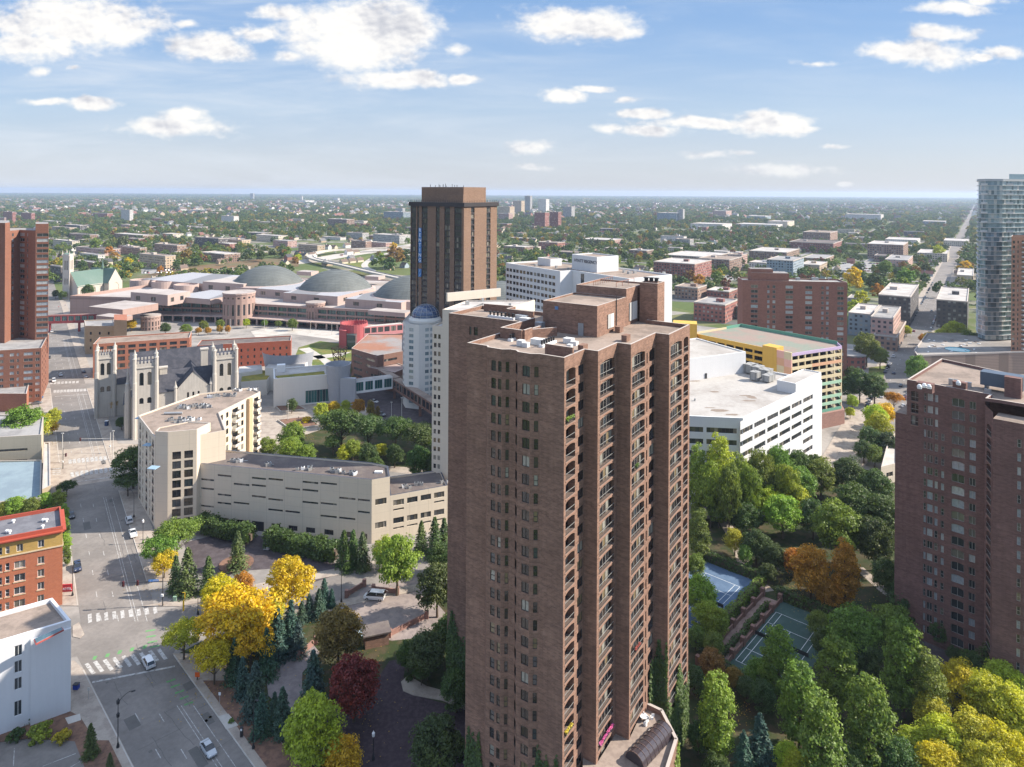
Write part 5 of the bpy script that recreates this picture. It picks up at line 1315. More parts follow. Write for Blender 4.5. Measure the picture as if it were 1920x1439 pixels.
def corner_hotel():
    A = (-131, 163); F = (-113.0, 172.4); B = (-120.7, 183.2); d = unitv(A, F); Bk = off(B, d, -20)
    root = thing('old_brick_hotel', 'old red brick hotel with a yellow top storey and red cornice beside the avenue', 'building', (A[0], A[1], 0))
    RB = brick('terracotta_brick', (0.40, 0.13, 0.065), (0.34, 0.105, 0.055), (0.36, .2, .13), .5, .2, .14, .2); YB = brick('mustard_brick', (0.42, 0.27, 0.075), (0.36, 0.23, 0.065), (0.38, .28, .14), .5, .2, .12, .15)
    ST_ = plain('sandstone_trim', (0.50, 0.40, 0.27), .85, .12); RC = plain('red_cornice', (0.36, 0.075, 0.045), .6, .12)
    w = Wall(root, [RB, spotted('felt_roof', (0.13, 0.13, 0.145), (0.17, 0.17, 0.185), .3, .2), RC, YB, ST_]); z = 19.4
    def face(a, b, spans):
        L = dist2(a, b); dd = unitv(a, b); cs = spans(a, dd)
        w.run(a, b, 0, 15.0, cs, [(2.0, 1.8), (5.2, 1.8), (8.4, 1.8), (11.6, 1.8)], 'white', .3); w.run(a, b, 15.3, z - .9, [(c[0], min(c[1], 1.3)) for c in cs], [(15.7, 1.8)], 'white', .3, m=3)
        nn = (dd[1], -dd[0])
        for z0, z1, o, m in ((15.0, 15.3, .18, 4), (z - .9, z - .6, .35, 2), (z - .6, z - .3, .75, 2)):
            w.mb.prism([off(a, nn, o), off(b, nn, o), off(b, nn, -.2), off(a, nn, -.2)], z0, z1, m, bottom=True)
        for c in cs:
            for zz in (2.0, 5.2, 8.4, 11.6):
                p, q = off(a, dd, c[0] - c[1] / 2 - .15), off(a, dd, c[0] + c[1] / 2 + .15); w.mb.prism([off(p, nn, .12), off(q, nn, .12), off(q, nn, -.01), off(p, nn, -.01)], zz - .22, zz - .01, 4, bottom=True)
    face(A, F, lambda a, dd: pxcols(a, dd, [(-30, -22), (-14, -6), (0, 7.5), (13.5, 21.5), (30, 51), (74, 86.5)]))
    face(F, B, lambda a, dd: [(2.5, 1.3), (6.5, 1.3), (10.5, 1.3)])
    w.run(B, Bk, 0, z); w.run(Bk, A, 0, z)
    flat_roof(w, [A, F, B, Bk], z - .3, .9, cop=2, m=2); w.done('wall')
    for px_, py_ in ((25, 981), (13, 1000), (18, 1001), (81, 979), (87, 979), (80, 991)):
        p = G(px_, py_, z - .3); mb = MB(); mb.lathe((p.x, p.y, z - .3), [(.25, 0), (.25, .5), (.45, .55), (.4, .8), (0, .95)], 10); mb.build('roof_vent', WHITE, root, smooth=True)
    # projecting sign
    s = thing('hotel_sign', 'red and white vertical edged hotel sign fixed to the old brick hotel', 'sign', (F[0], F[1], 3))
    p = off(F, (.7, .3), 1.3); mb = MB(); mb.box((p[0], p[1], 3.2), (2.3, .25, 1.9), .12, 0); mb.build('sign_board', plain('sign_red', (0.50, 0.035, 0.04), .5, .05), s)
    mb = MB(); mb.box((p[0], p[1] - .14, 3.5), (2.1, .04, .95), .12); mb.build('sign_band', plain('sign_face', (0.55, 0.05, 0.05), .5, .03), s)
    text_mesh('HOTEL', .78, WHITE, (p[0] - .01, p[1] - .2, 4.0), .12, s, 'lettering', 90, .02)
corner_hotel()

def white_corner_block():
    A = (-103.5, 127.2); F = (-88.5, 137.7); B = (-97.3, 145.2); d = unitv(A, F); Bk = off(B, d, -19)
    root = thing('white_corner_building', 'plain white building with gravel roof and single column of windows at the crossing', 'building', (A[0], A[1], 0))
    WB = panel('white_masonry', (0.62, 0.62, 0.63), 30, 30, .95, .002, .05, .8, .12); w = Wall(root, [WB, GRAVEL, plain('white_coping', (0.66, .66, .67), .6, .06)]); z = 17.4
    k = pxcols(A, d, [(31.5, 46)])[0]
    w.run(A, F, 0.8, z, [k], [(2.6, 2.9), (7.7, 2.3), (11.0, 2.3), (14.2, 2.1)], 'white', .25); w.run(A, F, 0, .8)
    w.run(F, B, 0, z, [(3, 1.2), (8, 1.2)], [(4, 1.5), (8, 1.5), (12, 1.5)], 'white'); w.run(B, Bk, 0, z); w.run(Bk, A, 0, z)
    flat_roof(w, [A, F, B, Bk], z, .75, t=.55)
    # shallow bay that steps forward at the corner
    u = hitU(A, d, 62); nn = (d[1], -d[0]); a0 = off(A, d, u); w.poly([off(a0, nn, .6), off(F, nn, .6), off(F, nn, .001), off(a0, nn, .001)], 0, z - .6); w.cap([off(a0, nn, .6), off(F, nn, .6), off(F, nn, .0), off(a0, nn, .0)], z - .6, 2)
    w.done('wall')
    q = [G2(63, 1199, z + .8), G2(116, 1176, z + .8), G2(120, 1181, z + .8), G2(67, 1208, z + .8)]
    mb = MB(); mb.prism(ccw(q), z + .55, z + .82); r_ = mb.build('skylight', plain('red_frame', (0.35, 0.08, 0.07), .5, .1), root); mb = MB(); mb.prism(inset(ccw(q), .14), z + .82, z + .9); mb.build('pane', GL_BLUE, r_)
white_corner_block()

def simple(name, label, cat, poly, z, wallm, roofm, rows=None, n=None, w_=1.4, style='white', par=.6, cop=None, group=None, faces=None, cols=None, dep=.25):
    poly = ccw(poly); root = thing(name, label, cat, (poly[0][0], poly[0][1], 0), group=group); w = Wall(root, [wallm, roofm, cop or COPING])
    for i in range(len(poly)):
        a, b = poly[i], poly[(i + 1) % len(poly)]; L = dist2(a, b); dd = unitv(a, b); nn = (dd[1], -dd[0]); face = nn[0] * -a[0] + nn[1] * -a[1] > 0
        if rows and face and (faces is None or i in faces): w.run(a, b, 0, z, cols(i, L) if cols else grid_cols(L, max(1, int(L / (n or 4))), w_, .6), rows, style, dep)
        else: w.run(a, b, 0, z)
    flat_roof(w, poly, z, par, t=.4); w.done('wall'); return root
ORB = brick('warehouse_brick', (0.36, 0.14, 0.085), (0.30, 0.115, 0.07), (0.33, .2, .14), .6, .25, .14, .2)
a, b = (-232.5, 379.6), (-187.4, 397.7); d = unitv(a, b); n = (-d[1], d[0])
simple('brick_warehouse', 'orange brick warehouse with big dark openings and a tan roof behind the stone church', 'building', [a, b, off(b, n, 19), off(a, n, 19)], 18.4, ORB, GRAVEL, [(1.2, 2.2), (4.8, 2.4), (8.6, 2.4), (12.2, 2.4), (15.6, 1.8)][:5], 5.2, 3.7, 'far', .7)
a, b = (-183, 397.5), (-133, 412); d = unitv(a, b); n = (-d[1], d[0])
simple('red_brick_row', 'long dark red brick building with small upright windows beyond the stone church', 'building', [a, b, off(b, n, 15), off(a, n, 15)], 14.0, brick('deep_red_brick', (0.33, 0.085, 0.05), (0.27, 0.07, 0.042), (0.3, .15, .1), .6, .25, .14, .2), GRAVEL_D, [(1.6, 1.7), (5.4, 1.7), (9.4, 1.7)], 3.6, 1.0, 'std', .6)
p = [G2(160, 613, 17.5), G2(238, 613, 17.5)]; d = unitv(*p)
TNB = brick('tan_block', (0.45, 0.34, 0.22), (0.40, 0.3, 0.19), (0.42, .33, .23), .8, .3, .1, .15)
r_ = simple('tan_brick_building', 'tan brick building with a taller end block beside the avenue', 'building', [G2(160, 613, 17.5), G2(214, 613, 17.5), G2(214, 600, 17.5), G2(158, 602, 17.5)], 17.5, TNB, ROOFG, [(3, 1.8), (8, 1.8), (12.4, 1.8)], 6, 1.2, 'std', .5)
q = [G2(213.5, 600, 23), G2(238, 601, 23), G2(238, 590, 23), G2(214, 590, 23)]; mb = MB(); mb.prism(ccw(q), 0, 23, 0, 1); mb.build('end_block', [TNB, ORB], r_)
# beige garage and low roofs beside the avenue
g1 = ccw([(-215, 232), G2(81, 842, 0), G2(83, 822, 9.5), (-225, 262)])
f = lambda px_, yy: ((px_ - 960) / FPX * yy, yy)
simple('beige_parking_garage', 'beige concrete garage with a long flat upper wall beside the upper crossing', 'building', [f(-40, 252), f(80, 256), f(84, 276), f(-40, 280)], 12.5, panel('beige_concrete', (0.46, 0.40, 0.30), 4, 3, .88, .03), ROOFG, [(3.2, 1.0), (7.4, .9)], 14, 12, 'far', .5)
simple('low_grey_roof_building', 'low building with a pale blue grey roof below the beige garage', 'building', [f(-60, 214), f(80, 219), f(81, 250), f(-60, 248)], 5.5, panel('beige_concrete', (0.46, 0.40, 0.30)), spotted('blue_grey_roof', (0.22, 0.28, 0.31), (0.18, 0.23, 0.265), .1, .12), par=.5)
wl = MB(); a, b = f(81.5, 219), f(97, 246); 
simple('tan_louvre_wall', 'narrow tan louvred block between the blue grey roof and the avenue', 'building', [f(82, 221), f(98, 224), f(96, 262), f(85, 262)], 7.5, panel('tan_louvre', (0.45, 0.36, 0.25), 30, .8, .7, .2), CONCW, par=.4)
simple('grey_gravel_building', 'low building with a dark gravel roof beyond the green trees at the photo edge', 'building', [f(-40, 322), f(52, 322), f(60, 352), f(-40, 352)], 8, ORB, ROOFG, par=.6)
# brown offices and walks in the plaza
simple('brown_office_block', 'brown brick office with a curved copper roof panel beyond the glazed bridge', 'building', [G2(659, 655, 16), G2(707, 669, 16), G2(757, 660, 16), G2(757, 628, 16), G2(690, 628, 16)], 16, brick('umber_brick', (0.22, 0.125, 0.10), (0.19, 0.11, 0.085), (0.22, .15, .12), .8, .3, .12), spotted('copper_roof', (0.30, 0.15, 0.10), (0.26, 0.24, 0.23), .05, .2), [(1.5, 1.4), (5.2, 1.4), (8.9, 1.4), (12.4, 1.3)], 9, 8.2, 'far', .5)
simple('brown_plaza_block', 'small brown block with a pinkish roof in front of the brown office', 'building', [G2(690, 690, 10), G2(740, 700, 10), G2(765, 690, 10), G2(735, 678, 10)], 10, MATS['umber_brick'], spotted('pink_roof', (0.36, 0.27, 0.24), (0.3, .22, .2), .1, .2), [(2, 1.2), (6, 1.2)], 7, 6, 'far', .4)
# ------------------------------------------------------------------ churches, halls, bridges
STONE = panel('church_stone', (0.43, 0.395, 0.35), 1.1, .55, .78, .07, .2, .9, .35)
SLATE = spotted('slate_roof', (0.052, 0.054, 0.066), (0.075, 0.075, 0.088), .5, .2)
def gable(mb, o, a, b, L, Wd, ze, zr, z0=0, ov=.4, mw=0, mr=1):
    """gabled block: corner o, ridge along a (length L), width Wd along b"""
    P = [o, off(o, a, L), off(off(o, a, L), b, Wd), off(o, b, Wd)]
    if (P[1][0] - P[0][0]) * (P[2][1] - P[1][1]) - (P[1][1] - P[0][1]) * (P[2][0] - P[1][0]) < 0: fl = True
    else: fl = False
    mb.prism(P if not fl else P[::-1], z0, ze, mw, cap=False)
    m0 = off(o, b, Wd / 2); m1 = off(m0, a, L)
    t1 = [(*P[0], ze), (*P[3], ze), (*m0, zr - .25)]; t2 = [(*P[1], ze), (*P[2], ze), (*m1, zr - .25)]
    mb.q(t1 if fl else t1[::-1], mw); mb.q(t2 if not fl else t2[::-1], mw)
    k = ov * (zr - ze) / (Wd / 2)
    for s_, q in ((-1, (P[0], P[1])), (1, (P[3], P[2]))):
        e0 = off(off(q[0], b, s_ * ov), a, -.25); e1 = off(off(q[1], b, s_ * ov), a, .25)
        for dz, mm in ((0.0, mr),):
            r = [(*e0, ze - k), (*e1, ze - k), (*off(m1, a, .25), zr), (*off(m0, a, -.25), zr)]
            mb.q(r, mr)
def spirelet(mb, p, z, r=.55, h=2.6, m=0):
    mb.lathe((p[0], p[1], z), [(r, 0), (r, .9), (r * 1.25, 1.0), (r * .7, 1.5), (0, h)], 8, m)
def stone_church():
    a1 = (.88, .475); a2 = (-.475, .88)
    o = (-158.3, 287.0)
    root = thing('stone_church', 'grey stone church with dark slate gables and square pinnacled towers beside the avenue', 'church', (*o, 0))
    def belfry(p, w_, z, name='bell_tower'):
        w = Wall(root, [STONE, SLATE, STONE]); P_ = [p, off(p, a1, w_), off(off(p, a1, w_), a2, w_), off(p, a2, w_)]
        for i in range(4):
            a, b = P_[i], P_[(i + 1) % 4]
            if i in (0, 3): w.run(a, b, 0, z, [(w_ * .32, 1.6), (w_ * .68, 1.6)], [(z - 9.3, 5.6), (z - 17.0, 2.6)], 'far', .6, .35)
            else: w.run(a, b, 0, z)
        w.mb.prism(inset(P_, -.35), z - 1.9, z - 1.4, 0, bottom=True)
        for i in range(4):
            a, b = P_[i], P_[(i + 1) % 4]; dd = unitv(a, b); n = (-dd[1] * .5, dd[0] * .5)
            for k in range(5):
                u0 = 1.0 + k * (w_ - 2.0) / 4.6; q0, q1 = off(a, dd, u0), off(a, dd, u0 + (w_ - 2) / 8.5); w.mb.prism([q0, q1, off(q1, n, 1), off(q0, n, 1)], z, z + 1.0)
        w.cap(P_, z, 1); w.done(name)
        for q in P_:
            mb = MB(); mb.lathe((q[0], q[1], 0), [(.95, 0), (.95, z - 8), (.8, z - 7.5), (.8, z + 1.2)], 8); spirelet(mb, q, z + 1.2, .8, 3.6); mb.build('pinnacle', [STONE], root)
    T2 = o; belfry(T2, 8.2, 31.5); T3 = (-131.0, 301.5); belfry(T3, 9.0, 31.8); T1 = (-190.0, 313.0); belfry(T1, 7.0, 28.8)
    mb = MB(); L = dist2(off(T2, a1, 8), T3); gable(mb, off(off(T2, a1, 8.0), a2, .9), a1, a2, L + 1.5, 15, 18.6, 26.0)
    mb.build('nave', [STONE, SLATE], root)
    gm = off(off(T2, a1, 15.5), a2, -.2); w = Wall(root, [STONE, SLATE, STONE]); w.run(gm, off(gm, a1, 14), 0, 18.4, [(4.9, .8), (7, .8), (9.1, .8)], [(13.8, 3.4)], 'std', .5, .2); 
    w.mb.q([(*gm, 18.4), (*off(gm, a1, 14), 18.4), (*off(gm, a1, 7), 26.2)])
    for s_ in (gm, off(gm, a1, 14)): w.mb.lathe((s_[0], s_[1], 0), [(.6, 0), (.6, 19.6), (.85, 19.8), (.4, 21), (0, 23)], 8)
    w.mb.prism([gm, off(gm, a2, 2), off(off(gm, a1, 0.01), a2, 2), off(gm, a1, .01)], 0, 18.4); w.done('front_gable')
    mb = MB(); m0 = off(gm, a1, 7)
    for s_ in (-1, 1):
        e = off(m0, a1, s_ * 7.5); mb.q([(*e, 17.9), (*off(e, a2, 22), 17.9), (*off(m0, a2, 22), 26.3), (*off(m0, a2, -.3), 26.3)])
    mb.q([(*off(gm, a2, 22), 0), (*off(off(gm, a1, 14), a2, 22), 0), (*off(off(gm, a1, 14), a2, 22), 18), (*off(m0, a2, 22), 26), (*off(gm, a2, 22), 18)][::-1]); mb.build('cross_roof', SLATE, root)
    mb = MB(); gable(mb, off(off(T2, a1, -2), a2, 20), a1, a2, 39, 20, 17.5, 30.5); mb.build('rear_hall', [STONE, SLATE], root)
    mb = MB(); gable(mb, off(T1, a1, 6.8), a1, a2, 14, 9, 15, 20.5); mb.build('side_chapel', [STONE, SLATE], root)
    mb = MB(); gable(mb, off(off(T2, a2, 8), a1, -4), a2, a1, 20, 9, 13, 17.5); mb.build('side_aisle', [STONE, SLATE], root)
    for q, h in ((off(off(T2, a1, 11), a2, 8), 27), (off(off(T2, a1, 28), a2, 17), 31.5)):
        mb = MB(); mb.box((*q, 16), (3, 2.4, h - 16), .5); mb.box((*q, h), (3.5, 2.9, .6), .5); mb.build('chimney', STONE, root)
    q = off(off(T2, a1, -2.5), a2, 3); mb = MB(); spirelet(mb, q, 22, .9, 9); mb.lathe((*q, 0), [(1.2, 0), (1.2, 20), (.9, 22)], 8); mb.build('turret', STONE, root)
stone_church()
def gothic_church():
    root = thing('gothic_church', 'distant pale gothic church with a green copper roof and tall square tower', 'church', (*G2(120, 555), 0))
    ST2 = panel('pale_stone', (0.50, 0.44, 0.38), 2, 1, .88, .05, .08); CU = spotted('green_copper', (0.11, 0.165, 0.14), (0.14, 0.19, 0.165), .05, .12)
    f = lambda px_, y: ((px_ - 960) / FPX * y, y)
    w = Wall(root, [ST2, CU, ST2]); p = [f(118, 655), f(131, 650), f(139, 664), f(126, 670)]
    for i in range(4): L = dist2(p[i], p[(i + 1) % 4]); w.run(p[i], p[(i + 1) % 4], 0, 43, [(L * .35, L * .16), (L * .65, L * .16)], [(14, 6), (28, 9)], 'far', .6, .3)
    w.cap(p, 43); w.done('bell_tower')
    for q in p: mb = MB(); spirelet(mb, q, 41, 1.0, 6); mb.build('pinnacle', ST2, root)
    a = unitv(f(146, 650), f(222, 690)); b = (-a[1], a[0])
    mb = MB(); gable(mb, f(146, 650), a, b, 44, 19, 13, 26, ov=.8); mb.build('nave', [ST2, CU], root)
    o = off(f(146, 650), a, 27); mb = MB(); gable(mb, off(o, b, -7), b, a, 33, 15, 14, 26.5, ov=.8); mb.build('transept', [ST2, CU], root)
    w = Wall(root, [ST2, CU, ST2]); q = off(off(f(146, 650), a, .5), b, -.1)
    q2 = off(q, a, 26); w.run(off(q, b, -.3), off(q2, b, -.3), 0, 12.9, grid_cols(26, 4, 3.4), [(4, 6.5)], 'far', .5, .4)
    q = off(off(o, b, -7.3), a, 0); w.run(q, off(q, a, 15), 0, 14, [(7.5, 7)], [(4, 9)], 'far', .5, .45); w.done('aisle_wall')
    mb = MB(); q = off(o, a, 6); q = off(q, b, 9); mb.lathe((*q, 26), [(1.2, 0), (1.0, 3), (0, 11)], 8); mb.build('fleche', CU, root)
gothic_church()

def halls():
    PK = panel('pink_stone', (0.335, 0.23, 0.195), 6, 3.1, .82, .05, .05); PK2 = panel('pale_pink_stone', (0.40, 0.305, 0.27), 6, 1.5, .9, .06, .05)
    root = thing('exhibition_halls', 'sprawling pink stone exhibition halls with green glass front and louvred roof boxes', 'building', (-216, 545, 0))
    RF = spotted('pale_roof', (0.40, 0.36, 0.335), (0.31, 0.27, 0.245), .03, .2); LV = panel('sawtooth_roof', (0.42, 0.42, 0.44), 60, 3.4, .45, .4, .05)
    LVM = LV
    F_ = [(-366, 566), (-300, 557), (-226, 548), (-150, 527), (-95, 512), (-30, 492), (40, 470)]
    Bk = [(p[0] + 62, p[1] + 150) for p in F_[::-1]]
    w = Wall(root, [PK, RF, PK2]); z = 14.5
    for i in range(len(F_) - 1):
        a, b = F_[i], F_[i + 1]; L = dist2(a, b)
        if i == 0: w.run(a, b, 0, z + 2.5); continue
        n = max(2, int(L / 8)); w.run(a, b, 0, z, grid_cols(L, n, L / n * .93, .4), [(.3, 4.0), (6.6, 2.3), (10.2, 3.2)], 'teal', 1.2, skip=None)
    w.run(F_[-1], Bk[0], 0, z); w.run(Bk[-1], F_[0], 0, z + 2.5)
    flat_roof(w, F_ + Bk, z, .7, t=1.0); w.done('wall')
    # canopy shelf along the front
    for i in range(1, len(F_) - 1):
        a, b = F_[i], F_[i + 1]; dd = unitv(a, b); n = (dd[1], -dd[0]); mb = MB(); mb.prism([off(off(a, n, 9), dd, .3), off(off(b, n, 9), dd, -.3), off(b, dd, -.3), off(a, dd, .3)], 4.6, 5.4, bottom=True)
        for k in range(int(dist2(a, b) / 9)):
            q = off(off(a, n, 8), dd, 4 + k * 9); mb.box((*q, 0), (1.2, 1.2, 4.6))
        mb.build('canopy', PK2, root)
    def cbox(x0, x1, yb, yt, dep, m=PK2, top=RF, zb=z, rot=(.9, -.35), name='roof_block', louv=True):
        p = G(x0, yb, zb); e = rot; L_ = math.hypot(*e); e = (e[0] / L_, e[1] / L_); A = (p.x, p.y); L = hitU(A, e, x1 - (x1 - x0) * .12); B = off(A, e, L); n = (-e[1], e[0])
        zt = H - (yt - EYE - (x0 - 960) * .0052) * p.y / FPX; ww = Wall(root, [m, top, PK2]); P_ = [A, B, off(B, n, dep), off(A, n, dep)]
        for i in range(4):
            Lr = dist2(P_[i], P_[(i + 1) % 4]); ww.run(P_[i], P_[(i + 1) % 4], zb, zt, [(Lr * .2, min(5, Lr * .15)), (Lr * .62, min(5, Lr * .15))] if i in (0, 1) and louv and zt - zb > 4 else [], [(zb + (zt - zb) * .3, (zt - zb) * .4)], 'far', .4)
        ww.cap(P_, zt, 1)
        for i in range(4):
            a, b = P_[i], P_[(i + 1) % 4]
        ww.done(name)
    cbox(245, 325, 568, 548, 22); cbox(325, 405, 566, 556, 40, top=LV, louv=False); cbox(265, 405, 537, 524, 60, top=LV, louv=False); cbox(380, 468, 548, 528, 40)
    cbox(480, 556, 557, 541, 55, top=LV); cbox(534, 600, 545, 537, 12); cbox(531, 648, 566, 549, 52, top=LV); cbox(647, 768, 577, 560, 52, top=LV); cbox(676, 749, 558, 550, 14); cbox(690, 770, 590, 582, 12, louv=False); cbox(166, 240, 588, 575, 30, m=PK, louv=False); cbox(180, 232, 600, 592, 10, m=PK, louv=False)
    cbox(556, 588, 516, 509, 12, louv=False, zb=20); cbox(684, 714, 524, 518, 12, louv=False, zb=20)
    for x0, x1, y in ((234, 276, 540), (275, 319, 543), (317, 361, 550)):
        p = G((x0 + x1) / 2, y, z); r_ = (x1 - x0) / 2 * p.y / FPX; mb = MB(); mb.lathe((p.x, p.y + r_, z), [(r_, 0), (r_, 6.5), (r_ - 1, 6.5), (r_ - 1, 5.0), (0, 5.2)], 28); mb.build('round_turret', PK2, root)
    # green shallow domes, each on its ring
    DM = bpy.data.materials.new('dome_lead'); DM.use_nodes = True; t = NT(DM.node_tree); bs = t.n['Principled BSDF']
    P_ = t.new('ShaderNodeTexCoord').outputs['Object']; br = t.new('ShaderNodeTexBrick'); 
    U = uvs(t); t.put(br, 'Vector', U); br.inputs['Scale'].default_value = .22; br.inputs['Color1'].default_value = rgb(.095, .105, .098); br.inputs['Color2'].default_value = rgb(.13, .14, .13); br.inputs['Mortar'].default_value = rgb(.07, .075, .07); br.inputs['Mortar Size'].default_value = .03
    t.put(bs, 'Base Color', scaled(t, br.outputs[0], t.m('MULTIPLY_ADD', t.noise(P_, .12, 5, .6), .7, .65))); bs.inputs['Roughness'].default_value = .7
    for (x, y, r_) in ((-221.5, 621, 30.5), (-152, 590, 30.5), (-80, 553, 31), (-8, 520, 31)):
        mb = MB(); mb.lathe((x, y, z), [(r_ + 3.5, 0), (r_ + 3.5, 6.5), (r_ + .5, 7.5)], 48); rg = mb.build('dome_ring', PK2, root)
        mb = MB(); Rs = (r_ * r_ + 15 * 15) / 30; a0 = math.asin(r_ / Rs); N = 9
        mb.lathe((x, y, z + 7.4), [(Rs * math.sin(a0 * (1 - k / N)), Rs * math.cos(a0 * (1 - k / N)) - Rs * math.cos(a0)) for k in range(N + 1)], 48); mb.build('dome', DM, root, smooth=True)
    # round stair drums with tall slots
    for px_, yb, rp, yt in ((440, 610, 29, 553), (588, 612, 17.5, 571), (706, 610, 18, 582), (276, 620, 17, 596)):
        p = G(px_, yb); r_ = rp * p.y / FPX; zt = H - (yt - EYE - (px_ - 960) * .0052) * p.y / FPX; n = 18; cy = p.y + r_ * .7
        w = Wall(root, [PK, RF, PK2]); P_ = [(p.x + r_ * math.cos(6.2832 * k / n), cy + r_ * math.sin(6.2832 * k / n)) for k in range(n)]
        for k in range(n):
            L = dist2(P_[k], P_[(k + 1) % n]); w.run(P_[k], P_[(k + 1) % n], 0, zt, [(L / 2, L * .42)], [(.3, zt * .2), (zt * .32, zt * .36), (zt * .86, zt * .06)], 'far', .5)
        w.mb.prism(inset(P_, -.4), zt, zt + 1.2, 2, 1); w.done('stair_drum')
halls()

def plaza():
    ROSE = panel('rose_tile', (0.40, 0.10, 0.105), 1.6, 1.6, .8, .06, .05)
    f = lambda px_, y: ((px_ - 960) / FPX * y, y)
    root = thing('rose_drum_pavilion', 'rose red tiled drum with a glazed notch before the exhibition halls', 'pavilion', (*f(662, 462), 0))
    p = f(665, 466); mb = MB(); mb.lathe((*p, 0), [(9.2, 0), (9.2, 15), (8.6, 15), (8.6, 12), (0, 12.1)], 28); mb.build('drum', ROSE, root)
    mb = MB()
    for k in range(28):
        a = 6.283 * k / 28; mb.box((p[0] + 8.9 * math.cos(a), p[1] + 8.9 * math.sin(a), 15), (.4, .4, .9), a)
    mb.build('crenel_rim', ROSE, root)
    mb = MB(); mb.prism([f(637, 457), f(651, 453), f(651, 466), f(637, 466)], 0, 12, 0); mb.build('end_wall', ROSE, root)
    mb = MB(); mb.prism([f(650.5, 453.5), f(668, 450), f(672, 462), f(652, 462)], 0, 9.5, 0); mb.build('glazed_notch', GL_TEAL, root)
    def bridge(name, label, pts, z0, z1, wd, m, style, mroof, pil=None, mp=None, rail=1.1):
        r = thing(name, label, 'footbridge', (*pts[0], 0)); w = Wall(r, [m, mroof, m])
        for a, b in zip(pts, pts[1:]):
            d = unitv(a, b); n = (-d[1], d[0]); L = dist2(a, b); k = max(1, int(L / 4)); q = [a, b, off(b, n, wd), off(a, n, wd)]
            w.run(a, b, z0, z1, grid_cols(L, k, L / k * .8), [(z0 + rail, (z1 - z0) - rail - .8)], style, .25); w.run(q[1], q[2], z0, z1); w.run(q[2], q[3], z0, z1, grid_cols(L, k, L / k * .8), [(z0 + rail, (z1 - z0) - rail - .8)], style, .25); w.run(q[3], q[0], z0, z1); w.cap(q, z1, 1); w.mb.q([(x, y, z0) for x, y in q[::-1]])
        w.done('wall')
        for x, y in pil or []: mb = MB(); mb.box((x, y, 0), (1.2, 1.2, z0)); mb.build('pier', mp or m, r)
    bridge('pink_footbridge', 'pink walled footbridge from the rose red drum towards the domed hotel', [f(684, 461), f(757, 474), f(830, 480)], 6.5, 13, 5, panel('pink_bridge', (0.52, 0.22, 0.22), 4, 9, .9), 'far', CONCW, [f(720, 469)], rail=2.2)
    bridge('white_glazed_footbridge', 'white framed footbridge with big green panes joining the white museum', [f(667, 335), f(738, 344)], 5.4, 11.6, 4.5, WHITE, 'teal', ROOFW)
    UM = MATS['umber_brick']
    bridge('brown_footbridge', 'brown enclosed footbridge on brick piers running towards the cream tower', [f(738, 344), f(793, 314), f(822, 300)], 5.2, 10.4, 4.2, UM, 'far', GRAVEL, [f(742, 346), f(766, 332), f(790, 319)], UM)
    bridge('brown_office_footbridge', 'short brown enclosed footbridge climbing back to the brown office', [f(690, 376), f(738, 346)], 5.2, 10.2, 4.2, UM, 'far', GRAVEL, [f(712, 362)], UM)
    bridge('red_avenue_footbridge', 'dark red enclosed footbridge crossing the avenue beside the red high-rise', [f(90, 500), f(178, 506)], 6.5, 12.5, 5, panel('dark_red_metal', (0.30, 0.06, 0.06), 5, 9, .8), 'teal', plain('brown_roof', (0.2, .12, .1)), [f(95, 501), f(150, 505)], rail=1.8)
    mb = MB(); 
    # museum
    r = thing('white_museum', 'low white museum with moss roofs, a glass wall and a curved zinc drum', 'museum', (-114.7, 330, 0))
    WT_ = panel('museum_white', (0.66, 0.63, 0.58), 4, 1.6, .88, .02, .04); MOSS = spotted('moss_roof', (0.24, 0.20, 0.04), (0.15, 0.15, 0.04), .25, .25); ZN = panel('zinc', (0.34, 0.35, 0.38), 1.2, 1.2, .85, .04, .1, .45)
    w = Wall(r, [WT_, ROOFW, WHITE]); A, B = (-114.7, 330), (-82, 341.5); d = unitv(A, B); n = (-d[1], d[0]); L = dist2(A, B); C_ = off(B, n, 20); D2 = (-121.5, 349)
    w.run(A, B, 0, 13.4, [(L * .62, 13.5, 'teal')], [(.6, 6.2)], 'teal', .5); w.run(B, C_, 0, 13.4); w.run(C_, D2, 0, 13.4); w.run(D2, A, 0, 13.4); flat_roof(w, [A, B, C_, D2], 13.4, .6, t=.5); w.done('wall')
    mb = MB(); mb.prism([off(off(A, d, 2), n, 1.5), off(off(A, d, 24), n, 1.2), off(off(A, d, 24), n, 8), off(off(A, d, 1), n, 6)], 13.45, 13.8); mb.build('moss_bed', MOSS, r)
    q = ccw([G2(452, 716, 8), G2(500, 712, 8), G2(512, 696, 8), G2(456, 692, 8)]); mb = MB(); mb.prism(q, 0, 8, 0, 1); mb.build('low_wing', [WT_, MOSS], r)
    q = ccw([G2(448, 700, 10), G2(492, 694, 10), G2(490, 684, 10), G2(448, 688, 10)]); mb = MB(); mb.prism(q, 0, 10, 0, 1); mb.build('low_wing', [WT_, ROOFW], r)
    q = ccw([G2(497, 690, 12), G2(560, 692, 12), G2(585, 672, 12), G2(520, 668, 12)]); mb = MB(); mb.prism(q, 0, 12, 0, 1); mb.build('rear_wing', [WT_, ROOFW], r)
    q = G(545, 672, 12); mb = MB(); mb.lathe((q.x, q.y, 12), [(13, -6), (15, 5)], 24, a0=math.pi * 1.1, a1=math.pi * 1.9); mb.build('curved_screen', ZN, r)
    q = G(527, 697, 13.4); mb = MB(); mb.box((q.x, q.y, 12), (4, 3, 5), .3); mb.build('lift_overrun', WHITE, r)
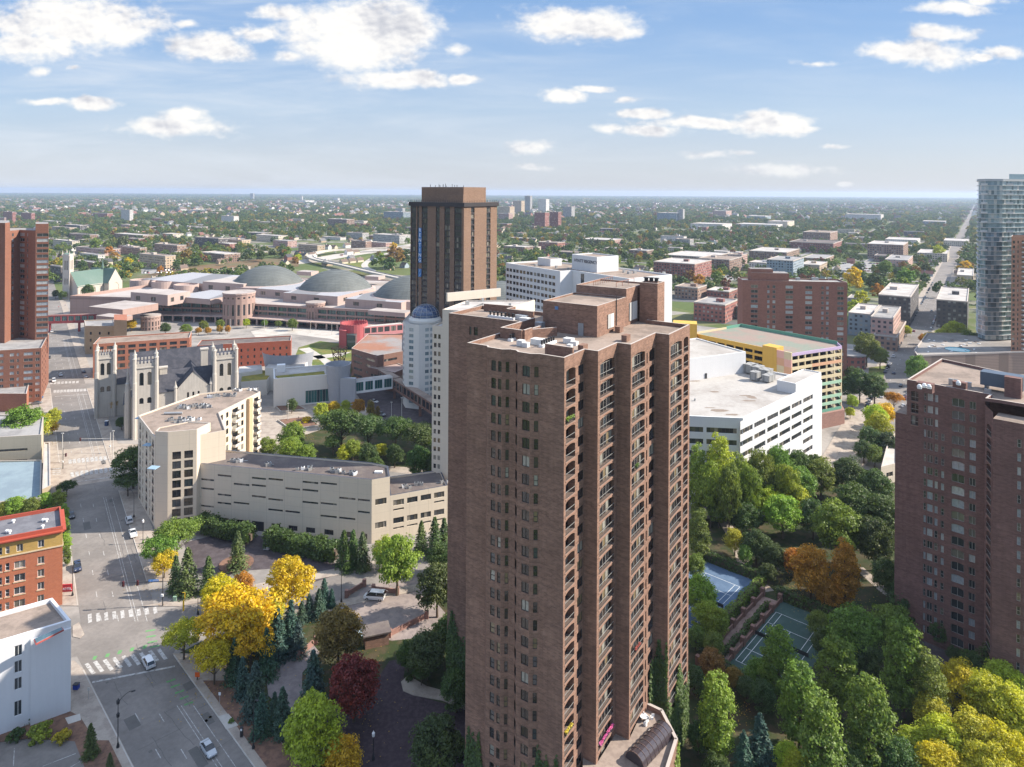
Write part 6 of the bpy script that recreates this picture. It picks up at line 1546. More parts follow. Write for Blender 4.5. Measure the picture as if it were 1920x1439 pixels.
    q = f(636, 338); mb = MB(); mb.lathe((*q, 0), [(4.4, 0), (5.0, 9), (6.2, 19.5), (5.8, 19.5), (5.4, 17)], 24); mb.build('zinc_drum', ZN, r)
    q = f(656, 334); mb = MB(); mb.prism([(q[0] - 4, q[1] - 1), (q[0] + 3.6, q[1] - 1.5), (q[0] + 3.6, q[1] + .5), (q[0] - 4, q[1] + 2)], 0, 13.6); mb.build('zinc_fin', ZN, r)
    s = thing('lattice_mast', 'rusty lattice frame standing up behind the zinc drum of the museum', 'sculpture', (*f(638, 345), 0))
    q = f(638, 350); mb = MB(); rr_ = random.Random(5); pts = []
    for i in range(4):
        a = i * 1.57 + .4
        for k in range(5): pts.append((q[0] + (1.4 + k * .65) * math.cos(a), q[1] + (1.4 + k * .65) * math.sin(a), 12 + k * 3.2))
    for i in range(4):
        for k in range(4):
            a = pts[i * 5 + k]; mb.tube(a, pts[i * 5 + k + 1], .2, 5); mb.tube(a, pts[((i + 1) % 4) * 5 + k + 1], .13, 4); mb.tube(pts[i * 5 + k + 1], pts[((i + 1) % 4) * 5 + k + 1], .15, 4); mb.tube(pts[i * 5 + k + 1], pts[((i + 1) % 4) * 5 + k], .13, 4)
    mb.tube((q[0], q[1], 0), (q[0], q[1], 14), 1.0, 8); mb.build('frame', plain('rusty_steel', (0.17, 0.10, 0.06), .8, .2), s)
    # raised planters in the plaza
    for k, (a, b, c, d_) in enumerate((((520, 790), (575, 784), (600, 800), (545, 808)), ((586, 768), (640, 764), (655, 778), (600, 782)), ((515, 764), (560, 762), (575, 770), (525, 774)))):
        P_ = ccw(PX(a, b, c, d_)); t_ = thing('raised_planter', ['low stone planter with yellow shrubs beside the tall conifer of the plaza', 'low stone planter under the yellow plaza trees', 'low stone planter by the museum glass wall'][k], 'planter', (*P_[0], 0))
        mb = MB(); mb.prism(P_, 0, .7); mb.build('rim', CONCW, t_); mb = MB(); mb.prism(inset(P_, .5), .7, .78); mb.build('soil', MULCH, t_)
plaza()

def tennis():
    e = (-.67, -.742); c = (-.742, .67)
    LN = plain('court_line', (0.6, .62, .62), .8, .1)
    def court(P, Ln, Wd, m, lab):
        # P = far near-side corner, Ln along e, Wd along c
        r = thing('tennis_court', lab, 'tennis court', (*P, 0))
        q = lambda u, v: off(off(P, e, u), c, v)
        mb = MB(); mb.q([(*q(0, 0), .07), (*q(0, Wd), .07), (*q(Ln, Wd), .07), (*q(Ln, 0), .07)]); mb.build('surface', m, r)
        mb = MB(); x0, x1, y0, y1 = 5.5, 5.5 + 23.8, 2.6, 2.6 + 10.97
        def ln(a, b, c_, d_, w=.055):
            if abs(a - c_) < 1e-3: pts = [q(a - w, b), q(a + w, b), q(a + w, d_), q(a - w, d_)]
            else: pts = [q(a, b - w), q(c_, b - w), q(c_, b + w), q(a, b + w)]
            mb.q([(*p, .078) for p in pts])
        for v in (y0, y0 + 1.37, y1 - 1.37, y1): ln(x0, v, x1, v)
        for u in (x0, x1, x0 + 5.5, x1 - 5.5): ln(u, y0, u, y1)
        ln(x0 + 5.5, (y0 + y1) / 2, x1 - 5.5, (y0 + y1) / 2)
        mb.build('line_marking', LN, r)
        mb = MB(); xm = (x0 + x1) / 2; a, b = q(xm, y0 - .8), q(xm, y1 + .8)
        mb.q([(*a, .1), (*b, .1), (*b, 1.0), (*a, 1.0)]); mb.tube((*a, 0), (*a, 1.1), .06, 6); mb.tube((*b, 0), (*b, 1.1), .06, 6); mb.build('net', DARKMET, r)
        return q
    q1 = court((66.9, 184.2), 34, 16, spotted('court_blue', (0.08, 0.125, 0.195), (0.10, 0.15, 0.225), .3, .15), 'blue tennis court with white lines inside clipped hedges')
    q2 = court((80.5, 166.0), 34, 15, spotted('court_green', (0.05, 0.085, 0.075), (0.062, 0.10, 0.09), .3, .15), 'dark green tennis court half hidden under the trees')
    # brick garden walls between the courts
    for k, (a, b) in enumerate((((66.0, 178.2), (42, 152)), ((69.5, 175.5), (46.5, 150)))):
        t_ = thing('garden_wall', ['low brick wall with square piers beside the blue court hedge', 'low brick wall with square piers beside the dark green court'][k], 'wall', (*a, 0))
        d = unitv(a, b); L = dist2(a, b); n = (-d[1] * .3, d[0] * .3); mb = MB(); mb.prism(ccw([a, b, off(b, n, 1), off(a, n, 1)]), 0, 1.1); mb.build('wall', MATS['umber_brick'], t_)
        for j in range(7): mb = MB(); p = off(a, d, L * j / 6); mb.box((*p, 0), (1.0, 1.0, 2.0), math.atan2(d[1], d[0])); mb.build('pier', MATS['umber_brick'], t_)
    sheet('court_path', [(65.6, 178.0), (69.2, 175.4), (46.0, 150.4), (42.2, 152.4)], .06, PINKW)
    return q1, q2
Q1, Q2 = tennis()

# guard house and gate of the entrance court
def gatehouse():
    p = G(705, 1205); r = thing('gate_house', 'small dark brick gate house with a pale flat roof between drive and yard', 'hut', (p.x, p.y, 0))
    mb = MB(); mb.box((p.x, p.y, 0), (5.4, 3.6, 2.9), .35); mb.build('wall', BR, r); mb = MB(); mb.box((p.x, p.y, 2.92), (6.4, 4.4, .3), .35); mb.build('roof', GRAVEL_D, r)
    mb = MB(); mb.box((p.x - 2.9, p.y - 1, 3.0), (3.2, 2.8, .12), .35); mb.build('glass_roof', GL_BLUE, r)
    mb = MB(); mb.box((p.x - .2, p.y - 1.86, .9), (2.2, .1, 1.2), .35); mb.build('window', GL_DARK, r)
    for k, (a, b) in enumerate((((650, 1120), (683, 1100)), ((700, 1110), (745, 1115)), ((560, 1235), (592, 1208)), ((730, 1195), (800, 1160)))):
        a, b = G2(*a), G2(*b); t_ = thing('garden_wall', ['low brick wall at the street side of the white van', 'low brick wall behind the white van', 'low brick wall along the curved drive', 'low brick wall below the dark trees at the yard corner'][k], 'wall', (*a, 0))
        d = unitv(a, b); n = (-d[1] * .35, d[0] * .35); mb = MB(); mb.prism(ccw([a, b, off(b, n, 1), off(a, n, 1)]), 0, 1.3); mb.build('wall', MATS['carpark_brick'], t_); mb = MB(); mb.box((*a, 0), (.9, .9, 1.9)); mb.box((*b, 0), (.9, .9, 1.9)); mb.build('pier', MATS['carpark_brick'], t_)
gatehouse()

# ------------------------------------------------------------------ far buildings
FARAUTO = []
NOGO = []   # (x, y, r): places where the far trees may not stand
FM = {k: winwall('far_' + k, c, (0.05, 0.055, 0.065), 3.4, 3.2, .5, .5) for k, c in dict(red=(0.25, 0.10, 0.08), brown=(0.24, 0.155, 0.115), tan=(0.42, 0.32, 0.22), white=(0.60, 0.57, 0.54), grey=(0.33, 0.32, 0.31), pink=(0.42, 0.27, 0.23), blue=(0.22, 0.27, 0.31), dark=(0.09, 0.08, 0.08), cream=(0.50, 0.44, 0.35)).items()}
FR_ = {'pale': ROOFW, 'grey': ROOFG, 'dark': GRAVEL_D, 'tan': GRAVEL}
def fbox(x0, x1, yt, yb, mat, roof='pale', name='far_block', label=None, group=None, split=.7, cat='building', pent=True, dep=None):
    c = G(x0 + split * (x1 - x0), yb); C_ = (c.x, c.y); y = c.y; zt = max(3.5, H - (yt + 1.0 - EYE - (x0 - 960) * .0052) * y / FPX)
    L1 = -hitU(C_, (-BX[0], -BX[1]), x0) if False else abs(hitU(C_, BX, x0)); L2 = abs(hitU(C_, AX, x1)); L2 = min(L2, 90)
    if dep: L2 = dep
    A = off(C_, BX, -L1); B = off(C_, AX, L2); D2 = off(A, AX, L2); P_ = [A, C_, B, D2]
    r = thing(name, label, cat, (*A, 0), group=group)
    mb = MB(); mb.prism(P_, 0, zt, 0, cap=False); mb.build('wall', FM[mat], r)
    mb = MB(); rm = FR_[roof]; mb.q([(p[0], p[1], zt) for p in P_], 0); q = inset(P_, -.15); qi = inset(P_, .5)
    for i in range(4):
        a, b, e, g_ = q[i], q[(i + 1) % 4], qi[(i + 1) % 4], qi[i]
        mb.q([(a[0], a[1], zt - .3), (b[0], b[1], zt - .3), (b[0], b[1], zt + .7), (a[0], a[1], zt + .7)], 1); mb.q([(a[0], a[1], zt + .7), (b[0], b[1], zt + .7), (e[0], e[1], zt + .7), (g_[0], g_[1], zt + .7)], 1); mb.q([(e[0], e[1], zt), (g_[0], g_[1], zt), (g_[0], g_[1], zt + .7), (e[0], e[1], zt + .7)], 1)
    ro = mb.build('roof', [rm, COPING], r)
    if pent and L1 > 12 and L2 > 8:
        k = random.random(); m = off(off(A, BX, L1 * (.25 + .5 * k)), AX, L2 * .5); mb = MB(); mb.box((*m, zt), (min(6, L1 * .25), min(5, L2 * .3), 2.6), math.atan2(BX[1], BX[0])); mb.build('roof_house', FM[mat] if k > .5 else COPING, r)
    ctr = off(off(A, BX, L1 / 2), AX, L2 / 2); NOGO.append((*ctr, math.hypot(L1, L2) / 2 * .8 + 3))
    for k in range(int(max(L1, L2) / 25)):
        pass
    return r
FAR = [
 (6, 30, 397, 420, 'red', 'tan', 'broad brick block far beyond the red high-rise'), (40, 66, 399, 417, 'red', 'tan', 'second brick block far beyond the red high-rise'), (0, 12, 408, 424, 'pink', 'pale', 'low pink block at the photo edge above the red high-rise'),
 (227, 250, 393, 416, 'white', 'pale', 'slim pale tower block standing alone among far trees'), (415, 448, 405, 422, 'white', 'pale', 'white stepped office block among far trees beyond the green spire'), (175, 212, 400, 410, 'red', 'dark', 'dark red school block beside the far brown spire'),
 (366, 428, 447, 467, 'dark', 'dark', 'long almost black block above the freeway'), (414, 470, 450, 466, 'tan', 'tan', 'tan block joined to the long black one'), (230, 276, 465, 480, 'brown', 'tan', 'brown block behind the yellow brick school'), (262, 330, 480, 506, 'tan', 'tan', 'yellow brick school with rows of windows beyond the pink halls'),
 (222, 262, 462, 478, 'pink', 'pale', 'pale roofed block beside the brown one above the school'), (100, 150, 452, 470, 'cream', 'pale', 'cream block with pale roof behind the gothic church tower'), (130, 185, 440, 452, 'brown', 'dark', 'low brown row above the gothic church'), (215, 290, 441, 455, 'brown', 'pale', 'brown row with pale roof above the yellow school'), (95, 122, 500, 530, 'dark', 'dark', 'dark block right of the red high-rise below the gothic tower'), (142, 188, 492, 505, 'brown', 'grey', 'brown shed roofed block behind the gothic church'), (150, 198, 478, 492, 'white', 'grey', 'white shed with grey roof behind the gothic church'),
 (290, 350, 460, 478, 'brown', 'tan', 'long brown block between school and freeway'), (615, 665, 411, 428, 'brown', 'pale', 'broad brown and tan hospital block beyond the freeway'), (663, 690, 414, 424, 'cream', 'pale', 'cream annex beside the brown hospital block'), (659, 697, 452, 469, 'brown', 'dark', 'brown brick block just above the freeway bend'), (696, 735, 455, 468, 'pink', 'grey', 'low pink row right above the freeway bend'), (700, 770, 441, 458, 'grey', 'pale', 'long grey apartment row beside the tan tower'), (735, 765, 440, 457, 'cream', 'pale', 'cream end block of the grey apartment row'), (650, 692, 437, 450, 'grey', 'dark', 'dark gabled terrace beyond the freeway bend'),
 (720, 771, 397, 414, 'blue', 'grey', 'bluish slab block touching the tan tower'), (742, 760, 390, 400, 'grey', 'pale', 'grey top storey block behind the bluish slab'), (533, 590, 375, 382, 'white', 'pale', 'long white mill on the far plain'), (563, 568, 367, 381, 'white', 'pale', 'white mill tower on the far plain'), (625, 637, 371, 378, 'white', 'pale', 'small white silo block on the far plain'), (469, 477, 362, 375, 'grey', 'pale', 'lone slim grey tower near the horizon'), (350, 420, 394, 399, 'white', 'pale', 'long low white roof far away'), (395, 410, 398, 404, 'pink', 'pale', 'small pink block far away'),
 (984, 998, 367, 400, 'grey', 'grey', 'tallest grey tower of the far cluster'), (1009, 1030, 373, 400, 'white', 'grey', 'pale tower of the far cluster beside the tallest one'), (962, 984, 376, 402, 'tan', 'pale', 'tan block left in the far tower cluster'), (934, 965, 387, 410, 'tan', 'pale', 'broad tan block beside the tan tower'), (935, 962, 400, 416, 'pink', 'pale', 'pink row in front of the far cluster'), (1002, 1030, 398, 432, 'red', 'grey', 'dark red slab, first of the far twin slabs'), (1031, 1053, 397, 430, 'red', 'grey', 'dark red slab, second of the far twin slabs'), (1056, 1078, 387, 412, 'grey', 'pale', 'square grey block right of the twin slabs'),
 (1232, 1284, 399, 417, 'blue', 'grey', 'bluish hospital with a square tower'), (1272, 1284, 392, 417, 'grey', 'grey', 'square tower of the bluish hospital'), (1336, 1372, 395, 408, 'pink', 'grey', 'pink block behind the long white museum'), (1295, 1380, 420, 432, 'white', 'pale', 'long white museum with columns'), (1380, 1488, 421, 432, 'white', 'pale', 'long white wing of the far museum'), (1440, 1492, 415, 430, 'cream', 'pale', 'stepped cream wing at the museum end'), (1400, 1450, 405, 413, 'blue', 'pale', 'flat bluish block behind the museum'),
 (1506, 1578, 436, 459, 'brown', 'tan', 'big brown brick school above the parking lot'), (1480, 1598, 456, 476, 'red', 'dark', 'very long dark red block below the brown school'), (1627, 1722, 459, 488, 'brown', 'pale', 'large brown apartment block with pale roof near the avenue'), (1585, 1680, 402, 416, 'white', 'pale', 'white roofed halls far up the plain'), (1660, 1720, 488, 505, 'pink', 'grey', 'pink stone church hall near the far avenue'), (1720, 1800, 476, 492, 'cream', 'pale', 'pale low block beyond the far avenue trees'),
 (1405, 1450, 493, 510, 'white', 'pale', 'white storey block left of the blue glazed block'), (1438, 1508, 489, 524, 'blue', 'grey', 'blue glazed block behind the brick slab'), (1500, 1552, 497, 516, 'tan', 'pale', 'orange and blue shop block beside the blue glazed block'), (1405, 1505, 473, 490, 'brown', 'pale', 'brown row with white roof behind the blue glazed block'), (1505, 1565, 485, 497, 'brown', 'grey', 'low brown row beside the parking lot'),
 (1226, 1335, 495, 528, 'red', 'pale', 'dark red apartment row behind the white hotel'), (1310, 1392, 487, 515, 'brown', 'tan', 'brown apartment row behind the dark red one'), (1245, 1370, 482, 495, 'brown', 'pale', 'brown row with white roof beyond the dark red apartments'), (1365, 1402, 478, 498, 'pink', 'tan', 'pink end house of the brown row'), (1266, 1326, 540, 563, 'brown', 'tan', 'two storey brown block beside the white hotel'), (1326, 1384, 547, 564, 'red', 'pale', 'low red block with pale roof beside the slab tower'), (1302, 1384, 572, 607, 'red', 'grey', 'curved red brick apartments before the striped car park'), (1382, 1402, 575, 600, 'dark', 'pale', 'small dark block between curved apartments and slab tower'),
 (1592, 1650, 590, 632, 'blue', 'pale', 'bluish grey flats beside the avenue lawn'), (1634, 1690, 598, 655, 'pink', 'grey', 'salmon brick corner flats on the avenue'), (1648, 1732, 557, 612, 'dark', 'pale', 'dark brick flats with white roof on the avenue'), (1590, 1618, 560, 585, 'grey', 'grey', 'small grey block behind the bluish flats'), (1757, 1838, 566, 620, 'dark', 'pale', 'dark brick flats across the avenue beside the glass tower'), (1795, 1838, 517, 535, 'tan', 'pale', 'tan low house beyond the dark flats'), (1640, 1682, 480, 492, 'brown', 'dark', 'small brown block in front of the large apartment block'), (1640, 1700, 632, 660, 'brown', 'tan', 'brown shops at the foot of the salmon flats'),
 (1660, 1745, 450, 462, 'white', 'pale', 'white long low roof beyond the large brown block'), (945, 1000, 463, 478, 'brown', 'pale', 'brown row between tan tower and white hotel'), (1010, 1060, 455, 470, 'red', 'tan', 'red row above the white hotel roof'), (1180, 1226, 470, 487, 'brown', 'grey', 'brown row above the hotel lettering'), (1090, 1170, 450, 462, 'pink', 'pale', 'pink row beyond the hotel roof house'),
 (480, 540, 442, 455, 'cream', 'pale', 'cream row above the freeway'), (560, 610, 460, 474, 'tan', 'tan', 'tan house row above the freeway bend'), (1770, 1836, 452, 463, 'cream', 'pale', 'pale block by the far avenue end'), (1730, 1790, 415, 424, 'blue', 'pale', 'bluish hall far up the plain'),
]
for i, q in enumerate(FAR):
    fbox(*q[:6], name='far_block' if 'tower' not in q[6] else 'far_tower', label=q[6], pent=(q[3] - q[2]) > 14)
# random flat roofed blocks, grid aligned
cols_ = ['red', 'brown', 'tan', 'white', 'grey', 'pink', 'cream', 'dark', 'brown', 'red']; r9 = random.Random(11); taken = [(a, b, c) for a, b, c in NOGO]; nb = 0
SITES = [(430 + 120, 1100)]
def clear_of(x, y, rad, extra=0):
    if abs((x * SR.n[0] + y * SR.n[1]) - SR.c) < 14 + rad + extra: return False
    for a, b, c in taken:
        if (x - a) ** 2 + (y - b) ** 2 < (c + rad) ** 2: return False
    return True
while nb < 235:
    px_ = r9.uniform(80, 1830); py_ = 372 + 125 * (r9.random() ** 1.3)
    c = G(px_, py_ + (px_ - 960) * .0052)
    if 560 < px_ < 780 and 455 < py_ < 530: continue
    if c.y < 800 and (px_ < 240 or px_ > 560) and px_ < 780: continue
    if c.y < 770 and px_ < 780: continue
    if 1226 < px_ < 1836 and c.y < 750: continue
    if not clear_of(c.x, c.y, 18): continue
    w_ = r9.uniform(18, 70); wp = w_ * FPX / c.y; h_ = r9.choice((6, 7, 9, 11, 13)); hp = h_ * FPX / c.y; m = r9.choice(cols_)
    yb = py_ + (px_ - 960) * .0052
    bl_ = fbox(px_ - wp / 2, px_ + wp / 2, yb - hp, yb, m, r9.choice(('pale', 'pale', 'grey', 'dark', 'tan')), 'flat_roofed_block', f'', 'flat roofed blocks in the far neighbourhoods', dep=r9.uniform(14, 26), pent=False)
    FARAUTO.append((bl_, f'small {m} flat roofed block')); taken.append(NOGO[-1]); nb += 1
# spires and masts far away
def spire(px_, yt, yb, col, label, r=5):
    p = G(px_, yb); zt = H - (yt - EYE - (px_ - 960) * .0052) * p.y / FPX; t_ = thing('church_spire', label, 'church', (p.x, p.y, 0)); mb = MB(); mb.box((p.x, p.y, 0), (r * 1.5, r * 1.5, zt * .45), .6); mb.build('tower', FM['brown'], t_)
    mb = MB(); mb.lathe((p.x, p.y, zt * .45), [(r * .95, 0), (r * .5, zt * .25), (0, zt * .55)], 8); mb.build('spire', col, t_)
    mb = MB(); gable(mb, (p.x + 4, p.y), BX, AX, 24, 14, zt * .22, zt * .36); mb.build('nave', [FM['brown'], FR_['grey']], t_); NOGO.append((p.x + 12, p.y, 16))
spire(365, 406, 428, MATS['green_copper'], 'small church with a pale green spire among far trees', 3.5); spire(169, 388, 408, DARKMET, 'far church with a dark pointed spire'); spire(444, 373, 386, DARKMET, 'tiny dark spire near the horizon', 8); spire(1088, 408, 428, MATS['green_copper'], 'far church with a green spire beside the twin slabs', 4)
for px_, yt, yb in ((87, 377, 400), (612, 433, 447)):
    p = G(px_, yb); zt = H - (yt - EYE - (px_ - 960) * .0052) * p.y / FPX; mb = MB(); mb.tube((p.x, p.y, 0), (p.x, p.y, zt), 1.0, 6, r2=.3); tag(mb.build('radio_mast', ALU), 'thin pale radio mast far away above the gothic church' if px_ < 100 else 'thin mast among far roofs above the domes', 'mast')
# round brick hall by the avenue
p = G(1606, 695); t_ = thing('round_brick_hall', 'low round brick hall with a grey roof beside the avenue lawn', 'building', (p.x, p.y, 0)); r_ = 30 * p.y / FPX
mb = MB(); mb.lathe((p.x, p.y + r_, 0), [(r_, 0), (r_, 8)], 32); mb.build('wall', FM['red'], t_); mb = MB(); mb.lathe((p.x, p.y + r_, 0), [(r_ + .6, 7.8), (r_ + .6, 8.6), (0, 9.6)], 32); mb.build('roof', ROOFG, t_)
# retaining ramp with parked cars beside the near tower
p = G(1655, 845)
simple('concrete_deck', 'small concrete parking deck beside the shaded brick tower', 'building', [G2(1652, 880, 6), G2(1684, 872, 6), G2(1684, 815, 6), G2(1668, 820, 6)], 6, CREAM, CONCW, [(2.5, 1.6)], 5, 3.6, 'far', .8)
# freeway noise wall, white piers
t_ = thing('freeway_wall', 'long white panelled wall beyond the pink halls', 'wall', (*G2(300, 520), 0)); a, b = G2(285, 527), G2(470, 506); d = unitv(a, b); L = dist2(a, b)
for k in range(24):
    mb = MB(); p = off(a, d, L * k / 24); q = off(a, d, L * (k + .93) / 24); n = (-d[1] * .5, d[0] * .5); mb.prism([p, q, off(q, n, 1), off(p, n, 1)], 0, 4.6); mb.box((*p, 0), (1.5, 1.5, 5.6)); mb.build('wall_panel', COPING, t_)
# ------------------------------------------------------------------ trees
def leaf_mat(name, second=None, trans=0.42, far=False):
    m = bpy.data.materials.new(name); m.use_nodes = True; t = NT(m.node_tree); t.n.clear()
    out = t.new('ShaderNodeOutputMaterial'); oi = t.new('ShaderNodeObjectInfo'); g = t.new('ShaderNodeNewGeometry')
    if far:
        base = t.ramp(oi.outputs['Random'], [(0, (0.080, 0.135, 0.030)), (.22, (0.112, 0.165, 0.034)), (.42, (0.058, 0.100, 0.032)), (.6, (0.13, 0.175, 0.038)), (.74, (0.163, 0.170, 0.035)), (.84, (0.311, 0.252, 0.031)), (.89, (0.222, 0.126, 0.031)), (.92, (0.067, 0.096, 0.035)), (.975, (0.163, 0.067, 0.035))], const=True)
    else: base = oi.outputs['Color']
    # two tones: part of each crown has turned or is sun bleached
    P = g.outputs['Position']; n = t.noise(P, 0.22, 4, 0.6)
    sp = t.new('ShaderNodeSeparateColor'); t.put(sp, 0, base)
    cb = t.new('ShaderNodeCombineColor'); t.put(cb, 0, t.m('MULTIPLY', sp.outputs[0], 1.28)); t.put(cb, 1, t.m('MULTIPLY', sp.outputs[1], 1.18)); t.put(cb, 2, t.m('MULTIPLY', sp.outputs[2], .8))
    c = t.mix(t.step(n, .45, .68), base, cb.outputs[0])
    f = t.m('MULTIPLY_ADD', g.outputs['Random Per Island'], 0.75, 0.62)
    c = scaled(t, c, f)
    df = t.new('ShaderNodeBsdfDiffuse'); tr = t.new('ShaderNodeBsdfTranslucent'); gl = t.new('ShaderNodeBsdfGlossy'); gl.inputs['Roughness'].default_value = .55
    t.put(df, 0, c); t.put(tr, 0, scaled(t, c, 1.15))
    mx = t.new('ShaderNodeMixShader'); mx.inputs[0].default_value = trans; t.l.new(df.outputs[0], mx.inputs[1]); t.l.new(tr.outputs[0], mx.inputs[2])
    m2 = t.new('ShaderNodeMixShader'); m2.inputs[0].default_value = .03; t.l.new(mx.outputs[0], m2.inputs[1]); t.l.new(gl.outputs[0], m2.inputs[2])
    t.l.new(m2.outputs[0], out.inputs[0]); return m
LEAF = leaf_mat('leaf'); NEEDLE = leaf_mat('needle', trans=.12); LEAF_FAR = leaf_mat('far_leaf', far=True, trans=.25)
BARK = plain('bark', (0.10, 0.075, 0.055), .95, .3, 1.0)
def quads_mesh(name, C, N, sz, mat, r, jit=.55, aspect=.7, droop=0.0):
    """leaf clumps: one small quad per centre, facing roughly along N"""
    n = len(C); N = N + r.normal(0, jit, (n, 3)); N /= np.linalg.norm(N, axis=1)[:, None] + 1e-9
    a = np.cross(N, r.normal(0, 1, (n, 3))); a /= np.linalg.norm(a, axis=1)[:, None] + 1e-9; b = np.cross(N, a)
    s = sz * r.uniform(.6, 1.35, (n, 1)); a = a * s; b = b * s * aspect
    k = r.uniform(.5, 1.0, (n, 1))
    V = np.stack([C - a * .9 - b * .3, C + b * -.9 + a * .1, C + a * k + b * .2, C + b * .9 - a * .2], 1).reshape(-1, 3)
    me = bpy.data.meshes.new(name); me.vertices.add(4 * n); me.vertices.foreach_set('co', V.astype(np.float32).ravel())
    me.loops.add(4 * n); me.loops.foreach_set('vertex_index', np.arange(4 * n, dtype=np.int32)); me.polygons.add(n); me.polygons.foreach_set('loop_start', np.arange(0, 4 * n, 4, dtype=np.int32)); me.polygons.foreach_set('loop_total', np.full(n, 4, dtype=np.int32))
    me.update(); me.validate(); me.materials.append(mat); return me
def sph(r, n):
    v = r.normal(0, 1, (n, 3)); return v / np.linalg.norm(v, axis=1)[:, None]
def crown_deciduous(seed, nlobe=34, per=150, sz=.30, R0=5.0, Hc=9.5, z0=2.6, shape='round', mat=None):
    """crown of many lobes spread over an uneven dome; unit radius R0 metres"""
    r = np.random.default_rng(seed); C = []; N = []
    for i in range(nlobe):
        t = (i + .5) / nlobe
        if shape == 'round': rad = math.sin(math.acos(1 - 1.75 * t)) if 1 - 1.75 * t > -1 else .4; zz = 1 - 1.75 * t; rr_ = R0 * .74 * rad; zc = z0 + Hc * (.42 + .40 * zz)
        elif shape == 'tall': zz = 1 - t; rr_ = R0 * .70 * math.sin(math.pi * (0.12 + .80 * t)) ** .8 * (0.75 + .25 * t); zc = z0 + Hc * .9 * zz
        else: zz = 1 - 1.3 * t; rr_ = R0 * .85 * math.sqrt(max(0.05, 1 - zz * zz)); zc = z0 + Hc * (.52 + .28 * zz)
        a = i * 2.39996 + r.normal(0, .25); rr_ *= r.uniform(.78, 1.12); rr_ *= 1 + .12 * math.sin(2 * a + seed) + .08 * math.sin(5 * a + 2 * seed); c = np.array([rr_ * math.cos(a), rr_ * math.sin(a), zc + r.normal(0, .5)])
        lr = R0 * r.choice([r.uniform(.13, .22), r.uniform(.22, .36)]); d = sph(r, per); d[:, 2] = np.where(d[:, 2] < -.35, -d[:, 2], d[:, 2]); q = r.uniform(.6, 1.22, (per, 1))
        C.append(c + d * q * lr * np.array([1, 1, .8])); N.append(d + np.array([0, 0, .25]))
    k = int(nlobe * per * .12); d = sph(r, k); C.append(np.array([0, 0, z0 + Hc * .48]) + d * r.uniform(.2, .95, (k, 1)) * np.array([R0 * .8, R0 * .8, Hc * .42])); N.append(d)
    return quads_mesh('crown', np.concatenate(C), np.concatenate(N), sz, mat or LEAF, r)
def crown_conifer(seed, n=4200, R0=3.7, Hc=12.0, sz=.34, blunt=.0):
    r = np.random.default_rng(seed); C = []; N = []
    lev = 26
    for i in range(lev):
        t = i / lev; z = .8 + Hc * t; rad = R0 * ((1 - t) ** (.72)) * r.uniform(.74, 1.14) + .15; nb = max(5, int(13 * (1 - t) + 5))
        for j in range(nb):
            a = 2 * math.pi * (j + r.random()) / nb; L = rad * r.uniform(.72, 1.12); k = max(4, int(n / lev / nb * (1.6 - t)))
            u = r.uniform(.15, 1, k) ** .7; w = r.normal(0, .16, k) * (1.1 - .6 * u) * rad * .7
            x = np.cos(a) * L * u - np.sin(a) * w; y = np.sin(a) * L * u + np.cos(a) * w; zz = z - .30 * L * u + r.normal(0, .10, k)
            C.append(np.stack([x, y, zz], 1)); N.append(np.stack([np.cos(a) * .5 + 0 * x, np.sin(a) * .5 + 0 * x, np.ones(k)], 1))
    return quads_mesh('crown', np.concatenate(C), np.concatenate(N), sz, NEEDLE, r, jit=.5, aspect=.45)
def trunk_mesh(seed, h=6.0, r0=.32, R0=4.0, conifer=False):
    r = random.Random(seed); mb = MB()
    if conifer: mb.tube((0, 0, 0), (0, 0, h), .25, 7, 0, .05)
    else:
        mb.tube((0, 0, 0), (.05, .03, 2.4), r0, 8, 0, r0 * .78); mb.tube((.05, .03, 2.4), (.15, -.1, h), r0 * .78, 7, 0, r0 * .3)
        for k in range(9):
            a = k * 2.4 + r.random(); z = r.uniform(2.2, h * .8); L = R0 * r.uniform(.55, .85); m = (math.cos(a) * L * .5, math.sin(a) * L * .5, z + L * .45); e = (math.cos(a) * L, math.sin(a) * L, z + L * .75)
            mb.tube((.08, 0, z), m, r0 * .36, 5, 0, r0 * .22); mb.tube(m, e, r0 * .22, 5, 0, r0 * .08)
    return mb.mesh('trunk', BARK)
VAR = {'round': [crown_deciduous(s, 74, 125, .235) for s in (1, 2, 3, 4, 5)], 'tall': [crown_deciduous(s, 80, 110, .22, R0=4.2, Hc=13.5, z0=1.8, shape='tall') for s in (11, 12, 13)],
       'flat': [crown_deciduous(s, 64, 120, .23, R0=5.0, Hc=7.5, z0=3.0, shape='flat') for s in (21, 22)], 'conifer': [crown_conifer(s) for s in (31, 32, 33)], 'bush': [crown_deciduous(41, 16, 130, .22, R0=2.4, Hc=3.6, z0=-.4)]}
VAR['mid'] = [crown_deciduous(s, 20, 60, .62) for s in (51, 52, 53, 54)]; VAR['midconifer'] = [crown_conifer(61, 1100, sz=.6)]
TR = {'round': [trunk_mesh(1), trunk_mesh(2)], 'tall': [trunk_mesh(3, 11, .34, 3.2)], 'flat': [trunk_mesh(4, 6, .3, 4)], 'conifer': [trunk_mesh(5, 12, conifer=True)], 'bush': [trunk_mesh(6, 1.6, .12, 1.2)]}
TR['mid'] = TR['round'][:1]; TR['midconifer'] = TR['conifer']
RADI = {'round': 5.4, 'tall': 4.4, 'flat': 5.8, 'conifer': 3.8, 'bush': 2.6, 'mid': 5.4, 'midconifer': 3.1}
ZMID = {'round': 7.4, 'tall': 8.6, 'flat': 7.0, 'conifer': 6.5, 'bush': 1.5, 'mid': 7.4, 'midconifer': 6.5}
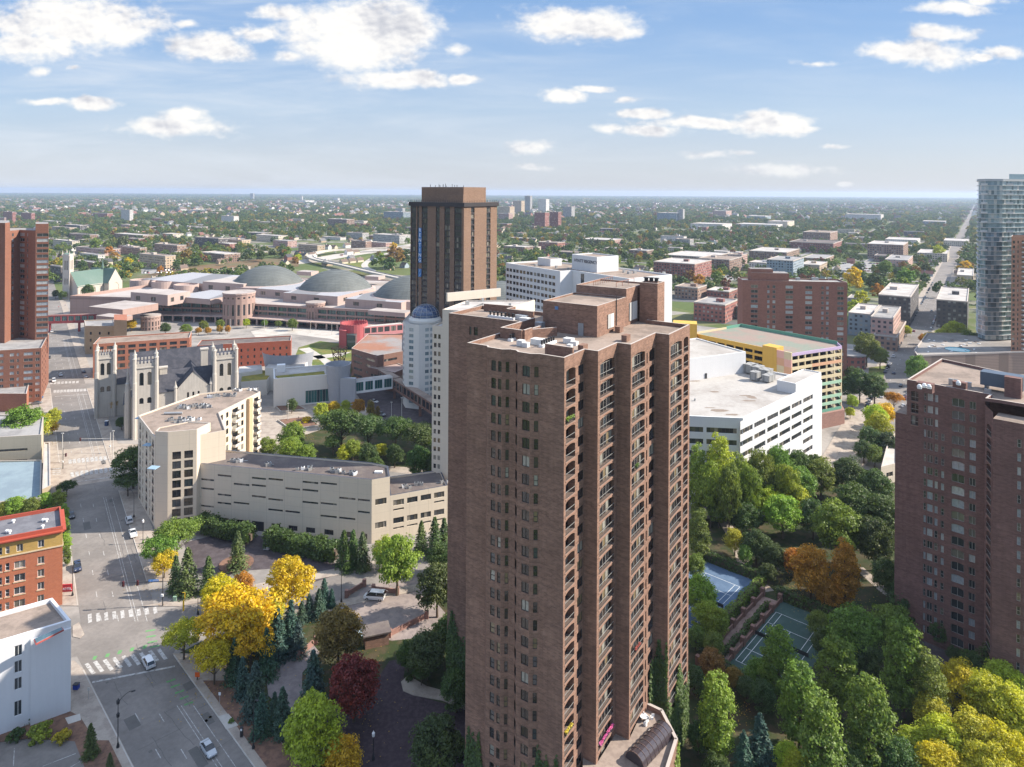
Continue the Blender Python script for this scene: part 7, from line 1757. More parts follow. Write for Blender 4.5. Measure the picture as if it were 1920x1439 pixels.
COLR = {'Y': ((0.56, 0.40, 0.012), 'golden yellow'), 'YG': ((0.37, 0.40, 0.03), 'yellow green'), 'LG': ((0.225, 0.32, 0.04), 'light green'), 'G': ((0.145, 0.215, 0.032), 'mid green'), 'DG': ((0.072, 0.12, 0.03), 'dark green'),
        'OR': ((0.42, 0.215, 0.022), 'orange'), 'BR': ((0.24, 0.165, 0.035), 'olive brown'), 'RD': ((0.20, 0.04, 0.028), 'dark red'), 'LY': ((0.50, 0.44, 0.015), 'lemon yellow'), 'CF': ((0.045, 0.095, 0.07), 'blue green'), 'CG': ((0.085, 0.125, 0.045), 'grey green')}
FORM = {'round': 'leafy tree', 'tall': 'tall leafy tree', 'flat': 'spreading tree', 'conifer': 'conifer', 'bush': 'rounded bush'}
KINDN = {'round': 'deciduous_tree', 'tall': 'deciduous_tree', 'flat': 'deciduous_tree', 'conifer': 'conifer_tree', 'bush': 'bush', 'mid': 'deciduous_tree', 'midconifer': 'conifer_tree'}
AUTO = []; PLACED = []; LAST = [None]
tr_r = random.Random(17)
def tree_at(x, y, s, kind, ck, auto=True, label=None, group=None, z=0.0, sz=None):
    c = COLR[ck][0] if isinstance(ck, str) else ck
    root = thing(KINDN[kind], label or '', 'bush' if kind == 'bush' else 'tree', (x, y, z), tr_r.uniform(0, 6.28), group); root.scale = (s * tr_r.uniform(.88, 1.12), s * tr_r.uniform(.88, 1.12), (sz or s) * tr_r.uniform(.93, 1.08))
    k = tuple(v * tr_r.uniform(.88, 1.14) for v in c)
    o = bpy.data.objects.new('crown', tr_r.choice(VAR[kind])); COL.objects.link(o); o.parent = root; o.color = (*k, 1)
    if kind != 'bush' and kind not in ('mid', 'midconifer'):
        o = bpy.data.objects.new('trunk', tr_r.choice(TR[kind])); COL.objects.link(o); o.parent = root
    if auto: AUTO.append((root, f'{COLR[ck][1]} {FORM[kind]}'))
    PLACED.append((x, y, RADI[kind] * s)); LAST[0] = root; return root
def tree_px(cx, cy, rp, kind='round', ck='G', auto=True, label=None, group=None):
    """crown centre and half width in photo pixels; solves for the spot on the ground"""
    s = 1.0
    for _ in range(12):
        p = G(cx, cy, ZMID[kind] * s); s = max(.12, rp * p.y / FPX / RADI[kind])
    return tree_at(p.x, p.y, s, kind, ck, auto, label, group)
NEAR = [
 # around the crossing and the entrance court
 (445,1150,72,'flat','Y'),(345,1192,38,'flat','YG'),(402,1232,44,'flat','Y'),(412,1108,36,'round','Y'),(545,1082,50,'round','Y'),(308,1052,24,'round','Y'),(470,1200,50,'flat','Y'),(505,1155,34,'flat','YG'),(455,1095,24,'round','OR'),
 (332,1000,42,'flat','G'),(300,1030,34,'flat','G'),(352,1072,26,'conifer','CG'),(391,1080,20,'conifer','CG'),(330,1075,20,'conifer','CG'),(250,868,40,'flat','DG'),(446,1030,22,'conifer','CG'),(240,900,26,'flat','DG'),
 (635,1185,54,'round','BR'),(664,1275,58,'round','RD'),(585,1368,66,'round','YG'),(640,1412,44,'round','Y'),(818,1398,54,'round','DG'),(745,1048,50,'round','LG'),(722,1030,28,'round','YG'),
 (478,1290,30,'conifer','CF'),(500,1225,26,'conifer','CF'),(455,1270,22,'conifer','CF'),(520,1185,30,'conifer','CF'),(545,1172,26,'conifer','CF'),(530,1335,26,'conifer','CF'),(515,1330,18,'conifer','CF'),(490,1340,24,'conifer','CF'),(588,1262,30,'conifer','CF'),(608,1110,16,'conifer','CF'),(580,1135,15,'conifer','CF'),(598,1130,17,'conifer','CF'),(566,1145,13,'conifer','CF'),(622,1120,11,'conifer','CF'),(480,1190,18,'conifer','CF'),(440,1240,24,'conifer','CF'),(560,1195,20,'conifer','CF'),
 (820,1095,46,'round','DG'),(800,1215,44,'round','DG'),(850,1060,30,'round','DG'),(765,1225,26,'round','DG'),(846,1180,40,'round','DG'),(855,1290,34,'round','DG'),(790,1260,22,'flat','DG'),(830,1040,28,'round','DG'),(860,1400,26,'bush','DG'),
 (645,1030,20,'conifer','DG'),(662,1028,20,'conifer','DG'),(680,1034,20,'conifer','CG'),(652,1046,15,'conifer','DG'),(815,1010,22,'conifer','DG'),(833,1000,20,'conifer','CG'),(790,1005,18,'conifer','DG'),
 # hanging greenery by the cream wing is a hedge (below); bottom edge of the photo
 (75,1372,27,'bush','LG'),(117,1380,19,'bush','YG'),(170,1388,19,'conifer','DG'),(206,1428,12,'conifer','CG'),(30,1378,18,'bush','DG'),(434,1352,7,'bush','G'),(768,1272,9,'bush','DG'),(866,1285,16,'bush','G'),
 # west side of the avenue
 (42,792,42,'round','G'),(15,800,26,'round','YG'),(70,795,28,'round','YG'),(5,818,20,'round','Y'),(100,780,15,'round','YG'),(99,800,11,'round','Y'),(125,912,17,'flat','DG'),(52,716,20,'round','DG'),(20,700,16,'round','G'),
 (30,948,20,'round','LG'),(58,946,20,'round','G'),(84,940,18,'round','LG'),(108,936,17,'round','LG'),(12,952,18,'round','LG'),(120,962,12,'tall','LG'),(122,990,11,'tall','G'),(124,1015,11,'tall','LG'),(126,1042,10,'tall','G'),
 (216,754,17,'round','OR'),(228,790,12,'round','DG'),(222,700,8,'round','G'),(246,607,11,'round','Y'),(183,600,12,'round','Y'),(140,548,9,'round','YG'),(118,552,8,'round','DG'),(104,550,8,'round','DG'),(165,545,14,'round','DG'),(192,540,10,'round','DG'),
 # courtyard
 (640,790,44,'flat','DG'),(690,800,38,'flat','DG'),(742,808,36,'flat','DG'),(790,815,38,'flat','DG'),(820,830,28,'flat','DG'),(548,815,28,'round','G'),(545,840,26,'round','LG'),(500,838,22,'round','G'),(465,838,24,'round','LG'),(440,838,16,'round','LG'),(575,850,22,'round','G'),
 (662,842,19,'round','LG'),(645,850,15,'round','YG'),(715,842,16,'round','YG'),(690,850,22,'round','DG'),(785,862,30,'round','DG'),(815,870,26,'round','DG'),(740,850,20,'round','DG'),(705,868,18,'round','DG'),(625,830,20,'flat','DG'),
 (602,770,16,'round','YG'),(626,764,14,'round','Y'),(648,764,14,'round','YG'),(672,762,15,'round','OR'),(612,785,14,'round','YG'),(547,758,13,'round','DG'),(555,797,12,'bush','YG'),(575,788,11,'bush','Y'),(695,772,12,'tall','BR'),(708,775,8,'tall','BR'),
 (745,690,14,'round','BR'),(665,690,12,'round','DG'),(662,720,9,'tall','G'),(772,700,12,'round','DG'),
 # plaza fringe before the pink halls
 (310,613,12,'round','DG'),(348,615,11,'round','G'),(382,609,10,'round','G'),(413,606,10,'round','G'),(372,619,7,'round','OR'),(390,619,7,'round','OR'),(412,617,7,'round','OR'),(427,617,7,'round','OR'),(462,605,8,'round','YG'),(496,605,7,'round','G'),(522,606,7,'round','G'),(548,607,10,'round','G'),
 # garden east of the big tower
 (1355,852,36,'round','YG'),(1312,875,26,'round','LG'),(1390,905,38,'round','LG'),(1436,868,36,'round','G'),(1478,885,36,'round','G'),(1500,905,34,'round','G'),(1365,930,34,'round','LG'),(1348,955,26,'round','G'),(1440,935,30,'round','YG'),(1484,925,30,'round','YG'),(1468,955,40,'round','LG'),(1400,965,30,'round','DG'),
 (1540,890,36,'round','G'),(1590,890,36,'round','DG'),(1640,905,36,'round','DG'),(1600,945,44,'round','DG'),(1650,960,40,'round','DG'),(1570,985,52,'round','G'),(1525,965,34,'round','DG'),(1640,1010,44,'round','DG'),(1665,1080,36,'round','DG'),(1695,1130,34,'round','DG'),(1510,870,30,'flat','DG'),
 (1378,1012,22,'round','YG'),(1418,1018,30,'round','DG'),(1452,1040,26,'round','DG'),(1398,1040,20,'round','G'),(1440,1070,18,'round','DG'),(1520,1062,46,'round','OR'),(1585,1075,36,'tall','OR'),(1490,1050,26,'round','OR'),(1552,1110,26,'round','OR'),
 (1310,1000,26,'tall','G'),(1308,960,18,'round','G'),(1312,1110,36,'round','LG'),(1325,1150,30,'round','LG'),(1305,1060,22,'round','G'),(1304,1190,22,'round','G'),(1318,930,14,'round','YG'),
 (1345,1335,48,'tall','LG'),(1335,1240,32,'round','BR'),(1302,1270,24,'round','DG'),(1310,1380,26,'round','DG'),(1600,1180,56,'round','G'),(1670,1175,44,'round','G'),(1620,1225,36,'round','DG'),(1460,1235,42,'tall','G'),(1500,1310,50,'tall','G'),(1570,1255,46,'tall','G'),(1630,1350,60,'tall','G'),(1695,1240,54,'tall','G'),(1740,1290,40,'tall','G'),(1540,1395,56,'tall','G'),(1430,1300,30,'round','DG'),
 (1425,1385,34,'conifer','CF'),(1395,1410,28,'conifer','CF'),(1480,1420,34,'round','YG'),(1500,1440,36,'round','YG'),(1590,1440,40,'round','DG'),(1680,1420,44,'round','DG'),(1345,1440,30,'round','DG'),(1800,1280,46,'round','LY'),(1845,1300,50,'round','YG'),(1745,1330,40,'round','YG'),(1895,1330,50,'round','YG'),(1770,1380,50,'round','YG'),(1830,1385,52,'round','YG'),(1890,1410,56,'round','LY'),(1760,1430,48,'round','LY'),(1880,1270,40,'round','YG'),(1825,1240,26,'round','DG'),(1880,1235,40,'round','DG'),(1790,1225,16,'round','DG'),(1905,1350,40,'round','LY'),(1715,1390,36,'round','YG'),(1760,1180,22,'round','DG'),(1850,1440,50,'round','YG'),
 (1345,1165,26,'round','LG'),(1338,1205,24,'round','G'),(1425,1255,26,'round','G'),(1400,1290,22,'round','DG'),(1535,1165,24,'round','G'),(1550,1200,30,'round','DG'),(1375,1270,20,'round','BR'),
 (1378,848,34,'round','LG'),(1325,862,28,'round','YG'),(1420,866,32,'round','LG'),(1460,872,30,'round','G'),
 # along the east avenue
 (1642,780,26,'round','YG'),(1660,772,22,'round','Y'),(1650,800,26,'round','YG'),(1632,820,26,'round','CG'),(1665,830,24,'round','CG'),(1620,842,20,'round','CG'),(1640,850,20,'round','G'),(1676,745,20,'flat','OR'),(1598,752,12,'round','YG'),(1594,772,10,'round','YG'),(1612,718,28,'round','DG'),(1640,725,26,'round','DG'),(1590,725,20,'round','DG'),(1625,650,28,'round','G'),(1650,668,18,'round','G'),(1718,690,24,'round','G'),(1700,618,10,'round','YG'),(1600,700,18,'round','DG'),
 (1790,620,26,'round','YG'),(1765,630,16,'round','YG'),(1745,636,18,'round','Y'),(1815,636,20,'round','G'),(1732,633,10,'round','OR'),(1660,500,16,'round','G'),(1850,665,10,'round','DG'),(1815,665,8,'round','DG'),(1740,640,9,'bush','OR'),
]
for a in NEAR: tree_px(*a)
def tree_top(cx, ytop, rp, d, kind, ck):
    """tall tree at a known depth whose top shows at ytop"""
    y0 = EYE + (cx - 960) * .0052; zt = H - (ytop - y0) * d / FPX; s = rp * d / FPX / RADI[kind]; tree_at((cx - 960) / FPX * d, d, s, kind, ck, sz=zt / (15.3 if kind == 'tall' else 11.8))
for a in ((1352, 824, 34, 219, 'tall', 'YG'), (1312, 838, 26, 221, 'tall', 'LG'), (1388, 846, 30, 219, 'tall', 'LG'), (1335, 862, 30, 214, 'round', 'LG'), (1428, 846, 32, 226, 'round', 'G'), (1462, 842, 30, 232, 'round', 'G'), (1498, 846, 30, 238, 'round', 'DG'), (1408, 866, 28, 214, 'round', 'G'), (1530, 852, 28, 244, 'round', 'DG'), (1480, 868, 28, 222, 'round', 'LG'), (1370, 874, 28, 209, 'round', 'G')): tree_top(*a)
# ------------------------------------------------------------------ mid distance trees, each its own thing
MIDC = ['DG', 'DG', 'G', 'G', 'G', 'CG', 'LG', 'YG', 'Y', 'OR', 'BR']
mr = random.Random(23); cnt = 0
def zone(px_, py_):
    if px_ < 640: return 'beyond the pink halls' if py_ < 520 else 'by the avenue'
    return 'beyond the white hotel' if px_ < 1400 else 'beyond the slab tower'
def mid_ok(x, y):
    if abs(x * SR.n[0] + y * SR.n[1] - SR.c) < 9: return False
    return all((x - a) ** 2 + (y - b) ** 2 > (c + 4) ** 2 for a, b, c in NOGO)
SPEC = [(1345,520,14),(1330,540,10),(1290,545,8),(1310,528,14),(1352,548,9),(1395,520,10),(1398,545,10),(1600,520,24),(1640,525,18),(1562,528,14),(1580,540,18),(1700,515,18),(1760,470,14),(1735,500,12),(1690,530,14),(1645,545,14),(1615,560,18),(1670,550,12),(1760,540,14),(1800,545,14),(1600,575,14),(1625,590,12),(1735,520,10),(1810,500,12),(740,478,20),(715,484,14),(760,480,16),(730,495,14),(700,492,8),(490,478,10),(415,482,7),(393,480,7),(350,478,14),(370,480,12),(215,480,9),(180,458,13),(230,455,14),(205,470,9),(330,500,8),(300,505,8),(930,510,10),(940,500,10),(945,525,8),(1200,480,8),(1240,500,6),(840,480,5)]
for cx, cy, rp in SPEC:
    ck = mr.choice(MIDC); tree_px(cx, cy, rp, 'mid', ck, False, '', 'single trees among the far streets'); FARAUTO.append((LAST[0], COLR[ck][1] + ' single tree')); cnt += 1
while cnt < 118:
    cx = mr.choice((mr.uniform(95, 770), mr.uniform(935, 1830))); cy = 440 + 75 * mr.random() ** .8
    p = G(cx, cy + 8)
    if 560 < cx < 700 and 455 < cy < 520: continue
    if cx < 780 and cy > 500: continue
    if not mid_ok(p.x, p.y): continue
    ck = mr.choice(MIDC); s = mr.uniform(.8, 1.35)
    tree_at(p.x, p.y, s, 'mid', ck, False, '', 'single trees among the far streets'); FARAUTO.append((LAST[0], COLR[ck][1] + ' single tree')); cnt += 1
# ------------------------------------------------------------------ houses
HR = [plain('shingle_' + k, c, .9, .15) for k, c in dict(grey=(.16, .155, .155), brown=(.15, .11, .09), dark=(.07, .07, .075), red=(.2, .1, .08)).items()]
HWL = [plain('siding_' + k, c, .8, .08) for k, c in dict(white=(.62, .6, .57), cream=(.5, .44, .34), brick=(.26, .13, .1), blue=(.3, .36, .4), tan=(.4, .31, .22)).items()]
def house_parts(i):
    r = random.Random(100 + i); L, Wd, ze = r.uniform(9, 13), r.uniform(7, 9), r.choice((5.2, 5.8, 3.4)); zr = ze + Wd * .48
    wl = MB(); rf = MB(); tmp = MB(); gable(tmp, (-L / 2, -Wd / 2), (1, 0), (0, 1), L, Wd, ze, zr)
    for f, m in zip(tmp.f, tmp.m): (wl if m == 0 else rf).q([tmp.v[k] for k in f])
    wl.box((L * .2, Wd * .1, ze), (.8, .8, zr - ze + .9))
    wn = MB()
    for u in (-.3, 0, .3):
        for zz in (1.2, 3.8) if ze > 5 else (1.2,): wn.box((u * L, -Wd / 2, zz), (1.2, .12, 1.3)); wn.box((u * L, Wd / 2, zz), (1.2, .12, 1.3))
    for u in (-.22, .22): wn.box((-L / 2, u * Wd, 1.3), (.12, 1.1, 1.3)); wn.box((L / 2, u * Wd, 1.3), (.12, 1.1, 1.3))
    return wl.mesh('wall', HWL[i % 5]), rf.mesh('roof', HR[i % 4]), wn.mesh('window', GL_FAR)
HPM = [house_parts(i) for i in range(10)]
HN = ['white', 'cream', 'brick', 'bluish', 'tan']; hc = 0; hr = random.Random(31); HPL = []
def house(x, y, rz, k, parts=True):
    wl, rf, wn = HPM[k]; t_ = thing('gabled_house', '', 'house', (x, y, 0), rz, 'gabled houses in the far neighbourhoods'); FARAUTO.append((t_, f'small {HN[k % 5]} gabled house'))
    for nm, me in (('wall', wl), ('roof', rf)): o = bpy.data.objects.new(nm, me); COL.objects.link(o); o.parent = t_
while hc < 300:
    d = 640 + 1500 * hr.random() ** 1.15; px_ = hr.choice((hr.uniform(60, 775), hr.uniform(930, 1835))); x = (px_ - 960) / FPX * d
    if px_ < 780 and d < 900: continue
    if px_ > 930 and d < 760: continue
    a = x * SR.n[0] + d * SR.n[1] - SR.c; b = x * AX[0] + d * AX[1]; a = round(a / 105) * 105 + hr.choice((-17, 17)); b = round(b / 15) * 15
    x2 = SR.n[0] * (a + SR.c) + AX[0] * b; y2 = SR.n[1] * (a + SR.c) + AX[1] * b
    if y2 < 600 or not mid_ok(x2, y2) or any((x2 - q[0]) ** 2 + (y2 - q[1]) ** 2 < 150 for q in HPL): continue
    house(x2, y2, math.atan2(AX[1], AX[0]) + (math.pi / 2 if hr.random() < .5 else 0), hr.randrange(10)); HPL.append((x2, y2)); hc += 1

# ------------------------------------------------------------------ the uncountable rest: far trees and far roofs, spread by geometry nodes
def scatter(name, pts, scl, rot, protos):
    me = bpy.data.meshes.new(name); me.vertices.add(len(pts)); me.vertices.foreach_set('co', np.asarray(pts, np.float32).ravel())
    a = me.attributes.new('scl', 'FLOAT_VECTOR', 'POINT'); a.data.foreach_set('vector', np.asarray(scl, np.float32).ravel())
    a = me.attributes.new('rot', 'FLOAT_VECTOR', 'POINT'); a.data.foreach_set('vector', np.asarray(rot, np.float32).ravel())
    o = bpy.data.objects.new(name, me); COL.objects.link(o); tag(o, kind='stuff')
    pc = bpy.data.collections.new(name + '_source')
    for p in protos: pc.objects.link(p)
    ng = bpy.data.node_groups.new(name, 'GeometryNodeTree'); ng.interface.new_socket('Geometry', in_out='INPUT', socket_type='NodeSocketGeometry'); ng.interface.new_socket('Geometry', in_out='OUTPUT', socket_type='NodeSocketGeometry')
    n = ng.nodes; l = ng.links; gi = n.new('NodeGroupInput'); go = n.new('NodeGroupOutput'); ip = n.new('GeometryNodeInstanceOnPoints'); ci = n.new('GeometryNodeCollectionInfo')
    ci.inputs['Collection'].default_value = pc; ci.inputs['Separate Children'].default_value = True; ci.inputs['Reset Children'].default_value = True
    ip.inputs['Pick Instance'].default_value = True
    for nm, sk in (('scl', 'Scale'), ('rot', 'Rotation')):
        na = n.new('GeometryNodeInputNamedAttribute'); na.data_type = 'FLOAT_VECTOR'; na.inputs['Name'].default_value = nm; l.new(na.outputs['Attribute'], ip.inputs[sk])
    l.new(gi.outputs[0], ip.inputs['Points']); l.new(ci.outputs[0], ip.inputs['Instance']); l.new(ip.outputs[0], go.inputs[0])
    md = o.modifiers.new('spread', 'NODES'); md.node_group = ng; return o
def tree_field():
    r = np.random.default_rng(5); P = []; Sx = []
    NG = np.array(NOGO); HP_ = np.array([(x, y, 6.5) for x, y in HPL])
    n0 = 34000; d = np.sqrt(r.uniform(600 ** 2, 2600 ** 2, n0)); u = r.uniform(-.80, .80, n0); x = u * d; y = d
    # groves: leave open lots
    k = (np.sin(x * .013 + 2 * np.sin(y * .009)) + np.sin(y * .017 + 1.7 * np.sin(x * .011)) + r.normal(0, .75, n0)) > -.75
    a = x * SR.n[0] + y * SR.n[1] - SR.c; b = x * AX[0] + y * AX[1]
    k &= np.abs((a + 52.5) % 105 - 52.5) > 6.5; k &= np.abs(a) > 11; k &= np.abs((b + 95) % 190 - 95) > 7
    for q in (NG, HP_):
        for (cx, cy, cr) in q: k &= (x - cx) ** 2 + (y - cy) ** 2 > (cr + 2) ** 2
    px_ = 960 + FPX * x / y; py_ = EYE + (px_ - 960) * .0052 + H * FPX / y
    k &= ~((px_ < 800) & (y < 755)); k &= ~((px_ > 1150) & (y < 700) & (px_ < 1830)); k &= ~((px_ > 545) & (px_ < 790) & (py_ > 452) & (py_ < 535)); k &= ~((px_ > 240) & (px_ < 560) & (np.abs(py_ - (512 - (px_ - 380) * .11)) < 9)); k &= ~((px_ > 1560) & (px_ < 1690) & (py_ > 492) & (py_ < 512))
    x, y = x[k], y[k]; s = r.uniform(.55, 1.35, len(x)); P.append(np.stack([x, y, 0 * x], 1)); Sx.append(np.stack([s, s, s * r.uniform(.8, 1.1, len(x))], 1))
    n1 = 42000; d = np.sqrt(r.uniform(2600 ** 2, 7000 ** 2, n1)); x = r.uniform(-.8, .8, n1) * d; y = d
    k = (np.sin(x * .004 + 2 * np.sin(y * .003)) + np.sin(y * .005) + r.normal(0, .9, n1)) > -1.0; b = x * AX[0] + y * AX[1]; a = x * SR.n[0] + y * SR.n[1] - SR.c
    k &= np.abs(a) > 16
    for (cx, cy, cr) in NG: k &= (x - cx) ** 2 + (y - cy) ** 2 > (cr + 10) ** 2
    x, y = x[k], y[k]; s = r.uniform(1.3, 3.0, len(x)); P.append(np.stack([x, y, -2 * s], 1)); Sx.append(np.stack([s, s, s * r.uniform(.45, .7, len(x))], 1))
    n2 = 30000; d = np.sqrt(r.uniform(7000 ** 2, 18200 ** 2, n2)); x = r.uniform(-.8, .8, n2) * d; y = d; s = r.uniform(4, 9, n2)
    P.append(np.stack([x, y, -3.2 * s], 1)); Sx.append(np.stack([s, s, s * .42], 1))
    P = np.concatenate(P); Sx = np.concatenate(Sx); rot = np.zeros_like(P); rot[:, 2] = r.uniform(0, 6.28, len(P))
    pr = []
    for s_ in range(5):
        me = crown_deciduous(70 + s_, 13, 22, 1.0, mat=LEAF_FAR); o = bpy.data.objects.new('far_crown', me); pr.append(o)
    scatter('far_trees', P, Sx, rot, pr)
    n3 = 1300; d = np.sqrt(r.uniform(1500 ** 2, 6500 ** 2, n3)); x = r.uniform(-.8, .8, n3) * d; a = x * SR.n[0] + d * SR.n[1] - SR.c; b = x * AX[0] + d * AX[1]
    a = np.round(a / 105) * 105 + r.choice([-18, 18], n3); b = np.round(b / 16) * 16; x = SR.n[0] * (a + SR.c) + AX[0] * b; y = SR.n[1] * (a + SR.c) + AX[1] * b
    s = r.uniform(.9, 1.5, n3) * np.where(y > 2600, 1.8, 1.0); rot = np.zeros((n3, 3)); rot[:, 2] = math.atan2(AX[1], AX[0]) + r.integers(0, 2, n3) * math.pi / 2
    pr = []
    for wl, rf, wn in HPM[:6]:
        b_ = MB(); 
        for me, mi in ((wl, 0), (rf, 1)):
            for p in me.polygons: b_.q([tuple(me.vertices[k].co) for k in p.vertices], mi)
        pr.append(bpy.data.objects.new('far_house', b_.mesh('far_house', [wl.materials[0], rf.materials[0]])))
    scatter('far_houses', np.stack([x, y, 0 * x], 1), np.stack([s, s, s * .9], 1), rot, pr)
tree_field()

# ------------------------------------------------------------------ fallen leaves under the autumn trees
def litter():
    r = np.random.default_rng(77); C = []
    for cx, cy, rp, k, ck in [a for a in NEAR if a[4] in ('Y', 'OR', 'RD', 'BR', 'LY')]:
        q = G(cx, cy, 7); n = 130; rad = rp * q.y / FPX * 1.5; C.append(np.stack([q.x + r.normal(0, rad * .6, n), q.y + r.normal(0, rad * .6, n), np.full(n, .2)], 1))
    C = np.concatenate(C); o = bpy.data.objects.new('fallen_leaves', quads_mesh('fallen_leaves', C, np.tile(np.array([0, 0, 1.0]), (len(C), 1)), .14, LEAF, r, jit=.15)); COL.objects.link(o); o.color = (.42, .27, .04, 1); tag(o, kind='stuff')
litter()
# ------------------------------------------------------------------ hedges and ivy
def hedge(name, label, a, b, h, wd, ck='DG', cat='hedge', n=None, z0=0.0, wild=0.0):
    L = dist2(a, b); d = unitv(a, b); nn = (-d[1], d[0]); n = n or int(L * (2 * h + wd) * (16 if not wild else 34)); r = np.random.default_rng(int(abs(a[0] * 7 + b[1] * 3)))
    t_ = thing(name, label, cat, (*a, z0)); u = r.uniform(0, L, n); k = r.random(n); A_ = h * 2 + wd; v = np.where(k < h / A_, -wd / 2, np.where(k < 2 * h / A_, wd / 2, r.uniform(-wd / 2, wd / 2, n))); z = np.where(k < 2 * h / A_, r.uniform(0, h, n), h) + r.normal(0, .12, n)
    v = v + r.normal(0, .12, n) + .15 * np.sin(u * .9); z = z + .15 * np.sin(u * .6 + 1) + wild * (np.sin(u * .8) * np.sin(u * .33 + 2) + r.normal(0, .35, n)) * (z > h * .5); v = v + wild * r.normal(0, .45, n) * (1 + .5 * np.sin(u * .7))
    C = np.stack([d[0] * u + nn[0] * v, d[1] * u + nn[1] * v, z], 1); N = np.stack([nn[0] * np.sign(v) * (k < 2 * h / A_), nn[1] * np.sign(v) * (k < 2 * h / A_), (k >= 2 * h / A_) + .2], 1)
    o = bpy.data.objects.new('foliage', quads_mesh('foliage', C, N, .26 + .1 * wild, LEAF, r, jit=.45)); COL.objects.link(o); o.parent = t_; o.color = (*COLR[ck][0], 1)
    mb = MB(); w2 = max(.2, wd / 2 - .3 - wild); P_ = [off(off((0, 0), d, .1), nn, -w2), off(off((0, 0), d, L - .1), nn, -w2), off(off((0, 0), d, L - .1), nn, w2), off(off((0, 0), d, .1), nn, w2)]; mb.prism(P_, 0, max(.5, h - .3 - wild * 1.5)); c = mb.build('branches', BARK, t_, org=(0, 0, 0))
for i, (a, b, lab) in enumerate((((1308, 1042), (1330, 1046), ''), )): pass
q = Q1
hedge('hedge', 'clipped hedge along the far end of the blue tennis court', q(-.8, -1), q(-.8, 17.5), 2.6, 1.6, 'DG')
hedge('hedge', 'clipped hedge with sunlit top along the near side of the blue tennis court', q(-.8, -1.2), q(34, -1.2), 2.4, 1.8, 'G')
q = Q2
hedge('hedge', 'clipped hedge along the far end of the dark green tennis court', q(-1.0, 16), q(-1.0, -1), 2.6, 1.6, 'DG')
hedge('hedge', 'clipped hedge along the low end of the dark green tennis court', q(35, 16), q(35, 2), 2.4, 1.6, 'DG')
hedge('hedge', 'low hedge between the court path and the dark green tennis court', q(4, 16.2), q(33, 16.2), 1.2, 1.0, 'DG')
a0, b0 = SL.p(113, 15.6), SL.p(141, 15.6); hedge('hedge', 'long dark hedge between the avenue sidewalk and the conifers', a0, b0, 1.7, 2.0, 'DG')
hedge('hedge', 'low hedge at the foot of the white corner building', G2(0, 1372), G2(62, 1350), 1.2, 1.8, 'DG')
hedge('climber_hedge', 'dark creeper mass hanging over the garage entrance of the cream wing', G2(372, 985, 2), G2(472, 1008, 2), 3.6, 3.2, 'DG', 'creeper', z0=1.0, wild=.9)
hedge('climber_hedge', 'dark creeper mass along the foot of the cream wing beside the conifers', G2(502, 1012, 2), G2(632, 1040, 2), 4.0, 3.6, 'DG', 'creeper', z0=.6, wild=.9)
def ivy(name, label, A, d, u0, u1, z0, z1, outn, ck='DG', top=.5, o=.12, n=None):
    w_, h_ = u1 - u0, z1 - z0; n = n or int(w_ * h_ * 40); r = np.random.default_rng(int(abs(A[0] * 13 + z1))); u = r.uniform(0, 1, n); z = r.uniform(0, 1, n)
    k = z < (1 - top * np.abs(np.sin(u * 5.3 + A[0])) * np.abs(2 * u - 1) ** .4 + r.normal(0, .05, n)); u, z = u[k], z[k]; n = len(u); t_ = thing(name, label, 'ivy', (*A, 0))
    x = u0 + u * w_; off_ = o + np.abs(r.normal(0, .12, n)); C = np.stack([d[0] * x + outn[0] * off_, d[1] * x + outn[1] * off_, z0 + z * h_], 1); N = np.tile(np.array([outn[0], outn[1], .5]), (n, 1))
    ob = bpy.data.objects.new('foliage', quads_mesh('foliage', C, N, .27, LEAF, r, jit=.4)); COL.objects.link(ob); ob.parent = t_; ob.color = (*COLR[ck][0], 1)
n1_ = (-TE2[0], -TE2[1]); n2_ = (TE1[0], TE1[1])
ivy('ivy', 'ivy patch at the tower foot beside its near corner', TP['L0'], TE1, 13.2, 18.8, 2, 17.5, n1_, 'DG')
ivy('ivy', 'ivy climbing the left low corner of the big brick tower', TP['L0'], TE1, 0, 3.6, 2, 15, n1_, 'DG')
ivy('ivy', 'dark ivy column beside the garden terrace on the big tower', TP['P3a'], TE1, -.1, 2.6, 6, 24, n1_, 'DG', top=.35)
ivy('ivy', 'ivy on the recessed wall above the garden terrace', TP['P2'], TE2, 8.6, 11.3, 6, 21, n2_, 'DG', top=.4)
ivy('ivy', 'ivy on the outermost pier foot of the big tower', TP['P3'], TE2, 0, 11.2, 0, 16, n2_, 'DG', top=.5)
ivy('ivy', 'ivy hanging over the rim of the garden terrace', (28.3, 114.4), unitv((28.3, 114.4), (27.2, 120.9)), 0, 6.4, 3, 13.0, (.98, .17), 'G', top=.1)
ivy('ivy', 'ivy covering the near face of the terrace podium', (23.0, 103.6), unitv((23.0, 103.6), (28.3, 114.4)), 0, 12, 3, 12.9, (.9, -.44), 'G', top=.3)
ivy('ivy', 'deep shaded ivy on the rear wing of the big tower', TP['W0'], TE1, 0, 12, 0, 17, n1_, 'DG', top=.6, n=9000)
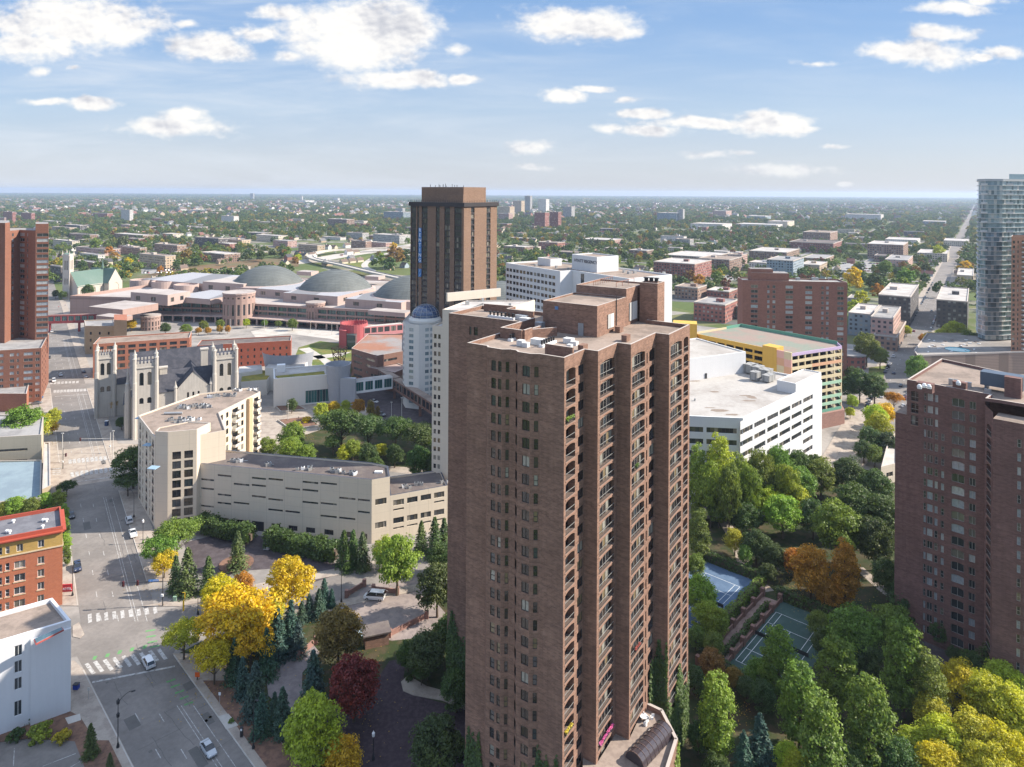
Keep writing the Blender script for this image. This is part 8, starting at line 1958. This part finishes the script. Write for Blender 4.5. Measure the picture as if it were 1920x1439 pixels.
# ------------------------------------------------------------------ vehicles
def paint_mat():
    m = bpy.data.materials.new('car_paint'); m.use_nodes = True; t = NT(m.node_tree); bs = t.n['Principled BSDF']; oi = t.new('ShaderNodeObjectInfo'); t.put(bs, 'Base Color', oi.outputs['Color']); bs.inputs['Roughness'].default_value = .28; bs.inputs['Metallic'].default_value = .15; bs.inputs['Coat Weight'].default_value = .6; return m
PAINT = paint_mat(); TYRE = plain('tyre_rubber', (0.02, 0.02, 0.02), .9, .1); CARG = plain('car_glass', (0.015, 0.018, 0.022), .08, .1, spec=.8); LAMPW = plain('headlight_glass', (0.7, .7, .68), .2, .02); LAMPR = plain('tail_light_red', (0.35, .02, .02), .3, .02)
def loft(sec, m=0):
    """sections (x, half width low, half width high, z0, z1) -> closed shell"""
    mb = MB(); R_ = [[(x, -a, z0), (x, -a * 1.02, (z0 + z1) / 2), (x, -b, z1), (x, b, z1), (x, a * 1.02, (z0 + z1) / 2), (x, a, z0)] for x, a, b, z0, z1 in sec]
    for p, q in zip(R_, R_[1:]):
        for k in range(6): mb.q([p[k], q[k], q[(k + 1) % 6], p[(k + 1) % 6]][::-1], m)
    mb.q(R_[0][::-1][::-1], m); mb.q(R_[-1][::-1], m); return mb
def vehicle_proto(kind):
    D = {}
    if kind == 'sedan': sec = [(-2.3, .72, .66, .42, .78), (-2.2, .86, .74, .3, .96), (-1.2, .9, .78, .28, 1.0), (.8, .9, .78, .28, .96), (1.9, .88, .7, .3, .84), (2.3, .7, .6, .4, .66)]; cab = [(-1.75, .78, .76, .96, .98), (-1.05, .76, .6, .96, 1.42), (.15, .76, .6, .96, 1.44), (1.05, .76, .74, .94, .97)]; roof = [(-1.0, .57), (.2, .57), 1.445]; L = 2.3
    elif kind == 'suv': sec = [(-2.35, .8, .76, .5, .95), (-2.3, .92, .82, .38, 1.1), (-1.2, .95, .85, .36, 1.12), (.9, .95, .85, .36, 1.1), (1.9, .93, .78, .36, 1.02), (2.35, .8, .7, .45, .8)]; cab = [(-2.28, .84, .8, 1.08, 1.1), (-2.0, .84, .68, 1.08, 1.68), (.3, .84, .68, 1.08, 1.7), (1.15, .84, .8, 1.06, 1.1)]; roof = [(-1.95, .66), (.35, .66), 1.71]; L = 2.35
    elif kind == 'van': sec = [(-2.7, .9, .86, .45, 1.25), (-2.6, .98, .92, .35, 1.3), (1.4, .98, .9, .35, 1.3), (2.2, .95, .82, .36, 1.15), (2.7, .85, .74, .42, .9)]; cab = [(-2.66, .93, .88, 1.25, 1.3), (-2.6, .93, .86, 1.25, 2.15), (1.0, .93, .86, 1.25, 2.18), (2.0, .92, .8, 1.2, 1.25)]; roof = [(-2.58, .86), (1.02, .86), 2.19]; L = 2.7
    else: sec = [(-2.8, .85, .85, .5, 1.05), (-2.7, .95, .93, .45, 1.12), (-.6, .97, .93, .42, 1.12), (1.0, .97, .87, .42, 1.12), (2.2, .95, .82, .42, 1.05), (2.7, .85, .74, .5, .9)]; cab = [(-.7, .86, .84, 1.1, 1.12), (-.45, .86, .7, 1.1, 1.72), (.6, .86, .7, 1.1, 1.74), (1.35, .86, .82, 1.08, 1.12)]; roof = [(-.42, .68), (.62, .68), 1.75]; L = 2.7
    body = loft(sec)
    (x0, h0), (x1, h1), z = roof; body.q([(x0, -h0, z), (x1, -h1, z), (x1, h1, z), (x0, h0, z)]); body.q([(x0, -h0, z - .04), (x0, -h0, z), (x0, h0, z), (x0, h0, z - .04)])
    for s_ in (-1, 1):
        for xx in (x0, (x0 + x1) / 2, x1):
            body.tube((xx, s_ * (h0 + .02), z - .02), (xx + (xx - (x0 + x1) / 2) * .45, s_ * (h0 + .15), z - .62), .045, 4)
    if kind == 'pickup':
        for s_ in (-1, 1): body.box((-1.75, s_ * .86, 1.1), (2.0, .1, .18))
        body.box((-2.72, 0, 1.1), (.1, 1.8, .18))
    if kind == 'van':
        for s_ in (-1, 1): body.q([(-2.5, s_ * .905, 1.3), (.55, s_ * .905, 1.3), (.45, s_ * .875, 2.1), (-2.5, s_ * .875, 2.1)][::s_])
    D['body'] = (body, PAINT); D['windscreen'] = (loft(cab), CARG)
    w = MB()
    for s_ in (-1, 1): w.tube((0, -.11, 0), (0, .11, 0), .33 if kind in ('sedan',) else .37, 12)
    me = {k: b.mesh(k, m) for k, (b, m) in D.items()}; wm = MB(); wr = .33 if kind == 'sedan' else .38; wm.tube((0, -.11, 0), (0, .11, 0), wr, 14, 0); wm.tube((0, -.12, 0), (0, .12, 0), wr * .6, 10, 1); me['wheel'] = wm.mesh('wheel', [TYRE, ALU])
    h = MB(); h.box((0, 0, 0), (.12, .34, .16)); me['headlight'] = h.mesh('headlight', LAMPW); me['tail_light'] = h.mesh('tail_light', LAMPR)
    me['_L'] = L; me['_w'] = wr; me['_z'] = sec[2][3]; me['_y'] = sec[2][1]; return me
VP = {k: vehicle_proto(k) for k in ('sedan', 'suv', 'van', 'pickup')}
PCOL = {'white': (.72, .72, .72), 'silver': (.42, .44, .46), 'grey': (.14, .145, .15), 'black': (.015, .016, .02), 'blue': (.03, .09, .22), 'red': (.30, .02, .02), 'dark blue': (.02, .03, .07), 'beige': (.35, .3, .22)}
def vehicle(kind, col, x, y, ang, label=None, group=None, z=.06, parts=True, cat=None):
    P_ = VP[kind]; nm = {'sedan': 'parked_car', 'suv': 'parked_car', 'van': 'delivery_van', 'pickup': 'pickup_truck'}[kind]
    t_ = thing(nm, label or '', cat or {'van': 'van', 'pickup': 'pickup'}.get(kind, 'car'), (x, y, z), ang, group)
    def put(nm, loc, c=None):
        o = bpy.data.objects.new(nm, P_[nm]); COL.objects.link(o); o.parent = t_; o.location = loc
        if c: o.color = (*c, 1)
    put('body', (0, 0, 0), PCOL[col]); put('windscreen', (0, 0, 0))
    if parts:
        L = P_['_L']
        for sx in (-.62, .62):
            for sy in (-1, 1): put('wheel', (L * sx, sy * (P_['_y'] - .1), P_['_w']))
        for sy in (-1, 1): put('headlight', (L - .14, sy * .52, .62 if kind == 'sedan' else .74)); put('tail_light', (-L + .08, sy * .6, .72 if kind == 'sedan' else .9))
    return t_
ang_u = math.atan2(SU.d[1], SU.d[0]); ang_l = math.atan2(SL.d[1], SL.d[0]); ang_r = math.atan2(SR.d[1], SR.d[0]); ang_x = math.atan2(SX.d[1], SX.d[0])
for kind, col, px_, a, lab in (('suv', 'white', (278, 1247), ang_l - .05, 'white people carrier standing on the near crosswalk'), ('sedan', 'silver', (391, 1410), ang_l + math.pi, 'silver saloon car on the avenue by the bike lane lines'), ('van', 'white', (702, 1124), math.pi + ang_x - .5, 'white delivery van parked in the paved yard'),
    ('suv', 'white', (242, 979), ang_u, 'white car parked at the kerb behind the white pickup'), ('pickup', 'white', (249, 1004), ang_u, 'white pickup with a loaded bed at the kerb by the cream block'), ('sedan', 'black', (134, 970), ang_u + math.pi, 'black car in the tree shade on the far kerb of the avenue'), ('suv', 'dark blue', (145, 1068), ang_u + math.pi, 'dark blue car on the sunny kerb beside the old brick hotel'),
    ('pickup', 'blue', (69, 749), ang_x, 'blue pickup beside the low gravel roofed building'), ('sedan', 'grey', (69, 758), ang_x, 'grey car beside the blue pickup'), ('sedan', 'silver', (114, 705), ang_u + math.pi, 'silver car on the upper avenue beside the red high-rise'), ('suv', 'white', (101, 716), ang_u + math.pi, 'white car near the far crosswalk'), ('sedan', 'dark blue', (157, 699), ang_u, 'dark blue car by the brick warehouse corner'), ('sedan', 'silver', (161, 708), ang_u, 'silver car parked behind the dark blue one by the warehouse'),
    ('suv', 'white', (97, 623), ang_u, 'white car under the red avenue footbridge'), ('sedan', 'black', (92, 672), ang_u + math.pi, 'black car between the far crosswalks'), ('sedan', 'silver', (506, 1027), ang_x + 1.0, 'silver car by the garage door of the cream wing'), ('sedan', 'white', (702, 755), -.6, 'white car under the glazed footbridge'), ('suv', 'grey', (715, 780), -.6, 'grey car on the plaza asphalt')):
    q = G(*px_); vehicle(kind, col, q.x, q.y, a, lab)
# parked along the far avenue
vr = random.Random(44); CN = list(PCOL); k = 0
for side in (-7.3, 7.3):
    y = 330
    while y < 820:
        if vr.random() < .62:
            p = SR.p(y, side); c = vr.choice(('white', 'silver', 'grey', 'black', 'black', 'dark blue', 'red', 'silver')); kd = vr.choice(('sedan', 'sedan', 'suv'))
            o_ = vehicle(kd, c, p[0], p[1], ang_r, '', 'cars parked along the far avenue', parts=y < 420); FARAUTO.append((o_, f'{c} {"saloon" if kd == "sedan" else "estate car"} at the kerb')); k += 1
        y += 6.4 if y < 600 else 9
for y, o, c in ((372, 3, 'black'), (398, -3, 'dark blue'), (352, -3.4, 'white'), (430, 3, 'white'), (520, -3, 'red'), (610, 3, 'silver')):
    p = SR.p(y, o); FARAUTO.append((vehicle('sedan', c, p[0], p[1], ang_r, '', 'cars driving on the far avenue'), f'{c} car driving mid lane'))
# car parks
def lot(x0, x1, y0, y1, n, where, rowg=9.5):
    c = G((x0 + x1) / 2, (y0 + y1) / 2); q = [G2(x0, y1), G2(x1, y1), G2(x1, y0), G2(x0, y0)]; sheet('car_park_asphalt', q, .07, ROOFG)
    for i in range(n):
        px_ = vr.uniform(x0 + 4, x1 - 4); py_ = y0 + (y1 - y0) * (vr.randrange(4) + .5) / 4; p = G(px_, py_); c = vr.choice(('white', 'silver', 'grey', 'black', 'red', 'blue'))
        kd = vr.choice(('sedan', 'suv')); FARAUTO.append((vehicle(kd, c, p.x, p.y, ang_r + math.pi / 2, '', f'cars in the {where}', parts=False, z=.08), f'{c} parked {"saloon" if kd == "sedan" else "estate car"} in a lot'))
lot(1560, 1690, 493, 512, 60, 'open parking lot beyond the slab tower'); lot(265, 330, 505, 514, 26, 'lot before the yellow brick school'); lot(1290, 1400, 516, 526, 14, 'side lot by the apartment rows')
for px_, py_, c in ((628, 474, 'white'), (640, 480, 'red'), (652, 484, 'white'), (610, 488, 'silver'), (664, 476, 'red'), (700, 468, 'white'), (520, 478, 'white'), (468, 481, 'grey'), (725, 464, 'blue'), (600, 482, 'black')):
    p = G(px_, py_); FARAUTO.append((vehicle('van' if c == 'red' else 'sedan', c, p.x, p.y, 2.6, '', 'vehicles on the distant freeway', parts=False, z=.2), f'{c} vehicle on the freeway'))

# ------------------------------------------------------------------ street furniture
def street_lamp(px_, h, label, arm=None, style='tall', mat=None):
    p = G(*px_); m = mat or DARKMET; t_ = thing('street_lamp', label, 'street lamp', (p.x, p.y, 0)); mb = MB(); mb.lathe((p.x, p.y, .1), [(.28, 0), (.28, .35), (.16, .8), (.1, 1.0)], 10); mb.tube((p.x, p.y, 1), (p.x, p.y, h), .09, 8, 0, .06); mb.build('pole', m, t_)
    if arm:
        ax, ay = arm; mb = MB(); pr = (p.x, p.y, h)
        for k in range(1, 7):
            t = k / 6; q = (p.x + ax * t, p.y + ay * t, h + 1.4 * math.sin(t * 1.9)); mb.tube(pr, q, .05, 6); pr = q
        mb.build('arm', m, t_); hb = MB(); hb.box((pr[0], pr[1], pr[2] - .12), (.7, .28, .14), math.atan2(ay, ax)); hb.build('lamp_head', m, t_)
    if style in ('lantern', 'tall'):
        zz = (h - 2.6, h - .1) if style == 'tall' else (h,)
        for z_ in zz: mb = MB(); mb.lathe((p.x, p.y, z_ - .3), [(.08, 0), (.26, .15), (.30, .75), (.12, .95), (.05, 1.15), (0, 1.3)], 10); mb.build('lantern', m if style == 'tall' else WHITE, t_)
    return t_
street_lamp((221, 1403), 8.6, 'black double lantern street lamp with curved arm on the near corner walk', (2.2, 1.2))
street_lamp((475, 1405), 8.2, 'slim black street lamp at the conifer hedge', (.8, -.4), 'arm'); street_lamp((251, 971), 7.5, 'black street lamp beside the parked white cars', (-1.6, .2), 'arm'); street_lamp((268, 1020), 6.5, 'street lamp with a white head near the cream tower foot', None, 'lantern'); street_lamp((136, 1118), 7.5, 'dark street lamp at the old hotel kerb', (1.5, .3), 'arm')
street_lamp((700, 1425), 4.5, 'short lamp with a white globe in the dark court', None, 'lantern'); street_lamp((640, 1130), 9, 'tall thin street lamp beside the paved yard', (1.4, .6), 'arm'); street_lamp((488, 1345), 4.2, 'small white headed lamp among the conifers', None, 'lantern'); street_lamp((371, 1153), 5.5, 'dark lamp post under the large yellow tree', None, 'arm')
for px_, h, lab in (((117, 878), 13, 'tall pale mast at the upper crossing, west corner'), ((212, 862), 11, 'tall pale mast at the upper crossing, church corner'), ((734, 792), 9, 'white light mast on the plaza nearer the museum'), ((753, 792), 11, 'white light mast on the plaza nearer the cream tower'), ((540, 790), 8, 'white light mast among the plaza planters'), ((496, 620), 9, 'pale light mast before the middle stair drum'), ((582, 625), 9, 'pale light mast before the green glass front'), ((622, 628), 9, 'pale light mast beside the rose red drum'), ((432, 622), 9, 'pale light mast at the largest stair drum')):
    p = G(*px_); mb = MB(); mb.tube((p.x, p.y, 0), (p.x, p.y, h), .14, 7, 0, .09); t_ = thing('light_mast', lab, 'light mast', (p.x, p.y, 0)); mb.build('pole', RAILW, t_); mb = MB(); mb.box((p.x, p.y, h), (.9, .35, .2)); mb.build('lamp_head', RAILW, t_)
def signal(px_, toward, h, L, heads, label, m=DARKMET, board=False):
    p = G(*px_); t_ = thing('traffic_signal', label, 'traffic signal', (p.x, p.y, 0)); d = (toward[0], toward[1]); l = math.hypot(*d); d = (d[0] / l, d[1] / l)
    mb = MB(); mb.tube((p.x, p.y, 0), (p.x, p.y, h + 2.4), .14, 8, 0, .09); mb.build('pole', m, t_); mb = MB(); mb.tube((p.x, p.y, h), (p.x + d[0] * L, p.y + d[1] * L, h + .3), .09, 7, 0, .06); mb.build('mast_arm', m, t_)
    for u in heads:
        q = (p.x + d[0] * u, p.y + d[1] * u, h - .55); mb = MB(); mb.box(q, (.42, .42, 1.25), 0); hd = mb.build('signal_head', plain('signal_maroon', (0.07, 0.015, 0.02), .5, .1), t_)
        for k in range(3): mb = MB(); mb.lathe((q[0], q[1] - .22, q[2] + .25 + k * .36), [(.11, -.02), (.13, 0), (0, .01)], 8); mb.build('lens', plain('lens_dark', (.05, .03, .02), .3, .05), hd)
    if board:
        q = (p.x + d[0] * 2.2, p.y + d[1] * 2.2, h + .15); mb = MB(); mb.box(q, (2.4, .08, .5), math.atan2(d[1], d[0]), 0); b_ = mb.build('name_board', plain('sign_blue', (0.03, 0.22, 0.60), .5, .05), t_)
        mb = MB()
        for k in range(8):
            if k == 5: continue
            mb.box((q[0] + d[0] * (-.9 + k * .25), q[1] + d[1] * (-.9 + k * .25) - .07, q[2] + .14), (.13, .03, .2), math.atan2(d[1], d[0]))
        mb.build('lettering', WHITE, b_)
    mb = MB(); mb.box((p.x, p.y - .3, 2.6), (.55, .3, .6)); mb.build('walk_signal', WHITE, t_)
signal((305, 1137), (-9.3, -1.2), 6.2, 9.6, (6.0, 9.4), 'black traffic signal mast with blue name board at the near crossing', board=True); signal((207, 850), (-9, -1), 5.8, 11.5, (11.3,), 'pale traffic signal mast reaching over the upper crossing', RAILW); signal((118, 880), (2, -1), 5.6, 2, (1.8,), 'traffic signal post with red heads at the west kerb')
def post(name, label, cat, px_, parts):
    p = G(*px_); t_ = thing(name, label, cat, (p.x, p.y, 0))
    for nm, c, s_, m in parts: mb = MB(); mb.box((p.x + c[0], p.y + c[1], c[2]), s_); mb.build(nm, m, t_)
YW = plain('safety_yellow', (0.62, 0.38, 0.02), .5, .08); ORG_ = plain('hazard_orange', (0.75, 0.12, 0.02), .5, .08)
post('gate_pole', 'yellow upright pole with a short arm by the corner garden', 'pole', (344, 1146), [('post', (0, 0, 0), (.3, .3, 2.6), YW), ('mast', (.3, 0, 2.6), (.14, .14, 2.0), YW), ('arm', (.05, 0, 4.5), (.7, .12, .12), YW)])
post('utility_box', 'pale green utility box in the corner garden', 'box', (328, 1128), [('body', (0, 0, 0), (.8, .5, 1.2), plain('pale_green', (.25, .38, .28), .6)), ('lid', (0, 0, 1.2), (.9, .6, .08), plain('pale_green', (.25, .38, .28)))])
post('road_work_sign', 'bright orange road work sign under the yellow trees', 'sign', (370, 1276), [('leg', (0, 0, 0), (.08, .3, .8), DARKMET), ('board', (0, 0, .7), (1.0, .06, 1.0), ORG_)])
post('information_pillar', 'slim black information pillar on the walk by the hedge', 'pillar', (453, 1383), [('body', (0, 0, 0), (.5, .4, 2.0), DARKMET), ('panel', (0, -.22, 1.4), (.35, .03, .4), WHITE)])
post('street_sign', 'small white sign on a thin post at the paved pad', 'sign', (412, 1322), [('post', (0, 0, 0), (.07, .07, 2.4), ALU), ('board', (0, -.06, 2.0), (.45, .04, .6), WHITE)])
post('street_sign', 'white sign on a post at the west corner walk', 'sign', (166, 1312), [('post', (0, 0, 0), (.07, .07, 2.4), ALU), ('board', (0, -.06, 1.9), (.5, .04, .6), RAILW)])
post('litter_bin', 'blue bin box beside the white corner building', 'bin', (143, 1293), [('body', (0, 0, 0), (1.0, .8, 1.1), plain('bin_blue', (.02, .05, .3), .5)), ('lid', (0, 0, 1.1), (1.1, .9, .12), DARKMET)])
post('banner_sign', 'red banner sign on the kerb of the far avenue', 'sign', (1700, 752), [('post', (0, 0, 0), (.15, .15, 5), ALU), ('board', (.8, 0, 2.2), (1.6, .12, 2.8), plain('banner_red', (.5, .03, .05), .6))])
for i, (a, b) in enumerate(((184, 745), (207, 777))): post('construction_barrier', ['red barrier at the church kerb, farther one', 'red barrier at the church kerb, nearer one'][i], 'barrier', (a, b), [('panel', (0, 0, .3), (1.6, .3, 1.0), plain('banner_red', (.5, .03, .05))), ('foot', (0, 0, 0), (1.7, .6, .3), DARKMET)])
post('portable_toilet', 'dark blue cabin box below the red barriers', 'cabin', (200, 799), [('body', (0, 0, 0), (1.2, 1.2, 2.2), plain('cabin_blue', (.03, .06, .14), .5)), ('roof', (0, 0, 2.2), (1.3, 1.3, .15), WHITE)])
for k, (a, b) in enumerate(((931, 1385), (1168, 1440))): pass
# balcony flowers on the big tower
def blossom(label, A, d, u0, u1, z, outn, col, n=260):
    r = np.random.default_rng(int(z * 10)); u = r.uniform(u0, u1, n); C = np.stack([d[0] * u + outn[0] * r.uniform(.0, .35, n), d[1] * u + outn[1] * r.uniform(.0, .35, n), z + r.uniform(0, .55, n)], 1); N = np.tile(np.array([outn[0], outn[1], .6]), (n, 1)); t_ = thing('flower_box', label, 'flowers', (*A, 0))
    ob = bpy.data.objects.new('flowers', quads_mesh('flowers', C, N, .12, LEAF, r, jit=.6)); COL.objects.link(ob); ob.parent = t_; ob.color = (*col, 1); mb = MB(); a, b = off(A, d, u0), off(A, d, u1); n_ = (outn[0] * .3, outn[1] * .3); mb.prism([off(a, n_, 1), off(b, n_, 1), off(b, n_, .02), off(a, n_, .02)], z - .15, z + .15, bottom=True); mb.build('trough', DARKMET, t_)
blossom('long pink flower box on a low balcony of the big tower', TP['P1'], TE2, 1.0, 6.3, 74.4 - ST * 21 + .75, n2_, (.62, .12, .35), 500)
blossom('yellow flowers on the narrow low corner balcony', TP['A'], TE2, .6, 2.9, 74.4 - ST * 19 + .7, n2_, (.5, .42, .04)); blossom('green leafy balcony box below the yellow flowers', TP['A'], TE2, .6, 2.9, 74.4 - ST * 22 + .7, n2_, (.15, .3, .04)); blossom('green balcony plants second floor from the roof', TP['A'], TE2, .6, 2.9, 74.4 - ST * 2 + .7, n2_, (.2, .3, .04)); blossom('red and green balcony box midway up the middle pier', TP['P2'], TE2, 2.2, 4.4, 74.4 - ST * 17 + .75, n2_, (.4, .1, .08)); blossom('green plants on the middle pier sixth floor balcony', TP['P2'], TE2, 2.0, 3.2, 74.4 - ST * 6 + .7, n2_, (.12, .2, .04))
# people on the walks: one continuous body each, standing or walking
def person(px_, ang, top, legs, label, stride=.0):
    p = G(*px_); me = bpy.data.meshes.new('body'); V = [(0, 0, .95), (0, 0, 1.2), (0, 0, 1.42), (0, 0, 1.52), (0, 0, 1.66), (.12, .1 * 0, .92), (.16 + stride, .1, .5), (.14 + stride * 1.3, .1, .06), (.26 + stride * 1.3, .1, .04), (-.0, -.12, .92), (-stride, -.1, .5), (-.06 - stride * 1.5, -.1, .08), (.06 - stride * 1.5, -.1, .04), (0, .2, 1.4), (-.02, .27, 1.12), (.08, .28, .86), (0, -.2, 1.4), (.04, -.27, 1.12), (.16, -.26, .9)]
    V[5] = (0, .11, .9); V[9] = (0, -.11, .9)
    E = [(0, 1), (1, 2), (2, 3), (3, 4), (0, 5), (5, 6), (6, 7), (7, 8), (0, 9), (9, 10), (10, 11), (11, 12), (2, 13), (13, 14), (14, 15), (2, 16), (16, 17), (17, 18)]
    me.from_pydata(V, E, []); o = bpy.data.objects.new('person', me); COL.objects.link(o); o.location = (p.x, p.y, .16); o.rotation_euler = (0, 0, ang); md = o.modifiers.new('skin', 'SKIN'); md.use_smooth_shade = True
    rad = [.15, .15, .17, .06, .1, .1, .075, .05, .04, .1, .075, .05, .04, .07, .045, .035, .07, .045, .035]
    for v, r_ in zip(me.skin_vertices[0].data, rad): v.radius = (r_, r_)
    me.skin_vertices[0].data[0].use_root = True; sb = o.modifiers.new('smooth', 'SUBSURF'); sb.levels = 1; sb.render_levels = 1
    m = bpy.data.materials.new('clothes'); m.use_nodes = True; t = NT(m.node_tree); bs = t.n['Principled BSDF']; sp = t.new('ShaderNodeSeparateXYZ'); tc = t.new('ShaderNodeTexCoord'); t.put(sp, 0, tc.outputs['Object']); z = sp.outputs[2]
    c = t.ramp(t.m('DIVIDE', z, 2.0), [(0, (.03, .025, .02)), (.045, legs), (.47, top), (.735, (.45, .28, .2)), (.81, (.06, .04, .03))], const=True); t.put(bs, 'Base Color', c); bs.inputs['Roughness'].default_value = .85; me.materials.append(m); tag(o, label, 'person')
person((276, 1013), .8, (.55, .55, .53), (.05, .06, .09), 'person in a pale top walking beside the cream tower foot', .16); person((110, 578), 2.2, (.5, .1, .1), (.04, .04, .05), 'person in a red top on the far avenue walk', .1); person((122, 575), 2.2, (.1, .12, .3), (.04, .04, .05), 'person in a blue top on the far avenue walk', .1);
person((560, 788), .5, (.05, .05, .06), (.04, .04, .05), 'person in dark clothes beside the plaza planters', .1)

# ------------------------------------------------------------------ labels: every tree says where it stands
LM = {'the near crosswalk': (240, 1225), 'the entrance court drive': (540, 1290), 'the white delivery van': (702, 1120), 'the round planter': (443, 1058), 'the cream stair tower': (330, 900), 'the old brick hotel': (60, 1050), 'the white corner building': (80, 1300), 'the beige garage': (40, 860), 'the upper crossing': (180, 860), 'the stone church': (270, 760), 'the tan brick building': (200, 640), 'the courtyard lawn': (700, 850), 'the white museum': (590, 740), 'the glazed footbridge': (700, 725),
      'the pink halls front': (400, 600), 'the rose red drum': (660, 630), 'the cream wing': (620, 960), 'the big tower rear wing': (855, 1200), 'the blue tennis court': (1385, 1110), 'the dark green tennis court': (1480, 1180), 'the white office block': (1420, 850), 'the shaded brick tower': (1700, 1000), 'the garden terrace': (1260, 1380), 'the turnaround drive': (1760, 1210), 'the bottom edge garden': (1560, 1420), 'the yellow canopy corner': (1860, 1390), 'the striped car park': (1590, 740), 'the brick paved street': (1620, 820), 'the round brick hall': (1606, 670), 'the pool podium': (1790, 650), 'the low garage door': (480, 1000), 'the gate house': (705, 1205), 'the garden path': (1350, 980), 'the salmon corner flats': (1670, 600), 'the gothic church': (170, 540), 'the street hedge': (490, 1380)}
ORD = ['nearest', 'second nearest', 'third nearest', 'fourth nearest', 'fifth nearest', 'sixth nearest', 'seventh nearest', 'eighth nearest', 'ninth nearest', 'tenth nearest', 'eleventh nearest', 'twelfth nearest']
LF = {'the far twin slabs': (1030, 415), 'the yellow brick school': (290, 490), 'the freeway bend': (620, 475), 'the long white museum': (1340, 425), 'the brown school': (1540, 445), 'the lone pale tower': (238, 402), 'the pale green spire': (365, 415), 'the bluish hospital tower': (1270, 405), 'the white hotel roof': (1100, 480), 'the blue glazed block': (1475, 505), 'the large brown apartments': (1675, 470), 'the dark flats on the avenue': (1690, 580), 'the glass tower': (1835, 500), 'the gothic church tower': (128, 500), 'the long black block': (395, 455), 'the brown hospital': (640, 418), 'the bluish slab': (745, 405), 'the tan tower': (930, 450), 'the red high-rise': (60, 430), 'the dark red apartments': (1280, 505), 'the white stepped office': (431, 412), 'the avenue vanishing point': (1800, 440), 'the open parking lot': (1620, 500), 'the brown row by the hotel': (975, 470), 'the hotel lettering': (1180, 470), 'the slab tower': (1490, 540), 'the round brick hall': (1606, 660), 'the thin radio mast': (87, 388), 'the far white mill': (560, 385), 'the grey apartment row': (735, 450)}
ORD = ['nearest', 'second nearest', 'third nearest', 'fourth nearest', 'fifth nearest', 'sixth nearest', 'seventh nearest', 'eighth nearest', 'ninth nearest', 'tenth nearest', 'eleventh nearest', 'twelfth nearest', 'thirteenth nearest', 'fourteenth nearest', 'fifteenth nearest', 'sixteenth nearest']
for lst, marks, hh in ((AUTO, LM, 6), (FARAUTO, LF, 4)):
    gr = {}
    for root, desc in lst:
        x, y = px_of(root.location + Vector((0, 0, hh * root.scale[0]))); k = min(marks, key=lambda q: math.hypot(marks[q][0] - x, marks[q][1] - y)); gr.setdefault((desc, k), []).append((math.hypot(marks[k][0] - x, marks[k][1] - y), root))
    for (desc, k), v in gr.items():
        v.sort(key=lambda q: q[0])
        for i, (_, root) in enumerate(v): root['label'] = f'{desc} close to {k}' if len(v) == 1 else f'{desc}, {ORD[min(i, 15)]} to {k}'
hz = MB(); hz.prism([(-19000, -60), (19000, -60), (19000, 18800), (-19000, 18800)], -1, 135, bottom=True)
hm = bpy.data.materials.new('haze'); hm.use_nodes = True; ht = hm.node_tree; ht.nodes.clear()
ho = ht.nodes.new('ShaderNodeOutputMaterial'); hv = ht.nodes.new('ShaderNodeVolumePrincipled'); ht.links.new(hv.outputs[0], ho.inputs['Volume'])
hv.inputs['Color'].default_value = (0.64, 0.78, 1.0, 1); hv.inputs['Density'].default_value = 0.5 / 7500; hv.inputs['Anisotropy'].default_value = 0.2
tag(hz.build('haze', hm), kind='stuff')
